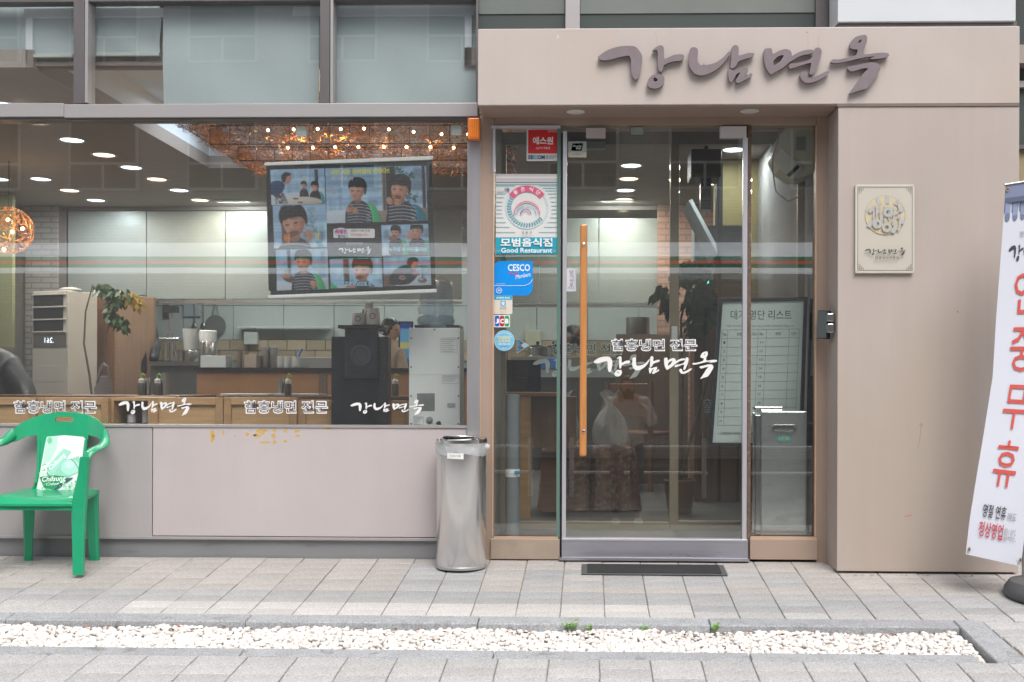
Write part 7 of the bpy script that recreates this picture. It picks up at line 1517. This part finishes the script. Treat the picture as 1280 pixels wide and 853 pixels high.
# the four corners of the cloth in close-up pixels: the sheet covers it just inside the rods
sheet('photo_print', 16, 78, 955, 780, CV, t, lambda x, y, l: pw_(x + (y-78)/702*14*(1 if x < 500 else .9) - (4 if x < 500 else 12), y - (x-16)/939*8*0, l))
q = Print(0, 0, 1, 0, mapf=lambda x, y, l: pw_(x, y, l+.0016)); q.st = .00012
q.text('서면 서문 갈비찜에 반하다!!', 372, 96, 704, 126, (.62, .58, .05), bold=.03, rot=-.03); q.text('불향가득 특별한 양념', 380, 138, 500, 160, (.55, .62, .7), bold=.0); q.text('OOO', 216, 138, 246, 148, (.55, .5, .3), bold=.03)
q.text('아웅', 112, 460, 148, 512, (.62, .2, .05), bold=.05); q.text('냠', 288, 448, 312, 490, (.50, .45, .06), bold=.03)
q.rect(390, 432, 622, 484, (.62, .62, .62), r=8); q.ell(432, 452, 40, 26, (.45, .46, .60), 20); q.text('특별한', 398, 436, 470, 460, (.45, .06, .16), bold=.05); q.text('돌아보니', 415, 466, 470, 488, (.05, .05, .1), bold=.03); q.text('쌍둥이 아빠 휘재', 488, 436, 594, 450, (.06, .06, .07), bold=.01); q.text('맛있겠습니다~', 488, 458, 592, 474, (.55, .08, .05), bold=.01)
q.text('함흥냉면전문', 460, 508, 556, 524, (.36, .37, .37), bold=.0); q.logo(418, 532, 604, 576, (.66, .68, .68))
q.text('누구의 수 아이들이야', 700, 535, 915, 562, (.25, .55, .65), bold=.04); q.text('맛있고 좋은 강남으로 찾아오!', 390, 728, 650, 752, (.25, .50, .70), bold=.04)
q.build('caption_print', t)
# ------------------------------------------------------------------ yellow adhesive remains under the window (flat marks)
random.seed(31); YEL = (.56, .36, .10)
q = Print(0, 0, 1, -.0002, step=.00003)
def blob(cx, cy, rx, ry, first=False):
    n = 11; ph = random.uniform(0, 6); q.poly([(cx + rx*(1+.35*math.sin(3*a+ph)+random.uniform(-.25, .25))*math.cos(a), cy + ry*(1+.3*math.cos(2*a+ph)+random.uniform(-.25, .25))*math.sin(a)) for a in [2*math.pi*k/n for k in range(n)]], YEL, lift=0); q.mb.build('adhesive_mark', None, bld, recalc=False); q.mb = MB()
first = True
for cx, cy, rx, ry in ((205.5, 537.5, 1.5, 1.2), (266, 542, 3, 5.5), (265, 549, 2.5, 4), (279, 541, 1.2, 4), (293, 545, 1.4, 1), (309, 543, 2.5, 2), (318, 544, 2.6, 1.5), (326, 540, 6, 3), (322, 545, 5, 1.8), (332, 538, 3, 1.8), (343, 538, 2, 2), (342, 545, 2.8, 3), (343, 553, 2, 2.5), (331, 553, 6, 1.6), (357, 539, 3, 2), (357, 552, 3, 1.6), (371, 539, 3, 2.2), (372, 545, 2.5, 2), (408, 536, 4, 1.1), (413, 536, 3, .9)): blob(cx, cy, rx, ry, first); first = False
# rust streaks and the repaired patch on the fascia
q = Print(0, 0, 1, F-.00203, step=.00003); q.step = 0
q.poly([(696, 38), (773, 37), (770, 90), (757, 99), (722, 100), (698, 94)], pbr('older_paint_patch', (.50, .43, .378), rough=.42, var=.04, bump=.04, bscale=9)); q.build('older_paint_patch', bld); q.mb = MB()
for pts in ([(819, 40), (820.3, 46), (821.3, 56)], [(1010, 41), (1010, 62)], [(1023.5, 45), (1023.5, 60)], [(1013.8, 34), (1014, 37)]): q.line(pts, .7, (.50, .36, .24)); q.build('rust_streak', bld); q.mb = MB()
q.ell(697.5, 46, 1.2, 2.6, (.62, .56, .52), 10); q.build('paint_mark', bld); q.mb = MB(); q.ell(1008.5, 40.5, .8, .8, (.2, .1, .06), 8)
q.build('paint_mark', bld)
q = Print(0, 0, 1, F+.00397, step=.00003); q.line([(1151, 531), (1150, 548), (1147, 561)], .8, (.34, .26, .19)); q.arc(1151.5, 531.5, 1.2, 2.2, 0, 360, (.34, .26, .19), 10); q.build('drip_mark', bld); q.mb = MB(); q.ell(1135, 645, 5, .8, (.5, .2, .13), 10, rot=-.2); q.build('scuff_mark', bld); q.mb = MB(); q.ell(1197, 390, 1, 1, (.2, .17, .15), 8); q.build('scuff_mark', bld); q.mb = MB(); q.ell(1105, 697, 1, 1.4, (.5, .38, .1), 8); q.build('scuff_mark', bld)
# rail post stub and litter near the door left out; across the street: what the glass reflects
SZ = -.67
ob = thing('opposite_building', 'pale brick building across the street with white framed windows and a striped shop band', 'building', (0, -17.6, SZ))
def bp(nm, mat, x0, x1, y0, y1, z0, z1, parent=None, bev=0): m_ = MB(); m_.box(x0, x1, y0, y1, z0, z1); return m_.build(nm, mat, parent or ob, bevel=bev)
YO = -17.6
bp('wall', M['far_brick'], -22, 22, YO-6, YO, SZ, 11)
wfm = pbr('white_window_frame', (.62, .62, .60), rough=.5); wgm = pbr('far_window_glass', (.06, .075, .085), rough=.08, var=.1)
for i in range(-7, 8):
    for zr in (5.2, 8.0):
        x = -.15 + i*2.65; f = bp('window_frame', wfm, x-.78, x+.78, YO-.001, YO+.07, zr, zr+1.75, bev=.01)
        for a, b, c, d in ((-.72, .72, .62, 1.69), (-.72, -.03, .06, .56), (.03, .72, .06, .56)): bp('pane', wgm, x+a, x+b, YO+.068, YO+.075, zr+c, zr+d, f)
bp('shop_band', pbr('white_band', (.75, .76, .76), rough=.4, emit=(.9, .95, 1), estr=.75), -14, 14, YO, YO+.35, 3.37, 4.0); bp('band_stripe', pbr('green_stripe', (.02, .22, .12), rough=.4, emit=(.03, .4, .2), estr=.25), -14, 14, YO+.35, YO+.36, 3.46, 3.70); bp('band_stripe', pbr('red_stripe', (.5, .03, .02), rough=.4, emit=(1, .06, .03), estr=.5), -14, 14, YO+.36, YO+.365, 3.54, 3.61)
for i in range(-4, 5): bp('shop_window', pbr('pale_reflector_front', (.33, .34, .34), rough=.4, var=.2, vscale=2), i*3-1.35, i*3+1.35, YO, YO+.03, SZ+.4, 2.7, bev=.01)  # pale fronts made up to brighten reflections in the steel stand
def railing(x0, lb):
    t = thing('guard_rail', lb, 'railing', (x0+1, -9.6, SZ), group='white guard rails along the street')
    wm = pbr('white_rail_paint', (.75, .75, .75), rough=.4)
    for z in (.35, .72): m_ = MB(); m_.tube([(x0, -9.6, SZ+z), (x0+2, -9.6, SZ+z)], .025, 10); m_.build('rail', wm, t, smooth=True)
    for x in (x0+.05, x0+1.95): m_ = MB(); m_.tube([(x, -9.6, SZ), (x, -9.6, SZ+.85)], .035, 10); m_.build('post', wm, t, smooth=True)
for x0, lb in ((-5.2, 'white street guard rail far left, reflected low in the window'), (-2.8, 'white street guard rail reflected left of the door'), (-.3, 'white street guard rail reflected in the glass door'), (2.2, 'white street guard rail reflected in the right sidelight')): railing(x0, lb)
# the photographer, who is reflected in the door
PX = .42; PY = -6.05; gp = gz(-6.05)
t = thing('person', 'photographer in a white padded jacket holding a camera, reflected in the glass door', 'person', (PX, PY, gp))
def B(x, y, z): return Vector((PX+x, PY+y, gp+z))
skinmesh('body', [B(0, 0, .92), B(0, 0, 1.1), B(0, 0, 1.3), B(0, .01, 1.42), B(0, .03, 1.5), B(.17, 0, 1.36), B(.26, .08, 1.12), B(.12, .26, 1.36), B(-.17, 0, 1.36), B(-.26, .08, 1.12), B(-.12, .26, 1.36), B(.09, 0, .88), B(.11, .02, .48), B(.12, 0, .09), B(.13, .1, .04), B(-.09, 0, .88), B(-.11, .02, .48), B(-.12, 0, .09), B(-.13, .1, .04)],
         [(0, 1), (1, 2), (2, 3), (3, 4), (3, 5), (5, 6), (6, 7), (3, 8), (8, 9), (9, 10), (0, 11), (11, 12), (12, 13), (13, 14), (0, 15), (15, 16), (16, 17), (17, 18)],
         [(.14, .10), (.13, .09), (.14, .10), (.05, .05), (.05, .05), .05, .042, .03, .05, .042, .03, .08, .055, .035, .03, .08, .055, .035, .03], M['skin'], t)
skinmesh('jacket', [B(0, 0, .78), B(0, 0, .98), B(0, 0, 1.18), B(0, 0, 1.35), B(0, .0, 1.44), B(.19, 0, 1.36), B(.28, .08, 1.12), B(.15, .23, 1.33), B(-.19, 0, 1.36), B(-.28, .08, 1.12), B(-.15, .23, 1.33)], [(0, 1), (1, 2), (2, 3), (3, 4), (3, 5), (5, 6), (6, 7), (3, 8), (8, 9), (9, 10)],
         [(.22, .17), (.20, .16), (.20, .15), (.17, .13), (.10, .10), .085, .075, .055, .085, .075, .055], M['white_coat'], t)
skinmesh('trousers', [B(0, 0, .9), B(.10, 0, .82), B(.115, .02, .48), B(.12, 0, .12), B(-.10, 0, .82), B(-.115, .02, .48), B(-.12, 0, .12)], [(0, 1), (1, 2), (2, 3), (0, 4), (4, 5), (5, 6)], [(.15, .12), .10, .075, .06, .10, .075, .06], M['denim'], t)
for s_ in (-1, 1):
    m_ = MB(); h = B(s_*.095, .29, 1.41)
    for k in range(4): m_.tube([h + Vector((0, .0, .03-.02*k)), h + Vector((-s_*.035, .035, .032-.02*k)), h + Vector((-s_*.06, .03, .03-.019*k))], [.0095, .009, .007], 8)
    m_.tube([h + Vector((0, -.01, .03)), h + Vector((-s_*.03, -.02, .05))], [.011, .009], 8); m_.ball(h, (.02, .035, .045), 10, 8); m_.build('hand', M['skin'], t, smooth=2)
    m_ = MB(); m_.ball(B(s_*.125, .06, .045), (.05, .13, .045)); m_.build('shoe', M['white'], t, smooth=2)
head(t, B(0, .05, 1.55), .22, (0, 1, 0), None)
m_ = MB(); m_.box(PX-.065, PX+.065, PY+.27, PY+.33, gp+1.40, gp+1.49); m_.lathe([(.034, .33), (.034, .37), (.036, .37), (.036, .41), (.03, .41)], (PX, PY, gp+1.44), 24, 'Y'); m_.box(PX-.025, PX+.025, PY+.28, PY+.32, gp+1.49, gp+1.51)
tag(m_.build('camera_in_hand', M['black'], None, bevel=.006), 'black camera held up by the photographer in the white jacket', 'camera')

# cook behind the partition, hanging things on the kitchen wall
Yo = 4.75; t = thing('person', 'cook in black clothes half hidden behind the brown partition', 'person', (XX(180, Yo), Yo, FL))
def PC(px, py, dy=0): return W(px-8, py, Yo+dy)
skinmesh('body', [PC(186, 470), PC(186, 440), PC(186, 412), PC(186, 402), PC(187, 392)], [(0, 1), (1, 2), (2, 3), (3, 4)], [(.13, .1), (.13, .1), (.12, .09), (.05, .05), (.05, .05)], M['skin'], t)
skinmesh('shirt', [PC(186, 480), PC(186, 455), PC(186, 430), PC(186, 410), PC(198, 412, .05), PC(203, 432, .02), PC(200, 452, -.12), PC(174, 412, .05), PC(170, 432), PC(174, 452, -.1)], [(0, 1), (1, 2), (2, 3), (3, 4), (4, 5), (5, 6), (3, 7), (7, 8), (8, 9)], [(.17, .13), (.15, .12), (.15, .12), (.12, .1), .065, .055, .05, .065, .055, .05], M['dark_coat'], t)
head(t, PC(187, 384), .23, (.6, -.8, -.2), None)
def hang(px0, py0, px1, py1, nm, lb, cat, col, Y=YK-.03, d=.02):
    m_ = MB(); m_.pbox(px0, py0, px1, py1, Y, d); return tag(m_.build(nm, pbr(nm+'_paint', col, rough=.5, var=.1), None, bevel=.004), lb, cat)
hang(229, 380, 250, 396, 'notice_sheet', 'pale paper notice on the kitchen wall left of the strainer', 'notice', (.42, .46, .5)); hang(204, 381, 211, 398, 'hanging_cleaver', 'dark tool hanging highest at the left of the kitchen wall', 'kitchen tool', (.06, .07, .07))
for px, lb in ((243, 'long thin ladle hanging left of the mesh strainer'), (254, 'dark long spatula hanging just left of the mesh strainer')):
    p = W(px, 380, YK-.03); m_ = MB(); m_.tube([p, W(px, 405, YK-.03)], .008, 6); m_.ball(W(px, 408, YK-.03), (.035, .02, .05), 10, 6); tag(m_.build('hanging_ladle', M['steel'], None, smooth=True), lb, 'ladle')

t = thing('glint_shelf', 'thin shelf coloured white like a lamp reflection, high on the kitchen wall', 'shelf', W(380, 410, 6.6)); m_ = MB(); m_.box(XX(296, 7.05), XX(412, 7.05), 7.05, YK-.03, W(350, 410, 7.05).z, W(350, 408, 7.05).z); m_.build('shelf_board', M['white'], t)  # white board paints a fluorescent lamp's reflection as a bright line
